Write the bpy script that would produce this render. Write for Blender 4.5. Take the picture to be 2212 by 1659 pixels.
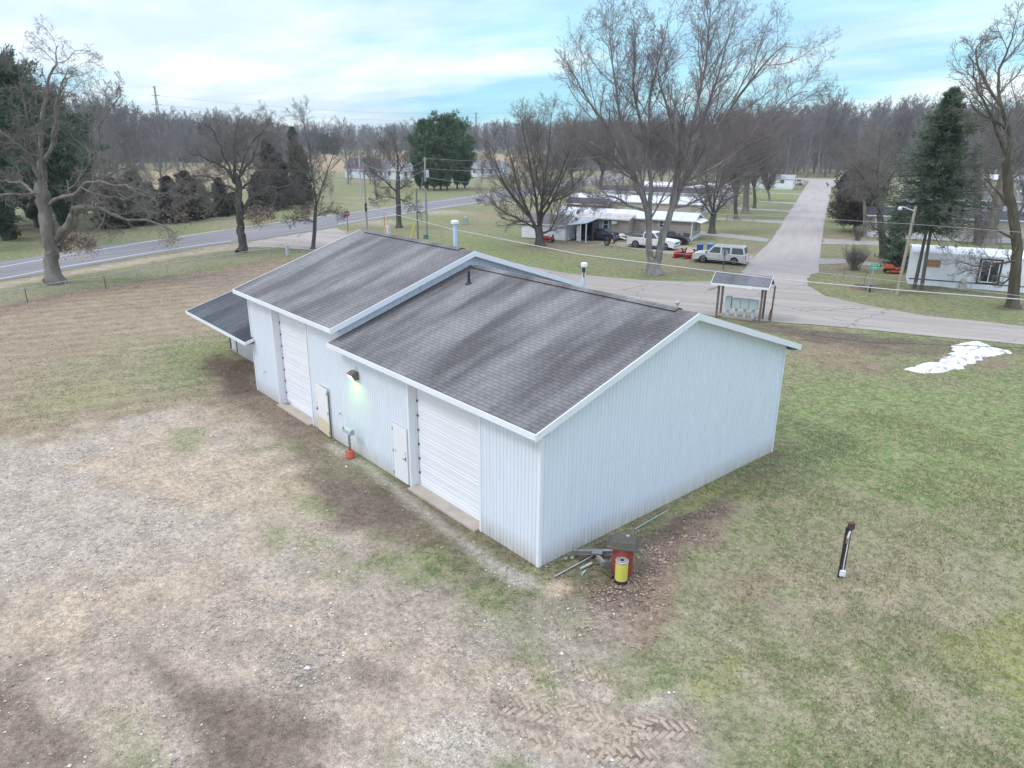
import bpy, bmesh, math, random
import numpy as np
from mathutils import Vector, Matrix
SC = bpy.context.scene
for o in list(bpy.data.objects): bpy.data.objects.remove(o)
R = math.radians
# ------------------------------------------------------------------ camera
CAM = np.array([12.569, -11.930, 11.302])
F, PITCH, YAW, ROLL = 1553.64, R(18.823), R(49.05), R(0.394)      # focal length in units of a 2212 wide frame
fw = np.array([-math.sin(YAW)*math.cos(PITCH), math.cos(YAW)*math.cos(PITCH), -math.sin(PITCH)])
rt0 = np.array([math.cos(YAW), math.sin(YAW), 0.0]); up0 = np.cross(rt0, fw)
rt = math.cos(ROLL)*rt0 + math.sin(ROLL)*up0; up = -math.sin(ROLL)*rt0 + math.cos(ROLL)*up0
cd = bpy.data.cameras.new('camera'); cam = bpy.data.objects.new('camera', cd); SC.collection.objects.link(cam)
cd.sensor_width = 36.0; cd.lens = F/2212*36.0; cd.clip_start = 0.1; cd.clip_end = 6000
M4 = Matrix(((rt[0], up[0], -fw[0], CAM[0]), (rt[1], up[1], -fw[1], CAM[1]), (rt[2], up[2], -fw[2], CAM[2]), (0, 0, 0, 1)))
cam.matrix_world = M4; SC.camera = cam
# ------------------------------------------------------------------ world: bright overcast, cyan gaps
W = bpy.data.worlds.new('World'); SC.world = W; W.use_nodes = True
nt = W.node_tree; N = nt.nodes; LK = nt.links; N.clear()
def nn(t, **k):
    n = N.new(t)
    for a, b in k.items(): setattr(n, a, b)
    return n
SUN_EL, SUN_AZ = R(48), R(200)
sky = nn('ShaderNodeTexSky', sky_type='NISHITA', sun_disc=False, sun_elevation=SUN_EL, sun_rotation=SUN_AZ)
geo = nn('ShaderNodeTexCoord'); sep = nn('ShaderNodeSeparateXYZ'); LK.new(geo.outputs['Generated'], sep.inputs[0])
def mth(op, a, b=None, cl=False):
    n = nn('ShaderNodeMath', operation=op, use_clamp=cl)
    for i, v in enumerate((a, b)):
        if v is None: continue
        if isinstance(v, (int, float)): n.inputs[i].default_value = v
        else: LK.new(v, n.inputs[i])
    return n.outputs[0]
zz = mth('MAXIMUM', sep.outputs[2], 0.0)
zd = mth('ADD', zz, 0.10)
comb = nn('ShaderNodeCombineXYZ')
LK.new(mth('DIVIDE', sep.outputs[0], zd), comb.inputs[0]); LK.new(mth('DIVIDE', sep.outputs[1], zd), comb.inputs[1])
def wnoise(scale, det, rough, off):
    mp = nn('ShaderNodeMapping'); mp.inputs['Location'].default_value = off
    mp.inputs['Rotation'].default_value = (0, 0, -YAW); mp.inputs['Scale'].default_value = (0.55, 1.0, 1)
    LK.new(comb.outputs[0], mp.inputs[0])
    n = nn('ShaderNodeTexNoise'); n.inputs['Scale'].default_value = scale; n.inputs['Detail'].default_value = det
    n.inputs['Roughness'].default_value = rough; LK.new(mp.outputs[0], n.inputs['Vector']); return n.outputs['Fac']
n1 = wnoise(0.50, 8, .52, (3.1, 1.7, 0)); n2 = wnoise(1.3, 8, .55, (9.4, 4.2, 0))
nsum = mth('ADD', mth('MULTIPLY', n1, .72), mth('MULTIPLY', n2, .28))
# the open gaps lie towards the right (north-east) side of the sky
side = nn('ShaderNodeVectorMath', operation='DOT_PRODUCT'); LK.new(geo.outputs['Generated'], side.inputs[0]); side.inputs[1].default_value = tuple(rt0)
cov = mth('ADD', nsum, mth('MULTIPLY', side.outputs['Value'], -0.10))
ramp = nn('ShaderNodeValToRGB'); LK.new(cov, ramp.inputs[0]); cr = ramp.color_ramp
cr.elements[0].position = .415; cr.elements[0].color = (.24, .66, .85, 1)
cr.elements[1].position = .55; cr.elements[1].color = (.88, .945, .99, 1)
for p, c in ((.455, (.38, .76, .89, 1)), (.495, (.62, .86, .95, 1))):
    e = cr.elements.new(p); e.color = c
n3 = wnoise(.85, 8, .52, (21.3, 8.8, 0))
bandf = mth('MULTIPLY', mth('SUBTRACT', mth('ADD', n3, mth('MULTIPLY', side.outputs['Value'], -.07)), .445), 7.0, True)
bm = nn('ShaderNodeMix', data_type='RGBA', blend_type='MULTIPLY'); LK.new(mth('MULTIPLY', bandf, .85), bm.inputs['Factor']); LK.new(ramp.outputs[0], bm.inputs[6]); bm.inputs[7].default_value = (.60, .74, .88, 1)
skm = nn('ShaderNodeMix', data_type='RGBA', blend_type='ADD'); skm.inputs['Factor'].default_value = 1.0
sks = nn('ShaderNodeMix', data_type='RGBA', blend_type='MULTIPLY'); sks.inputs['Factor'].default_value = 1.0
LK.new(sky.outputs[0], sks.inputs[6]); sks.inputs[7].default_value = (.05, .05, .05, 1)
LK.new(bm.outputs[2], skm.inputs[6]); LK.new(sks.outputs[2], skm.inputs[7])
# an overcast sky is brighter overhead than at the horizon
zen = mth('ADD', .87, mth('MULTIPLY', mth('POWER', zz, 1.2), 1.15))
wh = nn('ShaderNodeMix', data_type='RGBA'); LK.new(mth('MULTIPLY', zz, 2.4, True), wh.inputs['Factor']); LK.new(skm.outputs[2], wh.inputs[6]); wh.inputs[7].default_value = (.73, .82, 1.0, 1)
bg = nn('ShaderNodeBackground'); LK.new(wh.outputs[2], bg.inputs[0]); LK.new(zen, bg.inputs[1])
wo = nn('ShaderNodeOutputWorld'); LK.new(bg.outputs[0], wo.inputs[0])
sd = bpy.data.lights.new('sun', 'SUN'); sd.energy = 1.1; sd.angle = R(12); sd.color = (1, .95, .88)
so = bpy.data.objects.new('sun', sd); SC.collection.objects.link(so)
sdir = Vector((math.sin(SUN_AZ)*math.cos(SUN_EL), math.cos(SUN_AZ)*math.cos(SUN_EL), math.sin(SUN_EL)))
so.rotation_euler = sdir.to_track_quat('Z', 'Y').to_euler(); so.location = (0, 0, 60)
SC.view_settings.view_transform = 'Standard'; SC.view_settings.look = 'None'; SC.view_settings.exposure = 0.14
SC.view_settings.gamma = 1; SC.view_settings.use_curve_mapping = False
SC.render.engine = 'CYCLES'
SC.cycles.max_bounces = 5; SC.cycles.diffuse_bounces = 3; SC.cycles.transparent_max_bounces = 8

# ------------------------------------------------------------------ helpers
def ray(px, py): return fw + rt*(px-1106)/F - up*(py-829.5)/F
def at(px, py, z=0.0):                       # the spot on the ground (or at height z) seen at that place of the photograph
    d = ray(px, py); return Vector(CAM + d*((z-CAM[2])/d[2]))
def pj(P):
    P = np.asarray(P, float) - CAM; z = P@fw; return 1106+F*(P@rt)/z, 829.5-F*(P@up)/z
def hgt(b, py):                              # height at which a vertical over b reaches that picture row
    lo, hi = 0.0, 80.0
    for _ in range(40):
        m = (lo+hi)/2
        if pj((b[0], b[1], m))[1] > py: lo = m
        else: hi = m
    return m
def link(o):
    SC.collection.objects.link(o); return o
def tag(o, label=None, cat=None, group=None, kind=None):
    if label: o['label'] = label
    if cat: o['category'] = cat
    if group: o['group'] = group
    if kind: o['kind'] = kind
    return o
def thing(name, label, cat, loc=(0, 0, 0), rz=0.0, group=None):
    o = link(bpy.data.objects.new(name, None)); o.location = loc; o.rotation_euler = (0, 0, rz); o.empty_display_size = .3
    return tag(o, label, cat, group)
def dup(root, loc=None, rz=None, label=None, scale=None):
    def cp(o, par):
        c = link(o.copy()); c.parent = par
        for ch in o.children: cp(ch, c)
        return c
    r = cp(root, None)
    if loc is not None: r.location = loc
    if rz is not None: r.rotation_euler = (0, 0, rz)
    if scale is not None: r.scale = scale if hasattr(scale, '__len__') else (scale,)*3
    if label: r['label'] = label
    return r
class MB:
    def __init__(s): s.v = []; s.f = []; s.m = []; s.mats = []
    def mi(s, mat):
        if mat is None: return 0
        if mat not in s.mats: s.mats.append(mat)
        return s.mats.index(mat)
    def add(s, vs, fs, mat=None):
        b = len(s.v); s.v += [tuple(v) for v in vs]; s.f += [tuple(i+b for i in f) for f in fs]; s.m += [s.mi(mat)]*len(fs); return s
    def box(s, c, d, rz=0.0, mat=None, top=1.0):
        x, y, z = d[0]/2, d[1]/2, d[2]/2; cs, sn = math.cos(rz), math.sin(rz); vs = []
        for sz in (-1, 1):
            k = top if sz > 0 else 1
            for sx, sy in ((-1, -1), (1, -1), (1, 1), (-1, 1)):
                a, b = sx*x*k, sy*y*k
                vs.append((c[0]+a*cs-b*sn, c[1]+a*sn+b*cs, c[2]+sz*z))
        return s.add(vs, [(3, 2, 1, 0), (4, 5, 6, 7), (0, 1, 5, 4), (1, 2, 6, 5), (2, 3, 7, 6), (3, 0, 4, 7)], mat)
    def beam(s, p, q, w, h, mat=None, roll=None):
        p, q = Vector(p), Vector(q); d = (q-p).normalized(); a = Vector((0, 0, 1)) if abs(d.z) < .95 else Vector((1, 0, 0))
        sx = d.cross(a).normalized(); sz = sx.cross(d).normalized(); vs = []
        for e in (p, q):
            for u, v in ((-1, -1), (1, -1), (1, 1), (-1, 1)): vs.append(e+sx*u*w/2+sz*v*h/2)
        return s.add(vs, [(3, 2, 1, 0), (4, 5, 6, 7), (0, 1, 5, 4), (1, 2, 6, 5), (2, 3, 7, 6), (3, 0, 4, 7)], mat)
    def tube(s, pts, rad, n=8, mat=None, cap=True):
        pts = [Vector(p) for p in pts]; k = len(pts)
        if not hasattr(rad, '__len__'): rad = [rad]*k
        vs = []; ref = None
        for i in range(k):
            d = (pts[min(i+1, k-1)]-pts[max(i-1, 0)]).normalized()
            if ref is None: ref = Vector((0, 0, 1)) if abs(d.z) < .9 else Vector((1, 0, 0))
            a = d.cross(ref).normalized(); b = a.cross(d).normalized(); ref = b
            for j in range(n):
                t = 2*math.pi*j/n; vs.append(pts[i]+(a*math.cos(t)+b*math.sin(t))*rad[i])
        fs = [(i*n+j, i*n+(j+1) % n, (i+1)*n+(j+1) % n, (i+1)*n+j) for i in range(k-1) for j in range(n)]
        if cap: fs += [tuple(range(n))[::-1], tuple(range((k-1)*n, k*n))]
        return s.add(vs, fs, mat)
    def lathe(s, c, prof, n=20, mat=None):      # prof [(r,z)...] round the vertical through c
        vs = []; fs = []
        for r, z in prof:
            for j in range(n):
                t = 2*math.pi*j/n; vs.append((c[0]+r*math.cos(t), c[1]+r*math.sin(t), c[2]+z))
        for i in range(len(prof)-1):
            for j in range(n): fs.append((i*n+j, i*n+(j+1) % n, (i+1)*n+(j+1) % n, (i+1)*n+j))
        fs += [tuple(range(n))[::-1], tuple(range((len(prof)-1)*n, len(prof)*n))]
        return s.add(vs, fs, mat)
    def prism(s, poly, off, mat=None):          # planar polygon swept by the vector off
        n = len(poly); off = Vector(off); vs = [Vector(p) for p in poly]; vs += [p+off for p in vs]
        fs = [tuple(range(n))[::-1], tuple(range(n, 2*n))]+[(i, (i+1) % n, n+(i+1) % n, n+i) for i in range(n)]
        return s.add(vs, fs, mat)
    def build(s, name, mat=None, parent=None, loc=None, smooth=False, bevel=0.0, rz=None):
        me = bpy.data.meshes.new(name); me.from_pydata(s.v, [], s.f)
        mats = s.mats if s.mats else [mat]
        if s.mats and mat is not None and mat not in s.mats: mats = s.mats
        for m_ in mats: me.materials.append(m_)
        if len(mats) > 1: me.polygons.foreach_set('material_index', s.m)
        me.update()
        bm = bmesh.new(); bm.from_mesh(me); bmesh.ops.recalc_face_normals(bm, faces=bm.faces)
        if bevel: 
            bmesh.ops.bevel(bm, geom=list(bm.edges), offset=bevel, segments=2, affect='EDGES', profile=.6, clamp_overlap=True)
        bm.to_mesh(me); bm.free()
        if smooth: me.polygons.foreach_set('use_smooth', [True]*len(me.polygons))
        o = link(bpy.data.objects.new(name, me))
        if parent: o.parent = parent
        if loc is not None: o.location = loc
        if rz is not None: o.rotation_euler = (0, 0, rz)
        return o
def fastmesh(name, V, Fc, mat, parent=None, smooth=False, cols=None):
    """V (n,3) float, Fc (m,k) int, same k for all faces"""
    me = bpy.data.meshes.new(name); n, (m, k) = len(V), Fc.shape
    me.vertices.add(n); me.vertices.foreach_set('co', np.ascontiguousarray(V, np.float32).ravel())
    me.loops.add(m*k); me.loops.foreach_set('vertex_index', np.ascontiguousarray(Fc, np.int32).ravel())
    me.polygons.add(m); me.polygons.foreach_set('loop_start', np.arange(0, m*k, k, dtype=np.int32))
    if smooth: me.polygons.foreach_set('use_smooth', np.ones(m, bool))
    if cols is not None:
        for nm, c in cols.items():
            a = me.color_attributes.new(nm, 'FLOAT_COLOR', 'POINT')
            a.data.foreach_set('color', np.concatenate([c, np.ones((n, 1))], 1).astype(np.float32).ravel())
    me.update(); me.validate()
    me.materials.append(mat)
    o = link(bpy.data.objects.new(name, me))
    if parent: o.parent = parent
    return o

# ------------------------------------------------------------------ materials
def mat_base(name):
    m = bpy.data.materials.new(name); m.use_nodes = True; t = m.node_tree; b = t.nodes['Principled BSDF']; return m, t, b
def sinp(b, k, v): b.inputs[k].default_value = v
def M(name, col, rough=.8, var=.15, sc=3.0, bump=0.0, bsc=None, metal=0.0, stretch=(1, 1, 1), col2=None, spec=None, emit=None, thr=None, coord='Object'):
    m, t, b = mat_base(name); L = t.links
    tc = t.nodes.new('ShaderNodeTexCoord'); mp = t.nodes.new('ShaderNodeMapping'); mp.inputs['Scale'].default_value = stretch
    L.new(tc.outputs[coord], mp.inputs[0])
    n = t.nodes.new('ShaderNodeTexNoise'); n.inputs['Scale'].default_value = sc; n.inputs['Detail'].default_value = 6; n.inputs['Roughness'].default_value = .6
    L.new(mp.outputs[0], n.inputs['Vector'])
    r = t.nodes.new('ShaderNodeValToRGB'); L.new(n.outputs['Fac'], r.inputs[0])
    lo, hi = (thr if thr else (.32, .68)); r.color_ramp.elements[0].position = lo; r.color_ramp.elements[1].position = hi
    c2 = col2 if col2 else tuple(c*(1-var) for c in col); c1 = col if col2 else tuple(min(1, c*(1+var)) for c in col)
    r.color_ramp.elements[0].color = (*c2, 1); r.color_ramp.elements[1].color = (*c1, 1)
    L.new(r.outputs[0], b.inputs['Base Color'])
    sinp(b, 'Roughness', rough); sinp(b, 'Metallic', metal)
    if spec is not None: sinp(b, 'Specular IOR Level', spec)
    if bump:
        n2 = t.nodes.new('ShaderNodeTexNoise'); n2.inputs['Scale'].default_value = bsc or sc*4; n2.inputs['Detail'].default_value = 4
        L.new(mp.outputs[0], n2.inputs['Vector']); bp = t.nodes.new('ShaderNodeBump'); bp.inputs['Strength'].default_value = bump
        bp.inputs['Distance'].default_value = .02; L.new(n2.outputs['Fac'], bp.inputs['Height']); L.new(bp.outputs[0], b.inputs['Normal'])
    if emit: sinp(b, 'Emission Color', (*emit[:3], 1)); sinp(b, 'Emission Strength', emit[3])
    return m
def shingles(name, c_lo, c_hi, cmort, tw=.32, th=.14, streak=1.0, fleck=False):
    m, t, b = mat_base(name); L = t.links; nd = t.nodes
    tc = nd.new('ShaderNodeTexCoord')
    br = nd.new('ShaderNodeTexBrick'); br.offset = .5; br.inputs['Scale'].default_value = 1.0
    br.inputs['Brick Width'].default_value = tw; br.inputs['Row Height'].default_value = th; br.inputs['Mortar Size'].default_value = .012
    br.inputs['Mortar Smooth'].default_value = .3; br.inputs['Bias'].default_value = 0
    br.inputs['Color1'].default_value = (.92, .92, .92, 1); br.inputs['Color2'].default_value = (1.06, 1.06, 1.06, 1); br.inputs['Mortar'].default_value = (.54, .54, .54, 1)
    nz = nd.new('ShaderNodeTexNoise'); nz.inputs['Scale'].default_value = 2.2; nz.inputs['Detail'].default_value = 2; L.new(tc.outputs['Object'], nz.inputs['Vector'])
    dm = nd.new('ShaderNodeVectorMath'); dm.operation = 'MULTIPLY_ADD'; L.new(nz.outputs['Color'], dm.inputs[0]); dm.inputs[1].default_value = (.03, .03, 0); L.new(tc.outputs['Object'], dm.inputs[2])
    L.new(dm.outputs[0], br.inputs['Vector'])
    mp = nd.new('ShaderNodeMapping'); mp.inputs['Scale'].default_value = (.55, .12, .12); mp.inputs['Rotation'].default_value = (0, 0, R(8)); L.new(tc.outputs['Object'], mp.inputs[0])
    n1_ = nd.new('ShaderNodeTexNoise'); n1_.inputs['Scale'].default_value = 1.5; n1_.inputs['Detail'].default_value = 4; n1_.inputs['Roughness'].default_value = .55; L.new(mp.outputs[0], n1_.inputs['Vector'])
    rp = nd.new('ShaderNodeValToRGB'); L.new(n1_.outputs['Fac'], rp.inputs[0])
    rp.color_ramp.elements[0].position = .38; rp.color_ramp.elements[0].color = (*c_lo, 1); rp.color_ramp.elements[1].position = .64; rp.color_ramp.elements[1].color = (*c_hi, 1)
    mx = nd.new('ShaderNodeMix'); mx.data_type = 'RGBA'; mx.blend_type = 'MULTIPLY'; mx.inputs['Factor'].default_value = 1
    L.new(rp.outputs[0], mx.inputs[6]); L.new(br.outputs['Color'], mx.inputs[7])
    fine = nd.new('ShaderNodeTexNoise'); fine.inputs['Scale'].default_value = 45; fine.inputs['Detail'].default_value = 3; L.new(tc.outputs['Object'], fine.inputs['Vector'])
    mr = nd.new('ShaderNodeMapRange'); L.new(fine.outputs['Fac'], mr.inputs[0]); mr.inputs[3].default_value = .78; mr.inputs[4].default_value = 1.22
    m2 = nd.new('ShaderNodeMix'); m2.data_type = 'RGBA'; m2.blend_type = 'MULTIPLY'; m2.inputs['Factor'].default_value = 1; L.new(mx.outputs[2], m2.inputs[6]); L.new(mr.outputs[0], m2.inputs[7])
    out = m2.outputs[2]
    if fleck:
        mp2 = nd.new('ShaderNodeMapping'); mp2.inputs['Scale'].default_value = (5, 14, 5); L.new(tc.outputs['Object'], mp2.inputs[0])
        v = nd.new('ShaderNodeTexNoise'); v.inputs['Scale'].default_value = 1.3; v.inputs['Detail'].default_value = 3; L.new(mp2.outputs[0], v.inputs['Vector'])
        big = nd.new('ShaderNodeTexNoise'); big.inputs['Scale'].default_value = .28; L.new(tc.outputs['Object'], big.inputs['Vector'])
        ad = nd.new('ShaderNodeMath'); ad.operation = 'ADD'; L.new(v.outputs['Fac'], ad.inputs[0]); L.new(big.outputs['Fac'], ad.inputs[1])
        st = nd.new('ShaderNodeMapRange'); L.new(ad.outputs[0], st.inputs[0]); st.inputs[1].default_value = 1.30; st.inputs[2].default_value = 1.38
        m3 = nd.new('ShaderNodeMix'); m3.data_type = 'RGBA'; L.new(st.outputs[0], m3.inputs['Factor']); L.new(out, m3.inputs[6]); m3.inputs[7].default_value = (.5, .5, .52, 1); out = m3.outputs[2]
    L.new(out, b.inputs['Base Color']); sinp(b, 'Roughness', .93); sinp(b, 'Specular IOR Level', .25)
    bp = nd.new('ShaderNodeBump'); bp.inputs['Strength'].default_value = .5; bp.inputs['Distance'].default_value = .012; L.new(br.outputs['Fac'], bp.inputs['Height']); bp.invert = True; L.new(bp.outputs[0], b.inputs['Normal'])
    return m
# ------------------------------------------------------------------ ground: one sheet, its soil zones kept as vertex colours of the sheet
rng = np.random.default_rng(7)
def fbm(x, y, s, seed, octv=4):
    r = np.random.default_rng(seed); out = 0; amp = 1; tot = 0
    for o in range(octv):
        g = r.random((64, 64)); u = x/s*2**o+13.7*o; v = y/s*2**o+7.3*o
        i = np.floor(u).astype(int); j = np.floor(v).astype(int); a = u-i; b = v-j; a = a*a*(3-2*a); b = b*b*(3-2*b)
        q = lambda p, k: g[p % 64, k % 64]
        out = out+amp*(q(i, j)*(1-a)*(1-b)+q(i+1, j)*a*(1-b)+q(i, j+1)*(1-a)*b+q(i+1, j+1)*a*b); tot += amp; amp *= .55
    return out/tot-.5
def sdpoly(px, py, poly):
    d = np.full(px.shape, 1e9); inside = np.zeros(px.shape, bool); n = len(poly)
    for i in range(n):
        (ax, ay), (bx, by) = poly[i], poly[(i+1) % n]; ex, ey = bx-ax, by-ay
        t = np.clip(((px-ax)*ex+(py-ay)*ey)/(ex*ex+ey*ey+1e-9), 0, 1)
        d = np.minimum(d, np.hypot(px-ax-t*ex, py-ay-t*ey))
        c = ((ay > py) != (by > py)) & (px < (bx-ax)*(py-ay)/((by-ay)+1e-12)+ax); inside ^= c
    return np.where(inside, -d, d)
def sdline(px, py, pts):
    d = np.full(px.shape, 1e9)
    for (ax, ay), (bx, by) in zip(pts, pts[1:]):
        ex, ey = bx-ax, by-ay; t = np.clip(((px-ax)*ex+(py-ay)*ey)/(ex*ex+ey*ey+1e-9), 0, 1)
        d = np.minimum(d, np.hypot(px-ax-t*ex, py-ay-t*ey))
    return d
def g2(pts): return [tuple(at(*p)[:2]) for p in pts]
xs = np.concatenate([-np.geomspace(2600, 66.5, 46), np.arange(-66, 26.1, .2), np.geomspace(27, 900, 26)])
ys = np.concatenate([-np.geomspace(600, 16.5, 22), np.arange(-16, 62.1, .2), np.geomspace(63, 2600, 60)])
GX, GY = np.meshgrid(xs, ys, indexing='ij'); X = GX.ravel(); Y = GY.ravel()
PAL = dict(straw=(.330, .265, .180), green=(.195, .225, .098), bright=(.160, .235, .072), gravel=(.43, .375, .31), sand=(.48, .37, .26), dirt=(.135, .10, .078),
           leaf=(.27, .195, .145), white=(.49, .435, .36), moss=(.29, .30, .085), olive=(.255, .235, .145), field=(.42, .30, .19), tan=(.445, .36, .275), grey=(.36, .30, .24))
TYP = dict(straw=(0, .8, .12), green=(0, 1, .1), bright=(0, 1, .03), gravel=(1, 0, 0), sand=(.45, .05, 0), dirt=(.15, .1, .3), leaf=(0, .3, 1), white=(1, .05, 0), moss=(.1, 1, .05),
           olive=(0, 1, .1), field=(0, .6, 0), tan=(.55, .25, .05), grey=(.7, .1, .1))
nA, nB, nC, nD = fbm(X, Y, 9, 1), fbm(X, Y, 2.6, 2), fbm(X, Y, 22, 3), fbm(X, Y, .8, 4, 3)
col = np.zeros((len(X), 3)); typ = np.zeros((len(X), 3))
far_ = np.clip((nA*1.1+nC*1.1+.5), 0, 1)[:, None]
far_ = np.clip(far_[:, 0]+nB*1.2+fbm(X, Y, 5, 9)*1.5, 0, 1)[:, None]; col[:] = np.array((.140, .195, .068))*far_+np.array((.235, .215, .125))*(1-far_); typ[:] = TYP['green']
def lay(kind, w):
    global col, typ
    w = np.clip(w, 0, 1)[:, None]; col = col*(1-w)+np.array(PAL[kind])*w; typ = typ*(1-w)+np.array(TYP[kind])*w
def zone(kind, pts, soft=1.0, k=1.0, na=1.4, nb=1.3, nd=1.6, sub=0.0):
    sdv = sdpoly(X, Y, g2(pts))+(nA*na*2+nB*nb*2+nD*nd*2)*soft
    w = np.clip(.5-sdv/(2*soft), 0, 1); w = w*w*(3-2*w)*k
    if sub: w = w*np.clip(.5+sub*(nB*3+nD*2), 0, 1)
    lay(kind, w)
def strip(kind, pts, wid, soft=.3, k=1.0):
    sdv = sdline(X, Y, g2(pts))-wid/2+(nB*1.2+nD*1.6)*soft; lay(kind, np.clip(.5-sdv/(2*soft), 0, 1)*k)
zone('field', [(600, 333), (1290, 335), (1290, 352), (1000, 372), (760, 372), (600, 362)], 12, .9)
zone('field', [(300, 360), (520, 356), (540, 385), (450, 402), (300, 400)], 5, .8)
zone('tan', [(700, 440), (790, 420), (850, 432), (790, 455), (700, 452)], 3, .5)
# the lawn behind and left of the building: pinkish straw, some green
LAWN = [(-400, 640), (0, 655), (300, 605), (620, 560), (760, 570), (800, 700), (700, 900), (560, 960), (300, 930), (0, 990), (-500, 1060)]
zone('straw', LAWN, 1.2); zone('leaf', LAWN, 1.5, .42, 2, 3, 2, .8)
zone('olive', [(60, 780), (220, 740), (470, 730), (520, 760), (470, 850), (300, 900), (60, 900)], 1.5, .75, 2, 2)
zone('bright', [(400, 745), (500, 740), (505, 800), (420, 820), (330, 800)], 1.0, .55, 2, 2)
zone('moss', [(100, 850), (250, 830), (240, 880), (120, 900)], .8, .35)
strip('leaf', [(-300, 720), (0, 672), (150, 640), (300, 615), (450, 592), (600, 566), (700, 565)], 3.2, 1.0, .8)
strip('dirt', [(-100, 684), (0, 664), (150, 633), (300, 608), (420, 588)], .9, .5, .45)
strip('olive', [(-300, 690), (0, 641), (150, 614), (400, 572), (600, 548)], 2.2, .8, .6)
strip('tan', [(-400, 690), (0, 616), (130, 594), (360, 555), (512, 533), (560, 527), (640, 520)], 2.4, .5, .9)
strip('tan', [(730, 497), (797, 483), (877, 469), (1100, 437), (1250, 410)], 2.6, .6, .85)
# the parking area
LOT = [(-400, 960), (0, 985), (200, 920), (420, 880), (560, 900), (640, 960), (720, 1030), (800, 1120), (900, 1210), (1060, 1310), (1160, 1400), (1330, 1430), (1500, 1480), (1620, 1620), (1700, 1800), (-400, 1900)]
zone('tan', LOT, 1.2, 1.0, 2, 2)
zone('grey', [(640, 1000), (900, 1210), (1160, 1400), (900, 1500), (600, 1350), (560, 1100)], 1.2, .55, 2, 2)
zone('gravel', [(-400, 1000), (200, 960), (420, 985), (520, 1060), (480, 1170), (250, 1240), (0, 1300), (-400, 1330)], 1.6, .62, 2, 3)
zone('gravel', [(500, 1180), (700, 1200), (720, 1340), (560, 1330)], .8, .5, 2, 3)
zone('sand', [(330, 960), (640, 1020), (700, 1100), (620, 1130), (420, 1070), (250, 1040)], 1.0, .7, 2, 3)
zone('sand', [(0, 1290), (350, 1240), (560, 1270), (560, 1350), (330, 1370), (0, 1360)], 1.0, .7, 2, 3)
zone('dirt', [(-300, 1480), (60, 1440), (190, 1520), (240, 1700), (-300, 1800)], .6, .68, 1, 2)
zone('dirt', [(280, 1400), (420, 1440), (640, 1500), (730, 1560), (700, 1700), (480, 1720), (400, 1560)], .5, .78, 1, 1.5, 1)
strip('dirt', [(270, 1395), (360, 1450), (430, 1540), (480, 1640), (500, 1700)], .5, .4, .6)
zone('grey', [(240, 1300), (560, 1280), (700, 1450), (740, 1560), (520, 1500), (300, 1420)], .7, .6, 1, 2)
strip('bright', [(250, 1560), (300, 1640), (320, 1760)], .6, .4, .3)
strip('grey', [(210, 1330), (330, 1460), (420, 1600), (450, 1700)], .45, .25, .7)
strip('dirt', [(300, 1400), (370, 1480), (430, 1560), (470, 1680)], .16, .12, .65)
zone('white', [(880, 1480), (1000, 1440), (1200, 1500), (1500, 1480), (1560, 1660), (1500, 1800), (700, 1800), (760, 1560)], .8, .6, 2, 3)
zone('sand', [(780, 1380), (950, 1420), (1100, 1470), (1500, 1560), (1450, 1640), (1000, 1600)], .6, .6, 2, 3)
zone('dirt', [(740, 1440), (860, 1410), (920, 1460), (850, 1510), (770, 1490)], .35, .5, 1, 2)
strip('dirt', [(1085, 1520), (1300, 1545), (1530, 1585)], .5, .25, .5); strip('dirt', [(1100, 1590), (1300, 1620), (1500, 1650)], .5, .25, .5); strip('dirt', [(1240, 1650), (1400, 1580), (1520, 1520)], .45, .25, .4)
# soil in front of the doors
zone('dirt', [(560, 830), (640, 880), (800, 960), (960, 1080), (1130, 1215), (1180, 1300), (1000, 1260), (860, 1190), (740, 1130), (620, 960), (480, 850), (470, 770), (540, 780)], .7, .62, 1, 2, 1)
zone('dirt', [(460, 765), (545, 790), (560, 850), (500, 850), (450, 800)], .5, .8)
zone('leaf', [(560, 850), (700, 905), (760, 960), (700, 985), (560, 900)], .5, .6, 1, 2, 1, .6)
zone('dirt', [(690, 1020), (860, 1060), (900, 1130), (770, 1130), (700, 1090)], .5, .6, 1, 2, 1)
zone('bright', [(900, 1250), (1000, 1240), (1130, 1320), (1080, 1370), (960, 1340)], .5, .55, 1, 2, 1, .5)
zone('green', [(1010, 1160), (1110, 1220), (1160, 1285), (1090, 1285), (1000, 1220)], .35, .6, 1, 2, 1)
for q in ([(380, 930), (430, 925), (420, 970), (385, 965)], [(620, 1065), (690, 1080), (720, 1110), (650, 1110)], [(640, 1150), (700, 1160), (720, 1200), (650, 1200)], [(570, 1130), (620, 1140), (600, 1200), (570, 1190)]):
    zone('bright', q, .35, .45, 1, 1, 1)
strip('gravel', [(715, 962), (760, 985), (850, 1052), (960, 1140), (1060, 1215), (1120, 1255), (1150, 1265)], .42, .16, .95)
zone('gravel', [(1090, 1225), (1165, 1245), (1175, 1275), (1110, 1270)], .15, .95, .3, .5)
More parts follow.
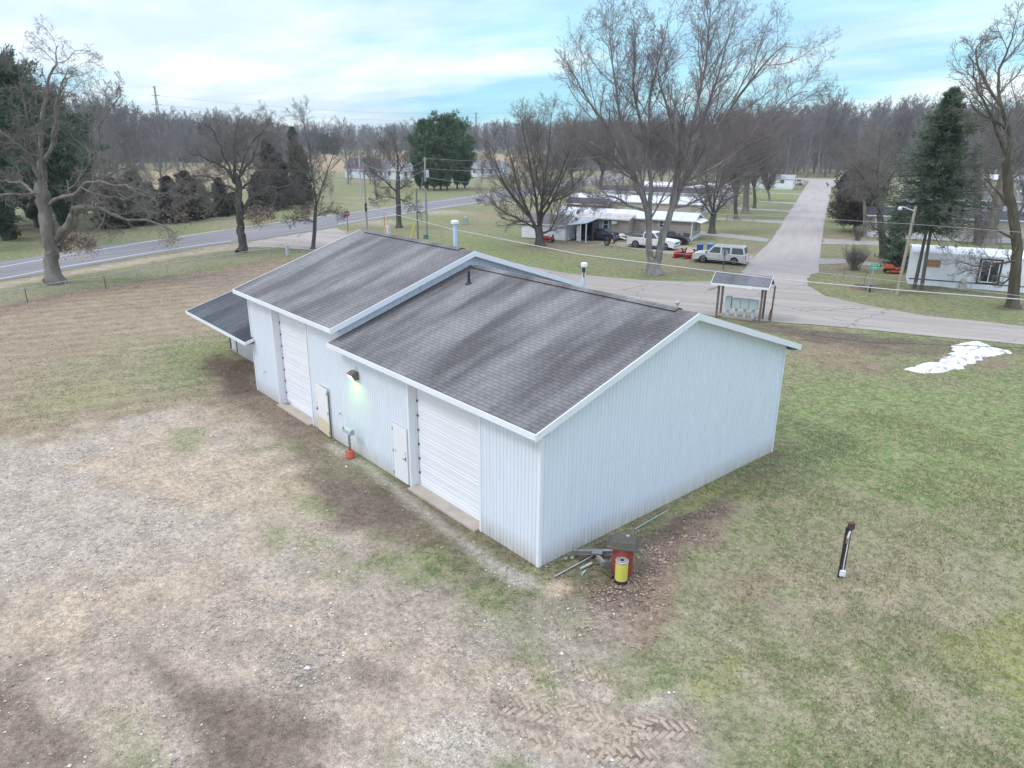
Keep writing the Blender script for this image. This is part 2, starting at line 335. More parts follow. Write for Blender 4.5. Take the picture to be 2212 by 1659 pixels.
# right of the building
RL = [(1165, 1250), (1668, 985), (1720, 790), (2600, 860), (2700, 1900), (1500, 1900), (1560, 1500), (1330, 1400), (1180, 1300)]
zone('green', RL, .5, .9, 1, 1, .5)
zone('bright', [(1700, 830), (2212, 800), (2300, 1000), (2050, 1120), (1850, 1130), (1680, 990)], 1.2, .8, 2, 2)
zone('olive', [(1680, 1130), (1960, 1150), (2100, 1210), (2050, 1390), (1800, 1380), (1500, 1350), (1350, 1250)], .8, .75, 2, 3)
zone('tan', [(1300, 1300), (1800, 1230), (2200, 1300), (2300, 1700), (1600, 1700), (1450, 1500)], .8, .6, 2, 3, 2, 1.5)
zone('straw', [(1690, 1000), (2212, 1050), (2300, 1700), (1500, 1700), (1500, 1300)], 1, .4, 2, 3, 2, 1.5)
zone('moss', [(1530, 1030), (1700, 1030), (1650, 1080), (1480, 1130), (1450, 1090)], .4, .75, 2, 3)
zone('moss', [(1500, 1420), (1600, 1400), (1620, 1480), (1540, 1540), (1480, 1500)], .3, .6, 2, 3)
zone('moss', [(2100, 1380), (2300, 1300), (2300, 1560), (2150, 1480)], .5, .55, 2, 3)
zone('sand', [(1700, 1420), (1800, 1350), (1930, 1360), (1960, 1440), (1850, 1540), (1700, 1540)], .6, .65, 2, 3, 3, 1.5)
zone('gravel', [(2010, 1190), (2120, 1150), (2230, 1130), (2230, 1250), (2120, 1250), (2030, 1230)], .7, .45, 3, 4, 3, 1.2)
zone('sand', [(1440, 1130), (1500, 1090), (1720, 1060), (1740, 1085), (1560, 1130)], .4, .4, 2, 3)
zone('leaf', [(1330, 1270), (1400, 1160), (1560, 1080), (1600, 1090), (1500, 1190), (1480, 1300), (1400, 1420), (1290, 1390)], .35, .95, 1.2, 2, 1)
zone('leaf', [(1500, 1230), (1720, 1200), (1760, 1330), (1600, 1400)], .5, .5, 2, 3, 2, 1)
zone('dirt', [(1170, 1240), (1320, 1170), (1400, 1140), (1490, 1110), (1440, 1200), (1360, 1310), (1230, 1300)], .3, .65, 1, 2)
zone('dirt', [(1440, 1140), (1560, 1060), (1680, 985), (1700, 1000), (1560, 1090), (1450, 1160)], .3, .6, 1, 2)
zone('sand', [(1178, 1262), (1225, 1248), (1240, 1272), (1210, 1292), (1180, 1285)], .08, .9, .3, .5)
zone('grey', [(1160, 1300), (1330, 1330), (1400, 1440), (1200, 1480), (1020, 1380), (1060, 1320)], .4, .6, 1.4, 2)
zone('leaf', [(1700, 722), (1950, 745), (2212, 765), (2260, 800), (2100, 840), (1900, 830), (1730, 790)], 1.0, .85, 2, 2, 1, .9)
zone('dirt', [(1690, 708), (1850, 722), (1960, 735), (1900, 748), (1740, 735)], .5, .6, 1, 2)
zone('dirt', [(1600, 690), (1750, 712), (2100, 745), (2212, 755), (2212, 765), (1900, 765), (1650, 715)], .5, .6)
zone('dirt', [(1650, 972), (1700, 975), (1690, 1000), (1650, 995)], .3, .7)
LAWNW = np.clip(.5-sdpoly(X, Y, g2(LAWN))/2, 0, 1)*np.clip(typ[:, 1]*1.6, 0, 1); col *= (1+.10*LAWNW*np.sin((X*math.cos(R(12))-Y*math.sin(R(12)))*2*math.pi/1.5+nA*3))[:, None]
# yards beyond the park road
zone('bright', [(860, 530), (1010, 500), (1130, 530), (1250, 575), (1400, 595), (1540, 600), (1540, 606), (1250, 592), (1050, 560)], 1.0, .65, 2, 2)
zone('leaf', [(950, 470), (1100, 462), (1120, 500), (960, 510)], 2, .45, 2, 3, 2, 1)
zone('bright', [(1600, 400), (1735, 405), (1712, 440), (1600, 440)], 2, .8); zone('bright', [(1800, 630), (2212, 660), (2212, 700), (1900, 655)], .8, .5, 2, 3)
zone('bright', [(700, 455), (1000, 400), (1100, 400), (900, 435), (740, 462)], 2, .6)
zone('leaf', [(1090, 540), (1400, 560), (1540, 592), (1600, 590), (1660, 540), (1640, 520), (1500, 545), (1300, 545), (1160, 535)], 1.5, .50, 2, 2, 1, .7)
zone('tan', [(1235, 525), (1330, 532), (1460, 548), (1500, 556), (1640, 565), (1660, 548), (1560, 542), (1460, 530), (1340, 520), (1250, 518)], .8, .95)
zone('leaf', [(1500, 525), (1660, 528), (1690, 540), (1650, 556), (1520, 545)], 1.0, .55)
zone('leaf', [(1770, 500), (1850, 505), (1850, 530), (1770, 535)], 1.2, .7)
zone('leaf', [(1775, 560), (1830, 552), (1930, 560), (1950, 580), (1800, 590), (1765, 585)], 1.0, .6)
zone('leaf', [(1070, 455), (1210, 440), (1220, 480), (1100, 490)], 3, .5)
zone('dirt', [(1150, 522), (1300, 522), (1300, 528), (1150, 526)], .5, .6)
zone('dirt', [(1860, 615), (1935, 612), (1940, 626), (1870, 630)], .4, .7); zone('dirt', [(1930, 625), (2030, 622), (2030, 634), (1940, 634)], .4, .7)
zone('dirt', [(1960, 614), (2212, 640), (2212, 648), (1960, 622)], .3, .6); zone('dirt', [(2150, 660), (2212, 655), (2212, 672), (2150, 670)], .4, .7)
zone('dirt', [(20, 470), (300, 470), (300, 495), (150, 500), (20, 520), (-200, 520)], 1.5, .6)
zone('leaf', [(100, 600), (160, 598), (170, 612), (100, 615)], .5, .6)
def ground_mat():
    m, t, b = mat_base('ground_soil_and_grass'); nd = t.nodes; L = t.links
    a = nd.new('ShaderNodeAttribute'); a.attribute_name = 'gcol'; ty = nd.new('ShaderNodeAttribute'); ty.attribute_name = 'gtyp'
    sp = nd.new('ShaderNodeSeparateColor'); L.new(ty.outputs['Color'], sp.inputs[0])
    tc = nd.new('ShaderNodeTexCoord')
    def noise(s, d=4, r=.6):
        n = nd.new('ShaderNodeTexNoise'); n.inputs['Scale'].default_value = s; n.inputs['Detail'].default_value = d; n.inputs['Roughness'].default_value = r
        L.new(tc.outputs['Object'], n.inputs['Vector']); return n.outputs['Fac']
    def mrange(v, a_, b_, c_, d_):
        q = nd.new('ShaderNodeMapRange'); L.new(v, q.inputs[0])
        for i, x in enumerate((a_, b_, c_, d_)): q.inputs[i+1].default_value = x
        return q.outputs[0]
    def mix(f, c1, c2, bt='MIX'):
        q = nd.new('ShaderNodeMix'); q.data_type = 'RGBA'; q.blend_type = bt
        if isinstance(f, float): q.inputs['Factor'].default_value = f
        else: L.new(f, q.inputs['Factor'])
        for i, c in ((6, c1), (7, c2)):
            if isinstance(c, tuple): q.inputs[i].default_value = (*c, 1)
            else: L.new(c, q.inputs[i])
        return q.outputs[2]
    def mul(a_, b_):
        q = nd.new('ShaderNodeMath'); q.operation = 'MULTIPLY'
        for i, v in enumerate((a_, b_)):
            if isinstance(v, float): q.inputs[i].default_value = v
            else: L.new(v, q.inputs[i])
        return q.outputs[0]
    g, gr, lf = sp.outputs[0], sp.outputs[1], sp.outputs[2]
    c = a.outputs['Color']
    c = mix(1.0, c, mrange(noise(1.1, 8, .70), .34, .66, .74, 1.24), 'MULTIPLY')
    c = mix(1.0, c, mrange(noise(6, 6, .75), .36, .64, .66, 1.28), 'MULTIPLY')
    c = mix(1.0, c, mrange(noise(30, 4, .8), .36, .64, .62, 1.36), 'MULTIPLY')
    # straw between green blades
    c = mix(mul(gr, mrange(noise(3.2, 9, .78), .47, .56, 0, .62)), c, (.40, .335, .22))
    c = mix(mul(gr, mrange(noise(9, 6, .8), .54, .62, 0, .7)), c, (.115, .12, .065))
    # fallen leaves, flecks
    v = nd.new('ShaderNodeTexVoronoi'); v.inputs['Scale'].default_value = 9; L.new(tc.outputs['Object'], v.inputs['Vector'])
    c = mix(mul(lf, mrange(v.outputs['Distance'], .28, .18, 0, .8)), c, (.34, .245, .185))
    v3 = nd.new('ShaderNodeTexVoronoi'); v3.inputs['Scale'].default_value = 14; L.new(tc.outputs['Object'], v3.inputs['Vector'])
    c = mix(mul(lf, mrange(v3.outputs['Distance'], .26, .14, 0, .7)), c, (.16, .11, .085))
    # pebbles
    v2 = nd.new('ShaderNodeTexVoronoi'); v2.inputs['Scale'].default_value = 22; L.new(tc.outputs['Object'], v2.inputs['Vector'])
    sv = nd.new('ShaderNodeSeparateColor'); L.new(v2.outputs['Color'], sv.inputs[0])
    peb = mix(mrange(sv.outputs[0], .2, .9, 0, 1), (.24, .22, .20), (.58, .55, .50))
    c = mix(mul(g, mrange(noise(18, 5, .8), .52, .64, 0, .42)), c, (.22, .185, .15))
    c = mix(mul(g, mul(mrange(v2.outputs['Distance'], .45, .2, 0, .5), mrange(sv.outputs[1], .5, .7, 0, 1))), c, peb)
    L.new(c, b.inputs['Base Color']); sinp(b, 'Roughness', .95); sinp(b, 'Specular IOR Level', .15)
    bp = nd.new('ShaderNodeBump'); bp.inputs['Strength'].default_value = .7; bp.inputs['Distance'].default_value = .05
    ad = nd.new('ShaderNodeMath'); L.new(noise(6, 5, .75), ad.inputs[0]); L.new(mul(noise(34, 3, .7), .5), ad.inputs[1])
    L.new(ad.outputs[0], bp.inputs['Height']); L.new(bp.outputs[0], b.inputs['Normal'])
    return m
nx_, ny_ = len(xs), len(ys)
I, J = np.meshgrid(np.arange(nx_-1), np.arange(ny_-1), indexing='ij'); I = I.ravel(); J = J.ravel()
FC = np.stack([I*ny_+J, (I+1)*ny_+J, (I+1)*ny_+J+1, I*ny_+J+1], 1)
GZ = np.zeros_like(X); near = (X > -40) & (X < 24) & (Y < 24) & (Y > -15.9)
GZ[near] = (nB[near]*.05+nD[near]*.03)*np.clip((X[near]+40)/8, 0, 1)*np.clip((24-Y[near])/6, 0, 1)*np.clip((24-X[near])/3, 0, 1)*np.clip((Y[near]+15.9)/2, 0, 1)
GZ -= .012
tag(fastmesh('ground', np.stack([X, Y, GZ], 1), FC, ground_mat(), smooth=True, cols=dict(gcol=col, gtyp=typ)), kind='structure')
TYPG, XS, YS = typ.reshape(nx_, ny_, 3), xs, ys
def gval(x, y): return TYPG[np.clip(np.searchsorted(XS, x), 0, nx_-1), np.clip(np.searchsorted(YS, y), 0, ny_-1)]

# ------------------------------------------------------------------ roads
def sheet(name, pts, z, mat, jit=.12, step=1.2, world=False):
    P = [Vector((p[0], p[1])) for p in (pts if world else g2(pts))]; out = []; rr = random.Random(name)
    for i in range(len(P)):
        a, b = P[i], P[(i+1) % len(P)]; n = max(1, min(60, int((b-a).length/step))); nr = Vector((-(b-a).y, (b-a).x)).normalized()
        for k in range(n):
            q = a+(b-a)*k/n
            if k: q = q+nr*rr.gauss(0, jit)
            out.append((q.x, q.y, z))
    bm = bmesh.new(); vs = [bm.verts.new(p) for p in out]; f = bm.faces.new(vs); bmesh.ops.triangulate(bm, faces=[f]); bmesh.ops.recalc_face_normals(bm, faces=bm.faces)
    if sum(f.normal.z for f in bm.faces) < 0: bmesh.ops.reverse_faces(bm, faces=bm.faces)
    me = bpy.data.meshes.new(name); bm.to_mesh(me); bm.free(); me.materials.append(mat)
    return tag(link(bpy.data.objects.new(name, me)), kind='structure')
def asphalt(name, c, c2, fine=.2, cracks=True, along=0.0):
    m, t, b = mat_base(name); nd = t.nodes; L = t.links; tc = nd.new('ShaderNodeTexCoord')
    mr0 = nd.new('ShaderNodeMapping'); mr0.inputs['Rotation'].default_value = (0, 0, -along); L.new(tc.outputs['Object'], mr0.inputs[0]); mp = nd.new('ShaderNodeMapping'); mp.inputs['Scale'].default_value = (.06, .8, 1); L.new(mr0.outputs[0], mp.inputs[0])
    n1_ = nd.new('ShaderNodeTexNoise'); n1_.inputs['Scale'].default_value = 1.2; n1_.inputs['Detail'].default_value = 6; L.new(mp.outputs[0], n1_.inputs['Vector'])
    r = nd.new('ShaderNodeValToRGB'); L.new(n1_.outputs['Fac'], r.inputs[0]); r.color_ramp.elements[0].position = .35; r.color_ramp.elements[1].position = .65
    r.color_ramp.elements[0].color = (*c2, 1); r.color_ramp.elements[1].color = (*c, 1)
    n2_ = nd.new('ShaderNodeTexNoise'); n2_.inputs['Scale'].default_value = 14; n2_.inputs['Detail'].default_value = 6; n2_.inputs['Roughness'].default_value = .8; L.new(tc.outputs['Object'], n2_.inputs['Vector'])
    mr = nd.new('ShaderNodeMapRange'); L.new(n2_.outputs['Fac'], mr.inputs[0]); mr.inputs[1].default_value = .3; mr.inputs[2].default_value = .7; mr.inputs[3].default_value = 1-fine; mr.inputs[4].default_value = 1+fine
    mx = nd.new('ShaderNodeMix'); mx.data_type = 'RGBA'; mx.blend_type = 'MULTIPLY'; mx.inputs['Factor'].default_value = 1; L.new(r.outputs[0], mx.inputs[6]); L.new(mr.outputs[0], mx.inputs[7]); out = mx.outputs[2]
    if cracks:
        dn = nd.new('ShaderNodeTexNoise'); dn.inputs['Scale'].default_value = .8; dn.inputs['Detail'].default_value = 5; L.new(tc.outputs['Object'], dn.inputs['Vector'])
        va = nd.new('ShaderNodeVectorMath'); va.operation = 'MULTIPLY_ADD'; L.new(dn.outputs['Color'], va.inputs[0]); va.inputs[1].default_value = (1.6, 1.6, 0); L.new(tc.outputs['Object'], va.inputs[2])
        vo = nd.new('ShaderNodeTexVoronoi'); vo.feature = 'DISTANCE_TO_EDGE'; vo.inputs['Scale'].default_value = .16; L.new(va.outputs[0], vo.inputs['Vector'])
        q = nd.new('ShaderNodeMapRange'); L.new(vo.outputs['Distance'], q.inputs[0]); q.inputs[1].default_value = .002; q.inputs[2].default_value = .0075; q.inputs[3].default_value = .55; q.inputs[4].default_value = 0
        m2 = nd.new('ShaderNodeMix'); m2.data_type = 'RGBA'; L.new(q.outputs[0], m2.inputs['Factor']); L.new(out, m2.inputs[6]); m2.inputs[7].default_value = (.10, .09, .085, 1); out = m2.outputs[2]
    L.new(out, b.inputs['Base Color']); sinp(b, 'Roughness', .9); sinp(b, 'Specular IOR Level', .2)
    return m
A_HW = asphalt('highway_asphalt', (.26, .25, .25), (.195, .188, .19), .16, False, R(108)); A_PK = asphalt('park_asphalt', (.42, .375, .335), (.335, .30, .27), .16, True, R(25))
A_ST = asphalt('street_asphalt', (.43, .39, .355), (.375, .34, .312), .12, False, R(116)); A_DR = M('driveway_concrete', (.33, .305, .275), .9, .15, 1.2)
PAINT = M('road_paint_white', (.74, .74, .73), .7, .08, 3); PYEL = M('road_paint_yellow', (.55, .40, .10), .7, .12, 3)
HU = [(-330, 672), (-250, 647), (0, 566), (172, 541), (216, 532), (384, 511), (512, 494), (680, 470), (896, 438.5), (1058, 416), (1117, 408), (1250, 384), (1346, 371), (1480, 356)]
HL = [(1500, 366), (1346, 385), (1290, 396), (1197, 412), (1080, 433), (904, 459), (730, 488), (600, 512), (496, 526), (308, 553), (98, 591), (0, 607), (-330, 745)]
sheet('highway', HU+HL, .010, A_HW, .05, 3)
def cline(name, pts, w, z, mat, dash=None, world=False):
    P = [Vector((p[0], p[1])) for p in (pts if world else g2(pts))]
    if world is False and len(P) > 2:      # straighten a little
        P = P
    mb = MB(); s = 0.0; segs = []
    for a, b in zip(P, P[1:]): segs.append((s, s+(b-a).length, a, b)); s += (b-a).length
    def pos(t):
        for s0, s1, a, b in segs:
            if t <= s1+1e-6: return a+(b-a)*((t-s0)/(s1-s0)), (b-a).normalized()
        return segs[-1][3], (segs[-1][3]-segs[-1][2]).normalized()
    t = 0.0
    while t < s:
        e = min(s, t+(dash[0] if dash else s)); n = max(1, int((e-t)/2.0)); L_ = []; R_ = []
        for k in range(n+1):
            q, d = pos(t+(e-t)*k/n); nr = Vector((-d.y, d.x))*w/2; L_.append((q.x+nr.x, q.y+nr.y, z)); R_.append((q.x-nr.x, q.y-nr.y, z))
        mb.add(L_+R_, [(k, k+1, n+1+k+1, n+1+k) for k in range(n)])
        t = e+(dash[1] if dash else 1)
    return tag(mb.build(name, mat), kind='structure')
def smoothpoly(pts, deg=3):      # world curve through noisy picture points
    P = np.array(g2(pts)); t = np.arange(len(P)); s = np.concatenate([[0], np.cumsum(np.hypot(*np.diff(P, axis=0).T))]); ss = np.linspace(s[0], s[-1], 40)
    cx = np.polyfit(s, P[:, 0], deg); cy = np.polyfit(s, P[:, 1], deg); return list(zip(np.polyval(cx, ss), np.polyval(cy, ss)))
cline('edge_line', smoothpoly([(-200, 596+30), (0, 568), (172, 543), (384, 513), (512, 496), (680, 472), (896, 440), (1058, 418), (1117, 409)]), .17, .016, PAINT, world=True)
cline('edge_line', smoothpoly([(-200, 641), (0, 601), (98, 585), (308, 548), (496, 521), (500, 520.5)]), .17, .016, PAINT, world=True)
cline('edge_line', smoothpoly([(730, 484), (904, 456), (1080, 430), (1197, 410)]), .17, .016, PAINT, world=True)
cline('centre_line', smoothpoly([(-150, 612), (0, 584), (224, 546), (294, 537), (468, 511), (512, 505), (652, 484), (935, 447), (1090, 424)]), .14, .016, PYEL, (3.4, 8.5), world=True)
PARK = [(512, 534), (560, 519), (640, 506), (728, 492), (741, 500), (760, 512), (850, 533), (960, 550), (1106, 567), (1180, 583), (1255, 594), (1399, 606), (1538, 608), (1590, 597), (1607, 588), (1622, 566),
        (1772, 560), (1756, 585), (1742, 600), (1745, 618), (1784, 640), (1868, 659), (1998, 682), (2212, 705), (2500, 735), (2500, 790), (2212, 745), (2055, 731), (1940, 719), (1847, 710), (1752, 701), (1688, 697), (1559, 686), (1440, 664), (1250, 640), (1000, 605), (850, 575), (740, 553), (680, 541), (600, 535)]
sheet('park_road', PARK, .014, A_PK, .07, .8)
sheet('street', [(1600, 588), (1668, 517), (1694, 476), (1738, 407), (1749, 391), (1660, 385.5), (1660, 383.5), (1812, 386.5), (1850, 387.5), (1850, 389), (1811, 391), (1795, 413), (1781, 476), (1772, 548), (1768, 590)], .020, A_ST, .05, 2)
zone_ = None
sheet('patch', [(1640, 575), (1700, 560), (1760, 575), (1745, 610), (1690, 625), (1640, 612)], .026, asphalt('patched_asphalt', (.44, .395, .355), (.365, .33, .30), .14, False), .15, .8)
for i, q in enumerate(([(1505, 498), (1640, 512), (1665, 518), (1655, 523), (1480, 503)], [(1555, 470), (1700, 477), (1688, 483), (1540, 474)], [(1590, 448), (1712, 455), (1709, 459), (1590, 451)],
          [(1640, 434), (1722, 438), (1719, 441), (1640, 436.5)], [(1660, 416.5), (1736, 419), (1734, 421), (1660, 418)], [(1780, 515), (1905, 521), (1900, 530), (1776, 527)], [(1764, 557), (1820, 560), (1950, 573), (1950, 580), (1820, 569), (1758, 572)], [(1340, 527), (1520, 548), (1660, 560), (1650, 570), (1500, 556), (1340, 534)])):
    sheet('driveway', q, .008+i*.0005, A_DR if i < 7 else M('gravel_drive', (.34, .30, .25), .95, .2, 2), .12, .8)
# ------------------------------------------------------------------ the white shop building
BW, BL, BL1, H1, R1, H2, R2, OH, OG = 12.233, 19.524, 10.882, 4.39, 6.385, 4.969, 6.98, .48, .30
MY = BW/2; S1 = (R1-H1)/MY; S2 = (R2-H2)/MY
WALLM = M('white_metal_siding', (.80, .80, .79), .42, .035, .5, 0, stretch=(1, 1, .25))
def siding_mat():
    m, t, b = mat_base('weathered_white_siding'); nd = t.nodes; L = t.links; tc = nd.new('ShaderNodeTexCoord')
    sx = nd.new('ShaderNodeSeparateXYZ'); L.new(tc.outputs['Object'], sx.inputs[0])
    mp = nd.new('ShaderNodeMapping'); mp.inputs['Scale'].default_value = (2.2, 2.2, .35); L.new(tc.outputs['Object'], mp.inputs[0])
    n = nd.new('ShaderNodeTexNoise'); n.inputs['Scale'].default_value = 2; n.inputs['Detail'].default_value = 6; L.new(mp.outputs[0], n.inputs['Vector'])
    mr = nd.new('ShaderNodeMapRange'); L.new(sx.outputs[2], mr.inputs[0]); mr.inputs[1].default_value = .7; mr.inputs[2].default_value = 0; mr.inputs[3].default_value = 0; mr.inputs[4].default_value = 1.25
    mu = nd.new('ShaderNodeMath'); mu.operation = 'MULTIPLY'; mu.use_clamp = True; L.new(mr.outputs[0], mu.inputs[0]); L.new(n.outputs['Fac'], mu.inputs[1])
    r = nd.new('ShaderNodeValToRGB'); L.new(n.outputs['Fac'], r.inputs[0]); r.color_ramp.elements[0].position = .3; r.color_ramp.elements[0].color = (.70, .755, .825, 1); r.color_ramp.elements[1].position = .6; r.color_ramp.elements[1].color = (.735, .79, .87, 1)
    mx = nd.new('ShaderNodeMix'); mx.data_type = 'RGBA'; L.new(mu.outputs[0], mx.inputs['Factor']); L.new(r.outputs[0], mx.inputs[6]); mx.inputs[7].default_value = (.46, .40, .30, 1)
    L.new(mx.outputs[2], b.inputs['Base Color']); sinp(b, 'Roughness', .45); return m
SIDM = siding_mat()
TRIMW = M('white_trim_paint', (.80, .83, .865), .4, .03, 1)
OFFW = M('aged_white_trim', (.64, .65, .64), .55, .06, 2)
SHIN = shingles('asphalt_shingles_worn', (.112, .105, .104), (.245, .238, .232), None, fleck=True)
SHIN2 = shingles('asphalt_shingles_grey', (.142, .134, .134), (.262, .256, .252), None, fleck=False)
SHIN3 = shingles('asphalt_shingles_dark', (.055, .060, .070), (.125, .132, .145), None)
DARK = M('dark_gap', (.02, .02, .022), .9, .1); BLACKM = M('black_metal', (.025, .025, .03), .5, .2, 4); CONC = M('concrete', (.46, .40, .33), .9, .12, 3, .2)
GALV = M('galvanised_steel', (.48, .49, .50), .45, .15, 5, metal=.6); RUST = M('rusty_steel', (.16, .07, .04), .85, .4, 6)
def wall(mb, p0, p1, zb, zt0, zt1, nrm, holes=(), pitch=.1524, gw=.036, gd=.022, apex=None):
    """ribbed siding from p0 to p1 (xy), bottom zb, top sloping zt0 -> zt1 or through apex (s, z); holes (s0,s1,z0,z1)"""
    p0, p1 = Vector((p0[0], p0[1], 0)), Vector((p1[0], p1[1], 0)); Ln = (p1-p0).length; d = (p1-p0)/Ln; nv = Vector((nrm[0], nrm[1], 0))
    def zt(s):
        if apex: return zt0+(apex[1]-zt0)*s/apex[0] if s <= apex[0] else apex[1]+(zt1-apex[1])*(s-apex[0])/(Ln-apex[0])
        return zt0+(zt1-zt0)*s/Ln
    cuts = {0.0: 0, Ln: 0}
    k = pitch
    while k < Ln-.03:
        cuts[round(k-gw/2, 4)] = 0; cuts[round(k, 4)] = -gd; cuts[round(k+gw/2, 4)] = 0; k += pitch
    for h in holes:
        for q in (h[0], h[1]):
            for c in [c for c in cuts if abs(c-q) < gw and c not in (0.0, Ln)]: cuts.pop(c)
            cuts[q] = 0
    if apex and not any(abs(c-apex[0]) < 1e-3 for c in cuts): cuts[apex[0]] = 0
    ks = sorted(cuts)
    for a, b in zip(ks, ks[1:]):
        if b-a < 1e-4: continue
        m_ = (a+b)/2; iv = [(zb, None)]
        for h in holes:
            if h[0]-1e-4 <= m_ <= h[1]+1e-4:
                iv = [(zb, h[2])] if h[2] > zb+.01 else []
                iv.append((h[3], None))
        for lo, hi in iv:
            A = p0+d*a+nv*cuts[a]; B = p0+d*b+nv*cuts[b]; za = zt(a) if hi is None else hi; zb2 = zt(b) if hi is None else hi
            if za-lo < .005 and zb2-lo < .005: continue
            mb.add([(A.x, A.y, lo), (B.x, B.y, lo), (B.x, B.y, zb2), (A.x, A.y, za)], [(0, 1, 2, 3)])
shop = thing('metal_building', 'long white ribbed metal building with grey shingle roofs and two overhead doors', 'building', (0, 0, 0))
TD = (2.62, 6.33, 3.74); TT = (13.72, 16.90, 4.36)       # overhead doors: from, to (metres left of the corner), top
mb = MB()
wall(mb, (0, 0), (-BL1, 0), 0.0, H1-.14, H1-.14, (0, -1), [(TD[0], TD[1], 0, TD[2])])
wall(mb, (-BL1, 0), (-BL, 0), 0.0, H2-.14, H2-.14, (0, -1), [(TT[0]-BL1, TT[1]-BL1, 0, TT[2])])
mb.build('wall', SIDM, shop)
mb = MB(); wall(mb, (0, 0), (0, BW), 0.0, H1-.14, H1-.14, (1, 0), apex=(MY, R1-.14)); mb.build('wall', SIDM, shop)
mb = MB(); wall(mb, (-BL1, 0), (-BL1, BW), H1-.3, H2-.14, H2-.14, (1, 0), apex=(MY, R2-.14), pitch=.3); mb.build('wall', SIDM, shop)
mb = MB(); wall(mb, (-BL, BW), (-BL, 0), 0.0, H2-.14, H2-.14, (-1, 0), apex=(MY, R2-.14)); mb.build('wall', SIDM, shop)
mb = MB(); wall(mb, (-BL1, BW), (0, BW), 0.0, H1-.14, H1-.14, (0, 1)); wall(mb, (-BL, BW), (-BL1, BW), 0.0, H2-.14, H2-.14, (0, 1)); mb.build('wall', SIDM, shop)
# a rim of bare concrete footing round the walls
mb = MB(); mb.box((-BL/2, BW/2, .0), (BL-.06, BW-.06, .10)); mb.build('footing', CONC, shop)
def roof(x0, x1, h, r, mat, name, oh=OH, t=.10, hole=None):
    s = (r-h)/MY; c = [(-oh, h-oh*s), (MY, r), (BW+oh, h-oh*s)]
    mb = MB(); pts = [(x0, y, z) for y, z in c]+[(x0, y, z-t) for y, z in reversed(c)]; mb.prism(pts, (x1-x0, 0, 0)); ro = mb.build(name, mat, shop)
    return ro
def rake(x, h, r, out, oh=OH, hh=.20, y0=None):
    s = (r-h)/MY; mb = MB(); a, b, c = (x, -oh-.012, h-oh*s-.012*s), (x, MY, r), (x, BW+oh+.012, h-oh*s)
    P = [(a[0], a[1], a[2]+.012), (b[0], b[1], b[2]+.012), (c[0], c[1], c[2]+.012), (c[0], c[1], c[2]-hh), (b[0], b[1], b[2]-hh), (a[0], a[1], a[2]-hh)]
    mb.prism([P[0], P[1], P[4], P[5]], (.03*out, 0, 0)); mb.prism([P[1], P[2], P[3], P[4]], (.03*out, 0, 0))
    # soffit strip under the overhang
    xi = x-OG*out if abs(out) else x
    for (p, q) in ((a, b), (b, c)): mb.add([(x, p[1], p[2]-.13), (x, q[1], q[2]-.13), (xi, q[1], q[2]-.13), (xi, p[1], p[2]-.13)], [(0, 1, 2, 3)])
    return mb.build('rake_board', TRIMW, shop)
def eave(x0, x1, h, r, oh=OH, hh=.175, sides=(-1, 1)):
    s = (r-h)/MY
    for sd_ in sides:
        y = -oh if sd_ < 0 else BW+oh; z = h-oh*s; mb = MB()
        mb.box(((x0+x1)/2, y+sd_*.014, z-hh/2+.008), (x1-x0, .028, hh)); yw = 0 if sd_ < 0 else BW
        mb.add([(x0, y, z-hh+.02), (x1, y, z-hh+.02), (x1, yw, z-hh+.03), (x0, yw, z-hh+.03)], [(0, 1, 2, 3)])
        mb.build('fascia', TRIMW, shop)
XR = -BL1+OG                      # right edge of the tall roof
roL = roof(-BL1+.005, OG, H1, R1, SHIN, 'roof'); roT = roof(-BL-OG, XR, H2, R2, SHIN2, 'roof')
eave(-BL1-.02, OG, H1, R1); eave(-BL-OG, XR, H2, R2)
rake(OG, H1, R1, 1); rake(XR, H2, R2, 1); rake(-BL-OG, H2, R2, -1)
for x0, x1, h, r, po, mt in ((-BL1+.4, OG-.75, H1, R1, roL, SHIN), (-BL-OG+.75, XR-.9, H2, R2, roT, SHIN2)):   # ridge vents
    s = (r-h)/MY; mb = MB()
    mb.prism([(x0, MY-.20, r-.20*s+.002), (x0, MY, r+.002), (x0, MY+.20, r-.20*s+.002), (x0, MY+.20, r-.20*s+.028), (x0, MY, r+.03), (x0, MY-.20, r-.20*s+.028)], (x1-x0, 0, 0)); mb.build('vent_slot', DARK, po)
    mb = MB(); mb.prism([(x0-.02, MY-.205, r-.205*s+.035), (x0-.02, MY, r+.037), (x0-.02, MY+.205, r-.205*s+.035), (x0-.02, MY+.205, r-.205*s+.05), (x0-.02, MY, r+.055), (x0-.02, MY-.205, r-.205*s+.05)], (x1-x0+.04, 0, 0)); mb.build('ridge_cap', mt, po)
# roof pipes
mb = MB(); px_, py_ = -9.39, 4.88; pz = H1+S1*py_; mb.tube([(px_, py_, pz-.02), (px_, py_, pz+.50)], .055, 12); mb.lathe((px_, py_, pz-.02), [(.14, 0), (.10, .07), (.06, .09)], 14); mb.build('vent_pipe', BLACKM, roL)
def stack(x, y, ztop, r, rc, par, col, mark=None):
    mb = MB(); mb.tube([(x, y, ztop-1.9), (x, y, ztop-.08)], r, 16); o = mb.build('flue_pipe', col, par, smooth=False)
    c = MB(); c.lathe((x, y, ztop-.13), [(r+.01, 0), (rc, .02), (rc, .12), (rc*.85, .15), (rc*.3, .17)], 20); c.build('flue_cap', TRIMW, o); return o
PB = M('blue_white_painted_flue', (.50, .62, .80), .45, .05, 3); RW = M('rust_streaked_flue', (.70, .72, .72), .5, .06, 2, col2=(.22, .10, .05), thr=(.34, .44), stretch=(2.5, 2.5, .8))
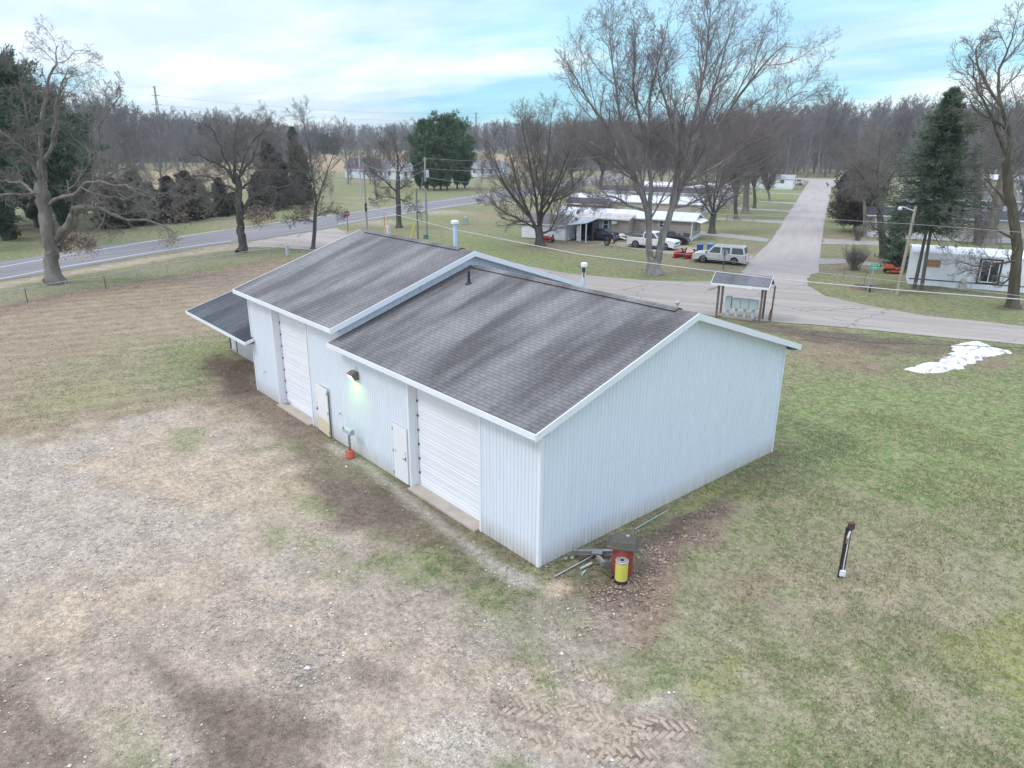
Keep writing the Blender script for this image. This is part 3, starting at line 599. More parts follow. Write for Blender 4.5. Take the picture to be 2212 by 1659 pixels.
stack(-12.56, 6.6, 7.99, .088, .165, roT, PB); fo = stack(-5.13, 6.8, 7.12, .075, .12, roL, M('grey_flue', (.62, .66, .70), .5, .06, 3))
def arc(r, a0, a1, pr):
    mb = MB(); vs = []
    for k in range(9):
        a = R(a0+(a1-a0)*k/8); vs += [(-5.13+r*math.cos(a), 6.8+r*math.sin(a), pr[0]+(pr[2] if k % 3 else 0)), (-5.13+r*math.cos(a), 6.8+r*math.sin(a), pr[1])]
    mb.add(vs, [(2*k, 2*k+1, 2*k+3, 2*k+2) for k in range(8)]); return mb
arc(.078, -110, -5, (6.80, 6.98, 0)).build('flue_slot', BLACKM, fo); arc(.0785, -75, -28, (6.60, 6.83, .05)).build('rust_streak', M('rust_streak', (.30, .10, .03), .8, .3, 9), fo)
mb = MB(); mb.tube([(-1.14, 7.0, 6.05), (-1.14, 7.0, 6.35)], .018, 8); mb.lathe((-1.14, 7.0, 6.30), [(.06, 0), (.085, .05), (.06, .12), (.02, .14)], 16); mb.build('small_roof_vent', GALV, roL)
# overhead doors in their recesses
DOORW = M('white_overhead_door', (.80, .82, .86), .38, .02, 1); SOILW = M('door_lower_soiled', (.80, .80, .76), .5, .05, 2)
def overhead(s0, s1, zt):
    dep = .28; x0, x1 = -s1, -s0; par = None; mb = MB(); n = int(round(zt/.53)); sec = (zt-.10)/n; prof = []
    yb = dep
    for i in range(n):
        z = .04+i*sec; prof += [(yb+.012, z), (yb, z+.012)]
        for f in (.18, .40, .62, .84):
            zc = z+sec*f; prof += [(yb, zc-.018), (yb-.012, zc-.006), (yb-.012, zc+.006), (yb, zc+.018)] if f in (.40, .62) else []
        prof += [(yb, z+sec-.012)]
    prof.append((yb+.012, .04+n*sec))
    vs = []; 
    for (y, z) in prof: vs += [(x0+.06, y, z), (x1-.06, y, z)]
    mb.add(vs, [(2*i, 2*i+1, 2*i+3, 2*i+2) for i in range(len(prof)-1)]); dr = mb.build('overhead_door', DOORW, shop)
    # hinges and rollers on the left edge
    for i in range(1, n+1): hb = MB(); hb.box((x0+.10, yb-.018, .04+i*sec-.02), (.05, .03, .07)); hb.build('hinge', RUST, dr)
    mb = MB()
    mb.box((x0-.004, dep/2, zt/2), (.028, dep, zt)); mb.box((x1+.004, dep/2, zt/2), (.028, dep, zt)); mb.box(((x0+x1)/2, dep/2, zt+.006), (x1-x0+.03, dep, .028))
    mb.box((x0+.035, dep-.03, zt/2), (.05, .04, zt-.02)); mb.box((x1-.035, dep-.03, zt/2), (.05, .04, zt-.02)); mb.box(((x0+x1)/2, dep-.03, zt-.05), (x1-x0-.13, .04, .08))
    mb.build('door_jamb', DOORW, shop)
    mb = MB()
    mb.box((x0-.045, -.012, zt/2), (.09, .022, zt)); mb.box((x1+.045, -.012, zt/2), (.09, .022, zt)); mb.box(((x0+x1)/2, -.012, zt+.04), (x1-x0+.18, .022, .08)); mb.build('door_trim', TRIMW, shop)
    mb = MB(); mb.box(((x0+x1)/2, dep/2-.09, .035), (x1-x0-.03, dep+.22, .07), 0); mb.build('door_sill', CONC, shop)
overhead(*TD); overhead(*TT)
# walk-in doors
def walkdoor(x0, x1, z0, z1, ajar=0.0, stain=False, side=1):
    w = x1-x0; MD = M('stained_white_door', (.84, .84, .83), .4, .03, 1, col2=(.62, .50, .30), thr=(.18, .30), stretch=(.4, .4, 1.6)) if stain else M('white_flat_door', (.80, .82, .85), .38, .02, 1)
    if stain:      # ochre stain over the lower part only
        t = MD.node_tree; nd = t.nodes; L = t.links; b = nd['Principled BSDF']; tc = nd.new('ShaderNodeTexCoord'); s = nd.new('ShaderNodeSeparateXYZ'); L.new(tc.outputs['Object'], s.inputs[0])
        n = nd.new('ShaderNodeTexNoise'); n.inputs['Scale'].default_value = 3; L.new(tc.outputs['Object'], n.inputs['Vector'])
        a = nd.new('ShaderNodeMath'); a.operation = 'MULTIPLY_ADD'; L.new(n.outputs['Fac'], a.inputs[0]); a.inputs[1].default_value = .5; L.new(s.outputs[2], a.inputs[2])
        mr = nd.new('ShaderNodeMapRange'); L.new(a.outputs[0], mr.inputs[0]); mr.inputs[1].default_value = .98; mr.inputs[2].default_value = .78
        mx = nd.new('ShaderNodeMix'); mx.data_type = 'RGBA'; L.new(mr.outputs[0], mx.inputs['Factor']); mx.inputs[6].default_value = (.84, .84, .83, 1); mx.inputs[7].default_value = (.72, .63, .46, 1); L.new(mx.outputs[2], b.inputs['Base Color'])
    mb = MB(); mb.box((w/2, -.02, (z1-z0)/2), (w, .04, z1-z0)); d = mb.build('door', MD, shop, loc=(x0, -.028, z0), rz=ajar)
    hx = w-.09 if side > 0 else .09
    mb = MB(); mb.tube([(hx, -.04, .93), (hx, -.10, .93)], .014, 8); mb.box((hx-.05*side, -.10, .93), (.12, .018, .02)); mb.box((hx, -.045, .93), (.045, .01, .16)); mb.build('handle', RUST, d)
    for xx, z in [(hx-.02, 1.10), (hx-.02, 1.16)]+([] if stain else [(.16, 1.0), (.16, 1.07)]): mb = MB(); mb.tube([(xx, -.035, z), (xx, -.05, z)], .016, 8); mb.build('lock', BLACKM, d)
    for z in (.18, 1.0, 1.82): mb = MB(); mb.box((-.008 if side > 0 else w+.008, -.045, z), (.025, .02, .11)); mb.build('hinge', RUST, d)
    mb = MB()
    mb.box((x0-.035, -.013, (z0+z1)/2), (.05, .024, z1-z0)); mb.box((x1+.035, -.013, (z0+z1)/2), (.05, .024, z1-z0)); mb.box(((x0+x1)/2, -.013, z1+.035), (w+.12, .024, .05)); mb.build('door_frame', OFFW, shop)
walkdoor(-7.33, -6.47, .08, 2.10); walkdoor(-13.12, -12.02, .05, 2.02, R(-3.5), True, -1)
# lit lamp
lx, lz = -9.74, 3.22; mb = MB()
mb.prism([(lx-.17, -.015, lz+.14), (lx-.17, -.15, lz+.15), (lx-.17, -.30, lz+.07), (lx-.17, -.30, lz+.02), (lx-.17, -.18, lz-.16), (lx-.17, -.015, lz-.17)], (.34, 0, 0)); lamp = mb.build('wall_lamp', M('bronze_lamp_housing', (.16, .14, .10), .5, .1, 3), shop, bevel=.008)
mb = MB(); mb.add([(lx-.145, -.311, lz+.02), (lx+.145, -.311, lz+.02), (lx+.145, -.20, lz-.165), (lx-.145, -.20, lz-.165)], [(0, 1, 2, 3)]); mb.build('lamp_lens', M('lit_lamp_lens', (.9, .95, .8), .3, .02, emit=(.86, 1.0, .70, 5.0)), lamp)
ld = bpy.data.lights.new('lamp_bulb', 'AREA'); ld.energy = 16; ld.size = .2; ld.color = (.30, 1.0, .03); lo = link(bpy.data.objects.new('lamp_bulb', ld)); lo.location = (lx, -.17, lz-.20); lo.rotation_euler = (R(-32), 0, 0); lo.parent = lamp
mb = MB(); mb.tube([(lx+.02, -.03, lz+.12), (lx+.02, -.03, lz+.30)], .012, 6); mb.build('conduit', GALV, lamp)
for (x, z) in ((-18.27, 1.2), (-11.17, 1.29)):
    mb = MB(); mb.tube([(x, 0, z), (x, -.09, z), (x, -.12, z-.06)], .018, 8); mb.box((x, -.05, z+.03), (.07, .02, .02)); mb.build('outdoor_tap', GALV, shop)
# corner trims
CTM = M('corner_trim_white', (.80, .83, .87), .4, .02)
for x, y in ((.006, -.006), (-BL-.006, -.006)): 
    mb = MB(); hh = (H1 if x > -1 else H2)-.16; mb.box((x-.05*(1 if x > -1 else -1), y-.006, hh/2), (.10, .012, hh)); mb.box((x+.006*(1 if x > -1 else -1), y+.05, hh/2), (.012, .10, hh)); mb.build('corner_trim', CTM, shop)
mb = MB(); mb.box((.012, BW-.05, (H1-.16)/2), (.012, .10, H1-.16)); mb.build('corner_trim', CTM, shop)
# the low shed wing behind the left end, its wall set back under a deep eave
lx0, lx1 = -27.3, -19.2; ez = 2.46; ls = .30
wy = 1.58; mb = MB()
wall(mb, (-19.5, wy), (-27.14, wy), 0.0, ez+.45, ez+.45, (0, -1), [(7.64-1.05, 7.64-.12, .1, 2.0)]); wall(mb, (-27.14, wy), (-27.14, 11.2), 0, ez+.45, ez+.45, (-1, 0)); mb.build('wall', SIDM, shop)
mb = MB(); mb.box((-27.14+.58, wy+.05, 1.05), (.92, .04, 1.9)); mb.build('door', M('pale_side_door', (.72, .74, .74), .5, .04), shop)
mb = MB()
BWT = M('brown_weathered_trim', (.20, .14, .10), .8, .2)
for dx, zc, hh in ((.10, 1.05, 2.0), (1.07, 1.05, 2.0), (6.44, 1.5, 1.9)): mb = MB(); mb.box((-27.14+dx, wy-.02, zc), (.06, .03, hh)); mb.build('door_frame', BWT, shop)
def yz(y): return ez+ls*(y+.45) if y < 6.1 else ez+ls*6.55-ls*(y-6.1)
c = [(-.45, yz(-.45)), (6.1, yz(6.1)), (11.9, yz(11.9))]
mb = MB(); mb.prism([(lx0, y, z) for y, z in c]+[(lx0, y, z-.09) for y, z in reversed(c)], (lx1-lx0-.3, 0, 0)); mb.prism([(lx1-.3, -.45, ez), (lx1-.3, -.01, yz(-.01)), (lx1-.3, -.01, yz(-.01)-.09), (lx1-.3, -.45, ez-.09)], (.3, 0, 0)); mb.build('roof', SHIN3, shop)
mb = MB(); mb.box(((lx0+lx1)/2, -.465, ez-.06), (lx1-lx0, .028, .15)); mb.prism([(lx1+.002, -.479, ez+.005), (lx1+.002, -.01, yz(-.01)+.01), (lx1+.002, -.01, yz(-.01)-.14), (lx1+.002, -.479, ez-.135)], (.025, 0, 0))
mb.add([(lx0, -.45, ez-.13), (lx1, -.45, ez-.13), (lx1, wy, ez-.10), (lx0, wy, ez-.10)], [(0, 1, 2, 3)])
P = [(lx0-.002, -.479, ez+.01), (lx0-.002, 6.1, yz(6.1)+.01), (lx0-.002, 6.1, yz(6.1)-.14), (lx0-.002, -.479, ez-.135)]; mb.prism(P, (-.025, 0, 0)); mb.build('fascia', TRIMW, shop)

# ------------------------------------------------------------------ things around the building
def V2(px, py, z=0.0): return at(px, py, z)
# red drum under an upturned tub, yellow drum
REDR = M('rusty_red_drum_paint', (.30, .055, .035), .65, .3, 4, col2=(.16, .06, .04), thr=(.3, .55)); TUB = M('weathered_black_tub', (.065, .07, .065), .7, .3, 5, col2=(.12, .10, .07))
bc = V2(1343, 1236); br_ = .285
t = thing('steel_drum', 'red rusty steel drum with an upturned black tub lid, behind the yellow drum', 'drum', (bc.x, bc.y, 0))
pr_ = [(br_*.98, 0), (br_, .02)]
for z in (.30, .60): pr_ += [(br_, z-.03), (br_+.014, z), (br_, z+.03)]
pr_ += [(br_, .86), (br_+.01, .88), (br_-.01, .89)]
mb = MB(); mb.lathe((0, 0, 0), pr_, 28); mb.build('drum_body', REDR, t, smooth=False)
mb = MB(); n = 4; hw, hd = .40, .28
def rr(w, d, z, k=5, cr_=.07):
    out = []
    for cx, cy, a0 in ((w-cr_, d-cr_, 0), (-(w-cr_), d-cr_, 90), (-(w-cr_), -(d-cr_), 180), (w-cr_, -(d-cr_), 270)):
        for i in range(k): a = R(a0+90*i/(k-1)); out.append((cx+cr_*math.cos(a), cy+cr_*math.sin(a), z))
    return out
rings = [rr(.43, .31, .86), rr(.43, .31, .90), rr(.39, .27, .91), rr(.34, .22, 1.05), rr(.30, .18, 1.08)]
vs = [v for q in rings for v in q]; m_ = len(rings[0])
tb = MB(); tb.add(vs, [(i*m_+j, i*m_+(j+1) % m_, (i+1)*m_+(j+1) % m_, (i+1)*m_+j) for i in range(4) for j in range(m_)]+[tuple(range(4*m_, 5*m_)), tuple(range(m_))[::-1]])
lid = tb.build('lid', TUB, t, rz=R(36)); mb = MB(); mb.lathe((.10, .10, 1.08), [(.055, 0), (.055, .03), (.02, .035)], 12); mb.build('lid_knob', GALV, lid)
yc = V2(1341, 1256); YEL = M('yellow_drum_paint', (.68, .62, .06), .5, .10, 1.2, col2=(.60, .58, .14))
t = thing('fibre_drum', 'small yellow drum with a pale lid and black base in front of the red drum', 'drum', (yc.x, yc.y, 0))
mb = MB(); mb.lathe((0, 0, 0), [(.178, 0), (.178, .09), (.172, .095)], 24); mb.build('drum_base', BLACKM, t)
mb = MB(); mb.lathe((0, 0, 0), [(.17, .095), (.17, .63)], 24); mb.build('drum_body', YEL, t)
mb = MB(); mb.lathe((0, 0, 0), [(.178, .63), (.18, .66), (.165, .668)], 24); mb.build('rim', GALV, t); mb = MB(); mb.lathe((0, 0, 0), [(.160, .655), (.15, .662), (.05, .668)], 20); mb.build('lid', M('pale_yellow_lid', (.62, .62, .38), .5, .12, 4), t)
# steel beams, pipes, log, bricks, stones
STL = M('weathered_steel_beam', (.26, .25, .245), .7, .25, 5); 
def ibeam(p, q, w=.11, h=.12): 
    mb = MB(); mb.beam(p, q, w, .016); p2 = (p[0], p[1], p[2]+h); q2 = (q[0], q[1], q[2]+h); mb.beam(p2, q2, w, .016); mb.beam((p[0], p[1], p[2]+h/2), (q[0], q[1], q[2]+h/2), .014, h-.02); return mb
a, b = V2(1238, 1203), V2(1325, 1203); t = thing('steel_beam', 'grey welded steel beam frame lying beside the red drum', 'beam', (0, 0, 0))
mb = ibeam((a.x, a.y, .10), (b.x, b.y, .10)); mb.build('beam', STL, t)
a, b = V2(1288, 1210), V2(1306, 1228); mb = ibeam((a.x, a.y, .10), (b.x, b.y, .08), .09, .10); mb.build('arm', STL, t)
a, b = V2(1297, 1228), V2(1330, 1225); mb = MB(); mb.beam((a.x, a.y, .10), (b.x, b.y, .10), .03, .22); mb.build('end_plate', STL, t)
a, b = V2(1278, 1207), V2(1300, 1209); mb = MB(); mb.beam((a.x, a.y, .24), (b.x, b.y, .24), .20, .012); mb.build('gusset', STL, t)
a, b = V2(1252, 1212), V2(1328, 1178); mb = MB(); mb.beam((a.x, a.y, .05), (b.x, b.y, .05), .09, .05); tag(mb.build('wood_board', M('dark_brown_board', (.10, .07, .055), .85, .3, 5)), 'dark brown board lying under the steel beam frame', 'board')
a, b = V2(1197, 1248), V2(1292, 1198); mb = MB(); mb.tube([(a.x, a.y, .03), (b.x, b.y, .06)], .022, 10); tag(mb.build('steel_pipe', GALV), 'grey steel pipe lying from the sandy patch to the beam frame', 'pipe')
a, b = V2(1371, 1145), V2(1444, 1103); mb = MB(); mb.tube([(a.x, a.y, .03), (b.x, b.y, .03)], .02, 10); tag(mb.build('steel_pipe', GALV), 'thin grey steel pipe lying along the end wall behind the red drum', 'pipe')
for (p, q, r_, l_) in (((1254, 1231), (1278, 1219), .04, 'larger silver pipe offcut by the beam frame'), ((1257, 1243), (1264, 1235), .03, 'short silver pipe offcut in front of the larger offcut')):
    a, b = V2(*p), V2(*q); mb = MB(); mb.tube([(a.x, a.y, r_), (b.x, b.y, r_)], r_, 12); tag(mb.build('pipe_offcut', M('bright_zinc', (.62, .64, .66), .35, .1, 4, metal=.5)), l_, 'pipe')
a, b = V2(1300, 1233), V2(1323, 1250); mb = MB(); mb.tube([(a.x, a.y, .05), ((a.x+b.x)/2, (a.y+b.y)/2, .06), (b.x, b.y, .05)], [.055, .065, .055], 9); tag(mb.build('mossy_log', M('mossy_wood', (.085, .085, .045), .9, .4, 7)), 'short mossy log lying in front of the beam frame', 'log')
def rock(p, s, lab, mt, par=None):
    bm = bmesh.new(); bmesh.ops.create_icosphere(bm, subdivisions=2, radius=s); r_ = random.Random(lab)
    for v in bm.verts: v.co *= .8+.35*r_.random(); v.co.z *= .65
    me = bpy.data.meshes.new('stone'); bm.to_mesh(me); bm.free(); me.materials.append(mt); o = link(bpy.data.objects.new('stone', me)); o.location = (p.x, p.y, s*.4); return tag(o, lab, 'stone')
STONE = M('pale_stone', (.42, .38, .33), .9, .2, 6)
rock(V2(1222, 1208), .06, 'rounded cream stone at the building corner, left of the other', STONE); rock(V2(1236, 1206), .07, 'rounded grey stone at the building corner, right of the cream one', M('grey_stone', (.34, .33, .31), .9, .2, 6))
# well-head style post right of the building
pc = V2(1818, 1247); t = thing('pipe_post', 'leaning-looking dark wooden post with white conduit, white box and rusty cap on the lawn', 'post', (pc.x, pc.y, 0), R(40))
mb = MB(); mb.box((0, .03, .80), (.09, .09, 1.6)); mb.build('post', M('grey_weathered_post', (.10, .09, .07), .9, .3, 6, stretch=(3, 3, .4)), t)
mb = MB(); mb.tube([(-.085, -.02, 0), (-.085, -.02, 1.44)], .038, 12); mb.lathe((-.085, -.02, 1.44), [(.045, 0), (.045, .12), (.03, .13)], 12); mb.build('black_pipe', BLACKM, t)
mb = MB(); mb.lathe((.02, .02, 1.50), [(.085, 0), (.088, .01), (.088, .17), (.08, .178), (.03, .18)], 20); mb.build('rusty_cap', M('rusty_cap_steel', (.10, .05, .04), .8, .4, 8), t)
mb = MB(); mb.tube([(-.015, -.045, .25), (-.02, -.05, .6), (-.01, -.045, .9), (-.015, -.05, 1.2), (.0, -.05, 1.46)], .013, 8); mb.tube([(-.05, -.05, 1.22), (-.03, -.055, 1.36), (-.01, -.055, 1.46)], .026, 8); mb.build('conduit', TRIMW, t)
mb = MB(); mb.tube([(-.05, -.055, 1.10), (-.045, -.055, 1.26)], .032, 10); mb.build('brass_fitting', M('dull_brass', (.25, .20, .10), .6, .2, 6), t)
mb = MB(); mb.box((-.02, -.06, .17), (.15, .075, .17)); bx = mb.build('junction_box', TRIMW, t, bevel=.012); mb = MB(); mb.tube([(-.05, -.05, 0), (-.05, -.05, .09)], .016, 8); mb.tube([(.01, -.05, 0), (.01, -.05, .09)], .016, 8); mb.build('conduit_stub', GALV, bx)
# mailbox on twisted iron in an orange bucket
mc = V2(757, 988); t = thing('mailbox', 'grey rounded mailbox on twisted black iron rods in an orange bucket of concrete', 'mailbox', (mc.x, mc.y, 0))
mb = MB(); mb.lathe((0, 0, 0), [(.15, 0), (.19, .06), (.18, .16), (.145, .28), (.14, .29)], 12); mb.build('bucket', M('faded_orange_bucket', (.58, .13, .08), .7, .25, 6), t)
mb = MB(); mb.tube([(-.05, 0, .25), (-.05, 0, .98)], .012, 8)
for ph in (0, math.pi): mb.tube([(.05+.016*math.cos(ph+z*16), .016*math.sin(ph+z*16), .25+z*.73) for z in np.linspace(0, 1, 26)], .011, 6)
mb.build('stand', BLACKM, t)
mb = MB(); prof = [(-.09, .98), (.09, .98), (.09, 1.09)]+[(.09*math.cos(a), 1.09+.09*math.sin(a)) for a in np.linspace(.3, math.pi-.3, 7)]+[(-.09, 1.09)]
mb.prism([(-.30, y, z) for y, z in prof], (.55, 0, 0)); bx = mb.build('box', M('grey_mailbox_metal', (.44, .47, .52), .45, .06, 3), t)
mb = MB(); mb.prism([(.25, y*1.05, (z-1.05)*1.05+1.05) for y, z in prof], (.03, 0, 0)); mb.build('door', M('grey_mailbox_door', (.38, .41, .46), .45, .06, 3), bx); mb = MB(); mb.box((-.22, -.1, 1.15), (.04, .012, .10)); mb.build('flag', BLACKM, bx)
pcn = V2(614, 874) if False else Vector((-16.55, -.02, 0)); mb = MB(); mb.lathe((-16.62, .12, 0), [(.10, 0), (.10, .22), (.05, .26)], 12, GALV); tag(mb.build('floor_pipe', M('rusty_stub', (.10, .08, .06), .8, .3, 6)), 'stubby rusty pipe with white top at the tall overhead door', 'pipe')
# ------------------------------------------------------------------ shelter with the cluster of mail lockers
UA = R(22.6)                       # everything in the park is laid out on this angle
def loc2(o, u, v, ang): return Vector((o[0]+u*math.cos(ang)-v*math.sin(ang), o[1]+u*math.sin(ang)+v*math.cos(ang), 0))
WOODP = M('weathered_wood_post', (.17, .14, .115), .85, .35, 6, stretch=(2, 2, .3))
sa, sb = V2(1546, 686), V2(1640, 697); sang = math.atan2(sb.y-sa.y, sb.x-sa.x); sl = (sb-sa).length
t = thing('mail_shelter', 'small open shelter with grey shingle gable roof on wooden posts beside the park road', 'shelter', (sa.x, sa.y, 0), sang)
sw = 1.25; eh = 2.38; rh = 2.98; ov = .42
for u, v in ((.02, .02), (.02, sw), (sl-.02, .02), (sl-.02, sw)):
    mb = MB(); mb.box((u, v, (eh+.25)/2), (.13, .13, eh+.25)); mb.build('post', WOODP, t)
mb = MB(); s_ = (rh-eh)/(sw/2+ov); 
c = [(-ov, eh), (sw/2, rh), (sw+ov, eh)]
mb.prism([(-.42, y, z) for y, z in c]+[(-.42, y, z-.06) for y, z in reversed(c)], (sl+.84, 0, 0)); mb.build('roof', shingles('asphalt_shingles_shelter', (.13, .125, .135), (.21, .21, .22), None), t)
mb = MB(); mb.box((sl/2, -ov-.012, eh-.05), (sl+.84, .024, .13)); mb.box((sl/2, sw+ov+.012, eh-.05), (sl+.84, .024, .13))
for x in (-.445, sl+.42):
    for (y0, z0), (y1, z1) in ((c[0], c[1]), (c[1], c[2])): mb.prism([(x, y0, z0+.01), (x, y1, z1+.01), (x, y1, z1-.13), (x, y0, z0-.13)], (.025, 0, 0))
mb.build('fascia', TRIMW, t); mb = MB(); mb.box((sl*.72, -ov-.03, eh-.10), (.30, .02, .12)); mb.build('name_plate', TRIMW, t)
mb = MB(); mb.box((sl/2, .04, eh+.02), (sl, .08, .14)); mb.box((sl/2, sw-.04, eh+.02), (sl, .08, .14)); mb.build('beam', WOODP, t)
MAILM = M('pale_green_mail_locker', (.47, .56, .55), .5, .06, 2); ml = thing('mail_lockers', 'row of pale green mail lockers on legs under the shelter roof', 'mailboxes', loc2(sa, .45, .55, sang), sang)
mb = MB(); mb.box((.78, 0, .07), (2.3, .75, .12)); mb.build('wood_base', M('grey_deck_wood', (.33, .30, .26), .9, .2, 4), ml)
wd = .53
for i in range(4):
    x = .02+i*.55; big = i == 0; mb = MB()
    mb.box((x+wd/2-.1, 0, (.98 if big else 1.02)), (wd*(.72 if big else 1), .46, (.86 if big else .64))); o = mb.build('locker', M('pale_blue_parcel_locker', (.52, .60, .66), .5, .05, 2) if big else MAILM, ml, bevel=.008)
    mb = MB(); mb.box((x+wd/2-.1, -.24, 1.0), (wd*(.6 if big else .9), .012, .54)); mb.build('locker_door', MAILM, o); mb = MB(); mb.box((x+wd/2-.1, 0, .35), (.15, .15, .55)); mb.build('leg', MAILM, ml)
a = V2(1664, 693); mb = MB(); mb.beam((a.x, a.y, 0), (a.x+.05, a.y, 2.35), .07, .09); mb.beam((a.x-.12, a.y-.02, 0), (a.x-.05, a.y, .72), .06, .10); mb.beam((a.x-.1, a.y+.02, 1.55), (a.x+.18, a.y-.02, 1.55), .02, .02)
tag(mb.build('timber_post', M('brown_timber_post', (.22, .16, .10), .85, .3, 5, stretch=(2, 2, .3))), 'thin brown timber post with a short stub, just right of the mail shelter', 'post')
# old snow pile
SN = [(1953, 798), (1990, 790), (2040, 775), (2072, 760), (2055, 748), (2098, 738), (2125, 742), (2150, 755), (2188, 758), (2170, 768), (2110, 778), (2090, 792), (2055, 802), (2010, 804), (1975, 803)]
sp_ = g2(SN); bx0, bx1 = min(p[0] for p in sp_)-.3, max(p[0] for p in sp_)+.3; by0, by1 = min(p[1] for p in sp_)-.3, max(p[1] for p in sp_)+.3
sx_, sy_ = np.meshgrid(np.arange(bx0, bx1, .07), np.arange(by0, by1, .07), indexing='ij'); A_, B_ = sx_.ravel(), sy_.ravel()
sd2 = -sdpoly(A_, B_, sp_)+fbm(A_, B_, .9, 31, 4)*.9; zz_ = np.clip(np.sign(sd2)*np.abs(sd2)**.7*.42, -.03, .7)+fbm(A_, B_, .6, 33, 4)*.22; m0, m1 = sx_.shape
II, JJ = np.meshgrid(np.arange(m0-1), np.arange(m1-1), indexing='ij'); II = II.ravel(); JJ = JJ.ravel(); FQ = np.stack([II*m1+JJ, (II+1)*m1+JJ, (II+1)*m1+JJ+1, II*m1+JJ+1], 1); FQ = FQ[(sd2[FQ] > .0).any(1)]
tag(fastmesh('snow_pile', np.stack([A_, B_, zz_-.03], 1), FQ, M('old_snow', (.78, .80, .83), .8, .04, 2.2, .6, col2=(.34, .31, .30), thr=(.38, .47)), smooth=True), 'melting pile of dirty white snow on the grass beside the park road', 'snow pile')

# ------------------------------------------------------------------ vehicles (x forward, origin on the ground between the axles)
GLASS = M('car_glass', (.035, .05, .055), .12, .2, 1, spec=.8); TYRE = M('tyre_rubber', (.022, .022, .024), .85, .1, 5); RIMM = M('wheel_rim', (.52, .53, .54), .35, .1, 5, metal=.6); PLAST = M('black_plastic', (.03, .03, .032), .7, .1, 5)
CHROME = M('chrome', (.6, .61, .62), .2, .05, 3, metal=.8); TAILR = M('red_tail_light', (.45, .02, .02), .3, .1, 3); HEADL = M('head_light', (.72, .75, .78), .2, .05, 3); WPLAST = M('white_rim', (.75, .75, .74), .5, .05, 3)
def wheel(par, x, y, r, w, rim=RIMM, rr_=.62):
    s = 1 if y > 0 else -1; wo_ = MB(); yy = y
    vs = [];n = 22; prof = [(r*.6, -w/2), (r*.93, -w/2), (r, -w/2+.03), (r, w/2-.03), (r*.93, w/2), (r*.6, w/2)]
    wb = MB()
    def ring(prof, mb):
        vs = []
        for rad, yo in prof:
            for j in range(n): a = 2*math.pi*j/n; vs.append((x+rad*math.cos(a), yy+yo, r+rad*math.sin(a)))
        k = len(prof); mb.add(vs, [(i*n+j, i*n+(j+1) % n, (i+1)*n+(j+1) % n, (i+1)*n+j) for i in range(k-1) for j in range(n)]+[tuple(range(n))[::-1], tuple(range((k-1)*n, k*n))])
    ring(prof, wb); ty = wb.build('tyre', TYRE, par)
    rb = MB(); o = s*(w/2); ring([(r*rr_, o-.03*s), (r*rr_, o+.008*s), (r*rr_*.86, o+.012*s), (r*rr_*.80, o-.012*s), (r*.14, o+.0*s), (r*.13, o+.02*s)], rb); rb.build('rim', rim, ty)
    for k in range(5):
        a = 2*math.pi*k/5
    return ty
def side_poly(x0, x1, zb, pts, arches):
    """outline of a body side: bottom edge with wheel arches then the given upper points"""
    out = []; 
    for ax, ar, az in sorted(arches, reverse=True):
        if not out: out.append((x1, zb))
        h = max(.01, (zb-az)); 
        xa = math.sqrt(max(.001, ar*ar-h*h)); a0 = math.atan2(h, xa)
        for k in range(9): a = a0+(math.pi-2*a0)*k/8; out.append((ax+ar*math.cos(a), az+ar*math.sin(a)))
    out.append((x0, zb)); return out+pts
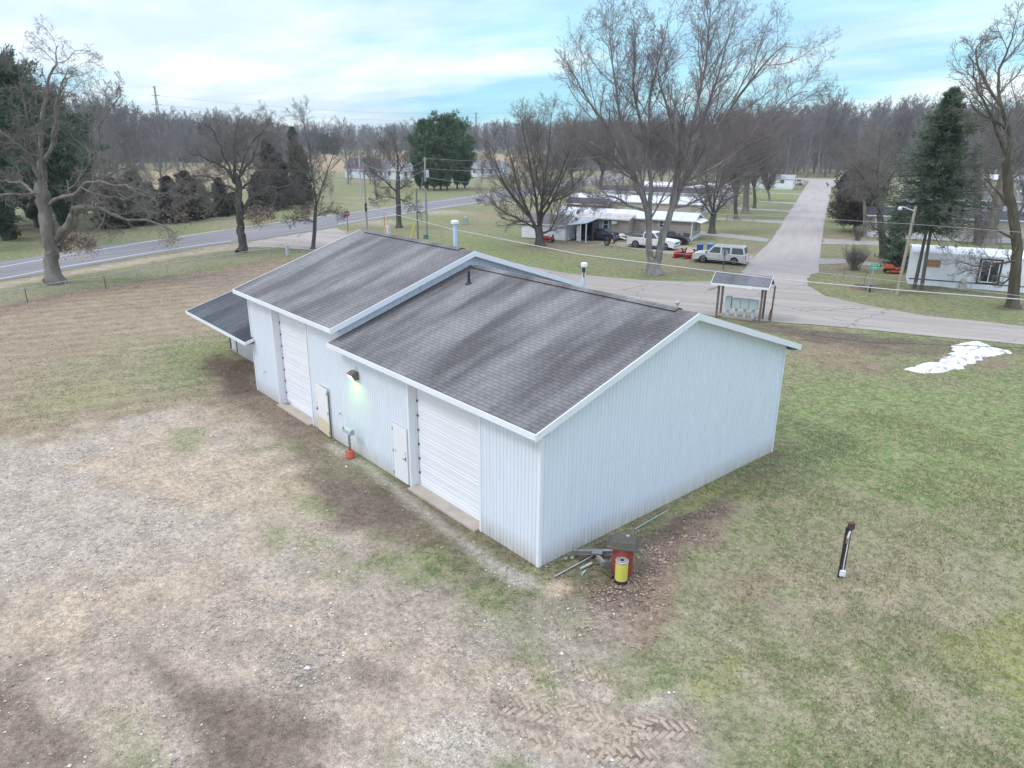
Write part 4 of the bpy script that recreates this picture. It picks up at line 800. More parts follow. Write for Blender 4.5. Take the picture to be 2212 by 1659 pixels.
def car(name, label, cat, loc, rz, Ln, Wd, wb, r, body, up, roofh, beltf, paint, cabin, windows, rim=RIMM, scale=1.0, bed=None, rimr=.62, tall_tail=False, arch=PLAST, rack=False, hidden=()):
    """body: upper outline points from rear to front; cabin: (xr_b, xr_t, xf_t, xf_b) and heights; windows: list of (x0b,x0t,x1t,x1b)"""
    t = thing(name, label, cat, loc, rz); t.scale = (scale,)*3; hw = Wd/2; zb = .26*r/.33; ff, rr2 = wb/2, -wb/2; ov = (Ln-wb)/2
    x0, x1 = -Ln/2-.02, Ln/2
    P = side_poly(x0, x1, zb, body, [(ff, r*1.22, r), (rr2, r*1.22, r)])
    # body as loft of the side outline: narrower at the edges for a rounded flank
    mb = MB(); n = len(P); rows = [(-hw, .0), (-hw+.05, .035), (0, .045), (hw-.05, .035), (hw, .0)]; cz = .55; cx = 0
    vs = []
    for y, e in rows:
        k = 1.0 if abs(y) < hw-.01 else .985
        for (x, z) in P:
            nz = z if z < zb+.02 or abs(y) < hw-.01 else z-.03*(1 if z > beltf-.12 else 0)
            vs.append((x*k, y, nz+(e*.4 if z > beltf-.05 else 0)))
    fs = [(i*n+j, i*n+(j+1) % n, (i+1)*n+(j+1) % n, (i+1)*n+j) for i in range(len(rows)-1) for j in range(n)]
    mb.add(vs, fs)
    for base in (0, (len(rows)-1)*n): mb.add([vs[base+j] for j in range(n)], [tuple(range(n))])
    bo = mb.build('body', paint, t)
    mb = MB()                                    # arch linings and underside
    for ax in (ff, rr2):
        mb.box((ax, 0, r*1.0+.02), (r*2.2, Wd-.12, r*1.6))
    mb.box((0, 0, zb+.04), (Ln-.3, Wd-.16, .16)); mb.build('underbody', PLAST, t)
    xr_b, xr_t, xf_t, xf_b = cabin; tw = hw-.05; tt = hw-.20
    def lr(z): return tw+(tt-tw)*(z-beltf)/(roofh-beltf)
    mb = MB(); Z0, Z1 = beltf-.06, roofh
    q = [(xr_b, Z0), (xr_t, Z1-.05), (xr_t+.12, Z1), (xf_t-.18, Z1), (xf_t, Z1-.05), (xf_b, Z0)]; m_ = len(q); vs = []
    for s in (-1, 1):
        for x, z in q: vs.append((x, s*lr(z), z))
    vm = [(x, 0, z+.02) for x, z in q]; vs += vm
    mb.add(vs, [(j, (j+1) % m_, 2*m_+(j+1) % m_, 2*m_+j) for j in range(m_)]+[(m_+j, 2*m_+j, 2*m_+(j+1) % m_, m_+(j+1) % m_) for j in range(m_)]+[tuple(range(m_)), tuple(range(m_, 2*m_))[::-1]]); mb.build('cabin', paint, t)
    def gl(name_, pts): 
        g = MB(); g.add(pts, [tuple(range(len(pts)))]); b_ = [(p[0], p[1]*.97, p[2]) for p in pts]; g.build(name_, GLASS, t)
    zb_, zt_ = beltf+.02, roofh-.13
    for s in (-1, 1):
        for (a, b, c_, d) in windows:
            gl('side_window', [(a, s*(lr(zb_)+.012), zb_), (b, s*(lr(zt_)+.012), zt_), (c_, s*(lr(zt_)+.012), zt_), (d, s*(lr(zb_)+.012), zb_)])
    def lerp(a, b, k): return a+(b-a)*k
    for nm_, xb, xt, sg in (('windscreen', xf_b, xf_t, 1), ('rear_window', xr_b, xr_t, -1)):
        f0, f1 = (zb_-Z0)/(Z1-.05-Z0), (zt_+.02-Z0)/(Z1-.05-Z0); xa, xb2 = lerp(xb, xt, f0)+.015*sg, lerp(xb, xt, f1)+.015*sg
        gl(nm_, [(xa, -(lr(zb_)-.07), zb_+.01), (xa, lr(zb_)-.07, zb_+.01), (xb2, lr(zt_)-.06, zt_+.03), (xb2, -(lr(zt_)-.06), zt_+.03)])
    for x in (ff, rr2):
        for s in (-1, 1): wheel(t, x, s*(hw-.12), r, .22, rim, rimr)
    fz = body[-1][1]
    for s in (-1, 1):
        mb = MB(); mb.box((x1-.03, s*(hw-.22), fz-.10), (.12, .34, .17)); mb.build('headlight', HEADL, t)
        mb = MB(); h_ = .5 if tall_tail else .2; mb.box((x0+.03, s*(hw-.09), beltf-.22 if not tall_tail else beltf-.28), (.08, .17, h_)); mb.build('tail_light', TAILR, t)
        mb = MB(); mb.box((xf_b-.12, s*(hw+.07), beltf+.08), (.14, .16, .14)); mb.build('wing_mirror', PLAST, t)
    mb = MB(); mb.box((x1+.0, 0, fz-.11), (.05, Wd-.8, .17)); mb.build('grille', PLAST, t)
    mb = MB(); mb.box((x1+.03, 0, zb+.14), (.16, Wd-.06, .20)); mb.build('front_bumper', CHROME if tall_tail else paint, t, bevel=.03)
    mb = MB(); mb.box((x0-.04, 0, zb+.16), (.18, Wd-.06, .20)); mb.build('rear_bumper', CHROME if tall_tail else paint, t, bevel=.03)
    mb = MB(); mb.box((x0-.005, 0, beltf-.32), (.03, .34, .13)); mb.build('number_plate', TRIMW, t)
    if rack:
        for s in (-1, 1): mb = MB(); mb.tube([(xr_t+.1, s*(tt-.06), roofh+.02), (xr_t+.2, s*(tt-.06), roofh+.08), (xf_t-.5, s*(tt-.06), roofh+.08), (xf_t-.4, s*(tt-.06), roofh+.02)], .018, 6); mb.build('roof_rail', CHROME, t)
    if bed:
        b0, b1 = bed; mb = MB(); mb.box(((b0+b1)/2, 0, beltf+.06), (b1-b0, Wd-.18, .03)); mb.build('dark_bed_sheet', M('open_bed_shade', (.02, .02, .025), .8, .1), t)  # flat dark sheet standing in for the shaded inside of the open bed
    # door seams
    mb = MB()
    for s in (-1, 1):
        for x in [w_[0] for w_ in windows]+[windows[-1][3]]: mb.box((x, s*(hw*.995), (zb+.08+beltf)/2), (.015, .012, beltf-zb-.14))
        mb.box((0, s*(hw+.002), zb+.20), (wb-2.6*r, .012, .04))
    mb.build('door_seams', PLAST, t); return t
SILV = M('champagne_silver_paint', (.68, .675, .665), .3, .04, 1, metal=.25); WHP = M('white_car_paint', (.76, .77, .78), .25, .02, 1); NAVY = M('dark_navy_paint', (.012, .018, .05), .18, .1, 1, spec=.7); GREYP = M('grey_car_paint', (.25, .28, .32), .3, .05, 1, metal=.3); BLKP = M('black_car_paint', (.015, .016, .02), .25, .1, 1)
def place2(p, q): m_ = (p+q)/2; d = p-q; return (m_.x, m_.y, 0), math.atan2(d.y, d.x), d.length
def wmid(pf, pr, hw, side):      # contact of near side wheels -> centre of the car; side +1 if the near side is the car's left
    (x, y, z), a, d = place2(pf, pr); return (x+math.sin(a)*hw*side, y-math.cos(a)*hw*side, 0), a, d
# station-wagon SUV
l, a, d = wmid(V2(1526, 562.5), V2(1591, 567.5), .78, -1); k = d/3.30
car('sport_utility_vehicle', 'silver long-roofed SUV parked beside the street behind the red snow ploughs', 'SUV', (l[0], l[1], 0), a, 5.57, 2.0, 3.30, .385,
    [(-2.79, .95), (-2.76, 1.10), (1.15, 1.14), (1.75, 1.10), (2.62, 1.02), (2.78, .88)], 0, 1.90, 1.12, SILV, (-2.72, -2.50, .72, 1.45), [(-2.55, -2.38, -1.30, -1.28), (-1.12, -1.10, -.28, -.26), (-.12, -.10, .58, 1.10)], tall_tail=True, rack=True, scale=k*1.02, rimr=.55)
# pickup truck
l, a, d = wmid(V2(1435, 540.5), V2(1373.5, 535), .8, -1); k = d/3.64
car('pickup_truck', 'white pickup truck with dark open bed parked behind the big forked maple', 'pickup', (l[0], l[1], 0), a, 5.85, 2.03, 3.64, .40,
    [(-2.93, 1.00), (-2.92, 1.22), (-.95, 1.24), (-.7, 1.20), (1.05, 1.20), (1.6, 1.16), (2.75, 1.08), (2.92, .92)], 0, 1.92, 1.20, WHP, (-.95, -.88, .42, 1.20), [(-.80, -.76, -.28, -.26), (-.16, -.14, .28, .85)], tall_tail=True, bed=(-2.84, -1.02), scale=k*1.03, rimr=.58)
# sedan
l, a, d = wmid(V2(1272, 518.7), V2(1310.7, 520.6), .7, 1); a2 = UA+math.pi; l = V2(1290, 519.5); nrm_ = Vector((-math.sin(UA), math.cos(UA), 0)); l = l+nrm_*.75
car('sedan_car', 'dark navy sedan with its nose towards the open carport', 'car', (l.x, l.y, 0), a2, 4.72, 1.82, 2.71, .325,
    [(-2.34, .72), (-2.30, .98), (-1.75, 1.02), (-.9, .96), (.9, .95), (1.5, .90), (2.2, .78), (2.34, .62)], 0, 1.46, .96, NAVY, (-1.72, -.98, .35, 1.25), [(-1.25, -.90, -.12, -.10), (.0, .02, .42, .98)], scale=.90)
# second vehicle nose behind the pickup
q = V2(1449, 528)
car('parked_car', 'dark hatchback half hidden behind the white pickup hood', 'car', (q.x-.6, q.y+.8, 0), UA+.1, 4.2, 1.75, 2.5, .31, [(-2.1, .8), (-2.05, .98), (.8, .95), (1.5, .88), (2.08, .62)], 0, 1.45, .95, BLKP, (-1.95, -1.5, .1, .95), [(-1.5, -1.3, -.4, -.38), (-.25, -.2, .2, .7)], scale=.95)
q = V2(1194, 404); car('road_car', 'small dark car with red tail lights driving away on the highway', 'car', (q.x, q.y, .01), R(112), 4.6, 1.8, 2.7, .33, [(-2.28, .72), (-2.25, 1.0), (-1.7, 1.02), (.9, .95), (1.5, .9), (2.28, .62)], 0, 1.45, .96, M('dark_teal_paint', (.03, .06, .09), .25, .1, 1), (-1.7, -1.0, .35, 1.2), [(-1.2, -.9, -.12, -.1), (0, .02, .42, .95)])
q = V2(1697, 399); car('parked_car', 'silver hatchback far down the street, in front of the pale home', 'car', (q.x+2.5, q.y+.5, 0), UA+math.pi, 4.6, 1.8, 2.7, .33, [(-2.28, .8), (-2.25, 1.05), (.9, .98), (1.5, .9), (2.28, .62)], 0, 1.6, .98, M('pale_silver_paint', (.55, .58, .6), .3, .05, 1, metal=.3), (-2.15, -1.7, .35, 1.2), [(-1.6, -1.4, -.4, -.38), (-.2, -.15, .42, .95)])
q = V2(1684, 402); car('parked_car', 'dark grey car far down the street, left of the silver hatchback', 'car', (q.x-1.5, q.y-.8, 0), UA+math.pi, 4.5, 1.8, 2.7, .33, [(-2.28, .72), (-2.25, 1.0), (-1.7, 1.02), (.9, .95), (1.5, .9), (2.28, .62)], 0, 1.42, .96, GREYP, (-1.7, -1.0, .35, 1.2), [(-1.2, -.9, -.12, -.1), (0, .02, .42, .95)])
q = V2(1948, 585); car('parked_van', 'black vehicle with a snowy pale roof, half hidden beside the white trailer end', 'van', (q.x+1.5, q.y+2.1, 0), UA+math.pi, 4.4, 1.8, 2.6, .36, [(-2.2, .9), (-2.2, 1.1), (1.0, 1.1), (1.6, 1.05), (2.2, .8)], 0, 1.80, 1.10, BLKP, (-2.1, -1.95, .6, 1.2), [(-1.9, -1.8, -.9, -.9), (-.7, -.7, .5, .9)], scale=.95)
# snow ploughs
PLR = M('red_plough_paint', (.50, .025, .03), .35, .15, 4)
def plough(p, rz, label, sc):
    t = thing('snow_plough', label, 'snow plough', (p.x, p.y, 0), rz, 'red snow ploughs'); t.scale = (sc,)*3
    mb = MB(); n = 9; prof = [(.22*math.cos(a)-.1, .42+.40*math.sin(a)) for a in np.linspace(-1.35, 1.35, n)]; vs = []
    for y in (-1.15, 1.15): vs += [(x, y, z) for x, z in prof]+[(x+.03, y, z) for x, z in reversed(prof)]
    m_ = 2*n; mb.add(vs, [(j, (j+1) % m_, m_+(j+1) % m_, m_+j) for j in range(m_)]+[tuple(range(m_)), tuple(range(m_, 2*m_))[::-1]]); bl = mb.build('blade', PLR, t)
    for y in (-1.05, -.5, 0, .5, 1.05): 
        mb = MB(); mb.prism([(x+.03, y, z) for x, z in prof]+[(.22, y, .8), (.24, y, .1)], (0, .04, 0)); mb.build('rib', PLR, bl)
    mb = MB(); mb.box((-.10, 0, .06), (.04, 2.3, .12)); mb.build('cutting_edge', PLAST, t)
    mb = MB(); mb.beam((.2, -.3, .2), (1.0, -.3, .25), .08, .1); mb.beam((.2, .3, .2), (1.0, .3, .25), .08, .1); mb.box((.9, 0, .28), (.3, .9, .14)); mb.build('push_frame', PLAST, t)
    mb = MB(); mb.box((.85, -.3, .75), (.09, .09, 1.0)); mb.box((.85, .3, .75), (.09, .09, 1.0)); mb.box((.85, 0, 1.15), (.12, .9, .10)); mb.beam((.5, 0, .4), (.85, 0, 1.0), .10, .10); mb.build('lift_frame', PLAST, t)
    for s in (-1, 1): mb = MB(); mb.box((.82, s*.42, 1.30), (.16, .22, .14)); mb.build('plough_light', PLAST, t)
    return t
plough(V2(1462, 556)+Vector((.1, .2, 0)), UA+math.pi+R(150), 'red snow plough blade, the left one with tall black light frame', .75)
plough(V2(1489, 558)+Vector((.1, .1, 0)), UA+math.pi+R(150), 'red snow plough blade nearest the silver SUV', .75)
def bin_(p, label, sc=1.0, colr=(.03, .08, .22)):
    t = thing('wheeled_bin', label, 'bin', (p.x, p.y, 0), UA); t.scale = (sc,)*3; m_ = M('bin_plastic', colr, .5, .1, 3)
    mb = MB(); mb.box((0, 0, .50), (.5, .55, .92), top=1.12); mb.build('bin_body', m_, t); mb = MB(); mb.box((0, 0, .99), (.62, .70, .07), top=.9); mb.build('lid', M('bin_lid_'+label[:6], tuple(min(1, c*2.2) for c in colr), .4, .1, 3), t)
    for s in (-1, 1): mb = MB(); mb.tube([(s*.20-.03, .30, .11), (s*.20+.03, .30, .11)], .11, 12); mb.build('wheel', TYRE, t)
bin_(V2(1511, 548), 'dark blue wheeled bin standing behind the second snow plough'); bin_(V2(1533, 547), 'light blue lidded bin behind the silver SUV hood', 1.0, (.06, .16, .30))
# lawn tractors
def mower(p, rz, label, colr, sc=.85):
    t = thing('riding_mower', label, 'mower', (p.x, p.y, 0), rz); t.scale = (sc,)*3; pm = M('mower_paint_'+label[:6], colr, .4, .12, 3)
    mb = MB(); mb.box((.45, 0, .62), (.75, .52, .34), top=.88); mb.build('hood', pm, t, bevel=.03); mb = MB(); mb.box((-.40, 0, .48), (.6, .85, .22), top=.9); mb.build('rear_fender', pm, t, bevel=.03)
    mb = MB(); mb.box((0, 0, .36), (1.5, .4, .12)); mb.build('frame', PLAST, t); mb = MB(); mb.box((-.38, 0, .66), (.42, .42, .09)); mb.box((-.58, 0, .86), (.08, .42, .36)); mb.build('seat', PLAST, t)
    mb = MB(); mb.tube([(.05, 0, .5), (-.05, 0, .92)], .02, 6); mb.lathe((-.05, 0, .92), [(.17, 0), (.17, .02)], 12); mb.build('steering_wheel', PLAST, t); mb = MB(); mb.box((.05, 0, .22), (.7, 1.05, .12)); mb.build('mower_deck', pm, t)
    for x, r, w in ((.62, .19, .14), (-.42, .25, .22)):
        for s in (-1, 1): wheel(t, x, s*.38, r, w, WPLAST, .5)
    return t
mower(V2(1183, 523)+Vector((0, .2, 0)), UA+math.pi, 'red riding mower parked between the round maple and the white shed', (.45, .04, .03))
mower(V2(1929, 590), UA+math.pi+.3, 'orange lawn tractor by the end of the white trailer, behind the lamp pole', (.60, .10, .03), .95)
# hydrant
q = V2(1923, 585); t = thing('fire_hydrant', 'small red fire hydrant at the edge of the lawn left of the lamp pole', 'hydrant', (q.x, q.y, 0)); HR = M('hydrant_red', (.42, .03, .03), .45, .12, 4)
mb = MB(); mb.lathe((0, 0, 0), [(.17, 0), (.17, .05), (.11, .06), (.11, .50), (.15, .52), (.15, .56), (.12, .58), (.10, .68), (.05, .74), (.03, .80)], 16); mb.build('barrel', HR, t)
for s in (-1, 1): mb = MB(); mb.tube([(s*.08, 0, .42), (s*.20, 0, .42)], .06, 10); mb.build('outlet', HR, t)
# dog, person, loose wheel
q = V2(1311.3, 530.3); t = thing('trailer_wheel', 'loose black tyre with white rim standing behind the dog', 'wheel', (q.x, q.y, 0), UA); wheel(t, 0, -.02, .33, .24, WPLAST, .55)
def skin(name, pts, edges, rad, mat, parent=None, sub=2):
    me = bpy.data.meshes.new(name); me.from_pydata(pts, edges, []); me.materials.append(mat); o = link(bpy.data.objects.new(name, me)); o.modifiers.new('skin', 'SKIN'); me.skin_vertices or None
    sk = o.data.skin_vertices[0].data if o.data.skin_vertices else None
    if sk:
        for i, r in enumerate(rad): sk[i].radius = (r, r) if not hasattr(r, '__len__') else r
        sk[0].use_root = True
    s = o.modifiers.new('sub', 'SUBSURF'); s.levels = sub; s.render_levels = sub
    dg = bpy.context.evaluated_depsgraph_get(); ev = bpy.data.meshes.new_from_object(o.evaluated_get(dg)); o.modifiers.clear(); o.data = ev; ev.materials.clear(); ev.materials.append(mat); ev.polygons.foreach_set('use_smooth', [True]*len(ev.polygons))
    if parent: o.parent = parent
    return o
TANF = M('tan_dog_fur', (.50, .33, .17), .9, .2, 5)
dp = [(-.02, 0, .52), (.22, 0, .53), (.30, 0, .60), (.38, 0, .72), (.50, 0, .70), (-.26, 0, .53), (-.36, 0, .58), (-.46, 0, .66),
      (.24, .09, .42), (.25, .10, .22), (.25, .10, .04), (.29, .10, .02), (.24, -.09, .42), (.28, -.10, .22), (.27, -.10, .04), (.31, -.10, .02),
      (-.26, .09, .42), (-.20, .11, .28), (-.31, .11, .17), (-.29, .11, .03), (-.25, .11, .02), (-.26, -.09, .42), (-.22, -.11, .28), (-.34, -.11, .17), (-.32, -.11, .03), (-.28, -.11, .02)]
de = [(0, 1), (1, 2), (2, 3), (3, 4), (0, 5), (5, 6), (6, 7), (1, 8), (8, 9), (9, 10), (10, 11), (1, 12), (12, 13), (13, 14), (14, 15), (5, 16), (16, 17), (17, 18), (18, 19), (19, 20), (5, 21), (21, 22), (22, 23), (23, 24), (24, 25)]
dr_ = [.11, .125, .09, .085, .04, .10, .045, .02, .06, .035, .028, .028, .06, .035, .028, .028, .065, .045, .03, .026, .026, .065, .045, .03, .026, .026]
q = V2(1321.5, 532.5); t = thing('dog', 'tan dog standing beside the loose wheel behind the sedan', 'dog', (q.x, q.y, 0), UA+R(105)); skin('body', dp, de, dr_, TANF, t)
for s in (-1, 1): mb = MB(); mb.prism([(.36, s*.05, .78), (.40, s*.08, .77), (.37, s*.10, .68)], (-.015, 0, 0)); mb.build('ear', M('dark_dog_ear', (.30, .18, .09), .9, .2), t)
JACK = M('navy_jacket', (.025, .035, .11), .8, .2, 4); JEAN = M('dark_jeans', (.05, .055, .08), .9, .2, 5); SKN = M('skin', (.45, .27, .20), .6, .05, 4); HAIRM = M('grey_hair', (.25, .24, .24), .8, .2, 9)
q = V2(1328.5, 525.5); t = thing('person', 'person in a navy jacket crouching with bent back at the rear of the dark sedan', 'person', (q.x, q.y, 0), UA+R(170))
body_p = [(-.10, 0, .42), (.02, 0, .62), (.20, 0, .84), (.30, 0, .94), (.40, 0, 1.02), (.45, 0, 1.08),
          (-.06, .13, .38), (.28, .17, .48), (.12, .15, .10), (.24, .15, .03), (-.06, -.13, .38), (.26, -.17, .44), (.06, -.15, .12), (.18, -.15, .03),
          (.26, .19, .86), (.42, .22, .66), (.56, .12, .55), (.61, .10, .52), (.26, -.19, .86), (.40, -.22, .64), (.55, -.12, .50), (.60, -.10, .47)]
be = [(0, 1), (1, 2), (2, 3), (3, 4), (4, 5), (0, 6), (6, 7), (7, 8), (8, 9), (0, 10), (10, 11), (11, 12), (12, 13), (2, 14), (14, 15), (15, 16), (16, 17), (2, 18), (18, 19), (19, 20), (20, 21)]
brr = [.14, .14, .15, .07, .09, .075, .10, .075, .05, .04, .10, .075, .05, .04, .07, .05, .035, .03, .07, .05, .035, .03]
skin('body', body_p, be, brr, SKN, t)
skin('jacket', [body_p[i] for i in (1, 2, 3, 14, 15, 16, 18, 19, 20)]+[(-.04, 0, .50)], [(0, 1), (1, 2), (1, 3), (3, 4), (4, 5), (1, 6), (6, 7), (7, 8), (0, 9)], [.165, .175, .09, .085, .065, .05, .085, .065, .05, .17], JACK, t)
skin('trousers', [body_p[i] for i in (0, 6, 7, 8, 10, 11, 12)], [(0, 1), (1, 2), (2, 3), (0, 4), (4, 5), (5, 6)], [.155, .115, .09, .065, .115, .09, .065], JEAN, t)
mb = MB(); mb.lathe((.42, 0, 1.02), [(.08, 0), (.10, .05), (.09, .11), (.04, .145)], 14); mb.build('hair', HAIRM, t)
for s in (-1, 1):
    mb = MB(); hx, hy, hz = .62, s*.10, .50
    for k in range(4): mb.tube([(hx, hy+(k-1.5)*.02, hz), (hx+.05, hy+(k-1.5)*.022, hz-.02), (hx+.06-.005*abs(k-1.4), hy+(k-1.5)*.02, hz-.06)], [.011, .010, .007], 6)
    mb.tube([(hx-.01, hy-s*.035, hz), (hx+.03, hy-s*.055, hz-.03)], [.012, .009], 6); mb.build('hand', SKN, t)
    mb = MB(); mb.box(((.24 if s > 0 else .18)+.02, s*.15, .05), (.26, .10, .09)); mb.build('shoe', PLAST, t, bevel=.02)
# ------------------------------------------------------------------ sheds, mobile homes, houses
MET = M('ribbed_metal_roof', (.66, .69, .74), .45, .22, 1.2, stretch=(1, .2, 1), metal=.05, col2=(.44, .45, .48), thr=(.28, .5)); SNOWR = M('white_coated_roof', (.92, .93, .94), .7, .03, 1); TANW = M('tan_vinyl_siding', (.36, .315, .275), .7, .06, 2); CREAM = M('cream_siding', (.50, .46, .385), .7, .06, 2)
WSID = M('white_panel_siding', (.80, .83, .87), .55, .05, 1.5); SKIRT = M('white_skirting', (.70, .73, .76), .6, .06, 2); DKR = M('dark_shingle_roof', (.075, .07, .08), .9, .2, 2); GRR = M('grey_old_roof', (.17, .155, .15), .9, .25, 2.5); WINF = M('window_frame_white', (.75, .76, .74), .5, .05); PANE = M('window_glass_dark', (.03, .038, .042), .1, .3, 1.2, spec=.8); BLUESH = M('blue_shutter', (.17, .23, .32), .7, .08); BRN = M('brown_shutter', (.20, .17, .14), .8, .1)
class House:
    """box house: origin at the near right corner, u runs left along the near long wall, v runs away from the viewer"""
    def __init__(s, name, label, cat, corner, L, Wd, he, hr, wallm, roofm, ang=None, over=.22, skirt=.45, roofstyle='gable', group=None, ribs=.4, gablem=None):
        a = UA if ang is None else ang; s.t = thing(name, label, cat, (corner[0], corner[1], 0), a+math.pi, group); s.L, s.W, s.he = L, Wd, he
        mb = MB(); n = max(2, int(L/ribs)); pts = []
        # ribbed long wall facing the viewer (local y = 0, x from 0 to L), others plain
        for i in range(n):
            x0, x1 = L*i/n, L*(i+1)/n; g = min(.03, (x1-x0)*.12)
            pts += [(x0, 0), (x1-2*g, 0), (x1-g, .02)]
        pts.append((L, 0)); vs = [(x, y, skirt) for x, y in pts]+[(x, y, he) for x, y in pts]; m_ = len(pts)
        mb.add(vs, [(i, i+1, m_+i+1, m_+i) for i in range(m_-1)]); mb.add([(0, 0, skirt), (0, -Wd, skirt), (0, -Wd, he), (0, -Wd/2, hr-.03), (0, 0, he)], [(0, 1, 2, 3, 4)])
        mb.add([(L, 0, skirt), (L, -Wd, skirt), (L, -Wd, he), (L, -Wd/2, hr-.03), (L, 0, he)], [(0, 1, 2, 3, 4)]); mb.add([(0, -Wd, skirt), (L, -Wd, skirt), (L, -Wd, he), (0, -Wd, he)], [(0, 1, 2, 3)]); mb.build('wall', wallm, s.t)
        if skirt > .05: mb = MB(); mb.box((L/2, -Wd/2, skirt/2), (L-.05, Wd-.05, skirt)); mb.build('skirting', SKIRT, s.t)
        if roofm:
            mb = MB()
            if roofstyle == 'gable': c = [(over, he-(hr-he)/(Wd/2)*over), (-Wd/2, hr), (-Wd-over, he-(hr-he)/(Wd/2)*over)]
            else:
                c = [(over*.4, he-.03)]+[(-Wd/2+(Wd/2)*math.cos(q), he+(hr-he)*math.sin(q)) for q in np.linspace(.12, math.pi-.12, 11)]+[(-Wd-over*.4, he-.03)]
            mb.prism([(-over, y, z) for y, z in c]+[(-over, y, z-.07) for y, z in reversed(c)], (L+2*over, 0, 0)); s.roof = mb.build('roof', roofm, s.t)
            if roofstyle == 'gable':
                mb = MB(); z = c[0][1]; mb.box((L/2, c[0][0]+.012, z-.05), (L+2*over, .024, .14)); mb.build('fascia', TRIMW, s.t)
                mb = MB()
                for (y0, z0), (y1, z1) in ((c[0], c[1]), (c[1], c[2])): mb.prism([(-over-.002, y0, z0+.01), (-over-.002, y1, z1+.01), (-over-.002, y1, z1-.14), (-over-.002, y0, z0-.14)], (-.024, 0, 0))
                mb.build('gable_trim', TRIMW, s.t)
    def win(s, u, z0, w, h, face='front', shutter=None, cols=1, frame=None, pane=None):
        """u along the wall (front: from the corner leftwards, end: away from the corner)"""
        def P(a, dz, off): return (a, off, dz) if face == 'front' else (-off, -a, dz)
        mb = MB(); fr = .07
        for (a0, a1, b0, b1) in ((u, u+w, z0, z0+fr), (u, u+w, z0+h-fr, z0+h), (u, u+fr, z0+fr, z0+h-fr), (u+w-fr, u+w, z0+fr, z0+h-fr)):
            mb.prism([P(a0, b0, .012), P(a1, b0, .012), P(a1, b1, .012), P(a0, b1, .012)], (0, .04, 0) if face == 'front' else (-.04, 0, 0))
        if cols == 1: mb.prism([P(u+fr, z0+h/2-.02, .014), P(u+w-fr, z0+h/2-.02, .014), P(u+w-fr, z0+h/2+.02, .014), P(u+fr, z0+h/2+.02, .014)], (0, .03, 0) if face == 'front' else (-.03, 0, 0))
        for k in range(1, cols): x = u+w*k/cols; mb.prism([P(x-.025, z0+fr, .014), P(x+.025, z0+fr, .014), P(x+.025, z0+h-fr, .014), P(x-.025, z0+h-fr, .014)], (0, .03, 0) if face == 'front' else (-.03, 0, 0))
        f = mb.build('window', frame or WINF, s.t); mb = MB(); mb.prism([P(u+.02, z0+.02, .004), P(u+w-.02, z0+.02, .004), P(u+w-.02, z0+h-.02, .004), P(u+.02, z0+h-.02, .004)], (0, .014, 0) if face == 'front' else (-.014, 0, 0)); mb.build('pane', pane or PANE, f)
        if shutter:
            for x in (u-.30, u+w+.02):
                mb = MB(); mb.prism([P(x, z0, .01), P(x+.28, z0, .01), P(x+.28, z0+h, .01), P(x, z0+h, .01)], (0, .03, 0) if face == 'front' else (-.03, 0, 0)); mb.build('shutter', shutter, s.t)
    def part(s, name, mat, c, d):      # box in local coordinates: c = (u, out, z) out positive towards the viewer
        mb = MB(); mb.box((c[0], c[1], c[2]), d); return mb.build(name, mat, s.t)
def Lto(corner, px, z):                 # wall length so that the left end is seen at that picture column
    lo, hi = 1.0, 60.0
    for _ in range(40):
        m_ = (lo+hi)/2; q = (corner[0]-m_*math.cos(UA), corner[1]-m_*math.sin(UA), z)
        if pj(q)[0] > px: lo = m_
        else: hi = m_
    return m_
# home 1, tan with metal roof
c1 = V2(1493.6, 520.3); L1_ = Lto(c1, 1205, 2.5)
h = House('mobile_home', 'tan mobile home with silvery metal roof, porch and blue shutters behind the parked sedan', 'mobile home', c1, L1_, 4.4, 2.40, 3.05, TANW, MET, over=.28, skirt=.5)
h.win(L1_*.20, 1.35, .62, .80); h.win(.9, .85, 1.6, 1.45, 'end', None, 2)
h.part('corner_board', TRIMW, (.06, .02, 1.45), (.12, .05, 1.9))
mb = MB(); mb.prism([(-.02, .3, 2.32), (-1.15, .3, 1.85), (-1.15, -4.6, 1.85), (-.02, -4.6, 2.32)], (0, 0, .05)); mb.build('end_awning', MET, h.t) if False else None
mb = MB(); mb.add([(0, .28, 2.33), (-1.0, .1, 2.08), (-1.0, -3.6, 2.08), (0, -4.6, 2.33)], [(0, 1, 2, 3)]); mb.add([(0, .28, 2.36), (-1.0, .1, 2.11), (-1.0, -3.6, 2.11), (0, -4.6, 2.36)], [(0, 1, 2, 3)]); mb.build('awning', SNOWR, h.t)
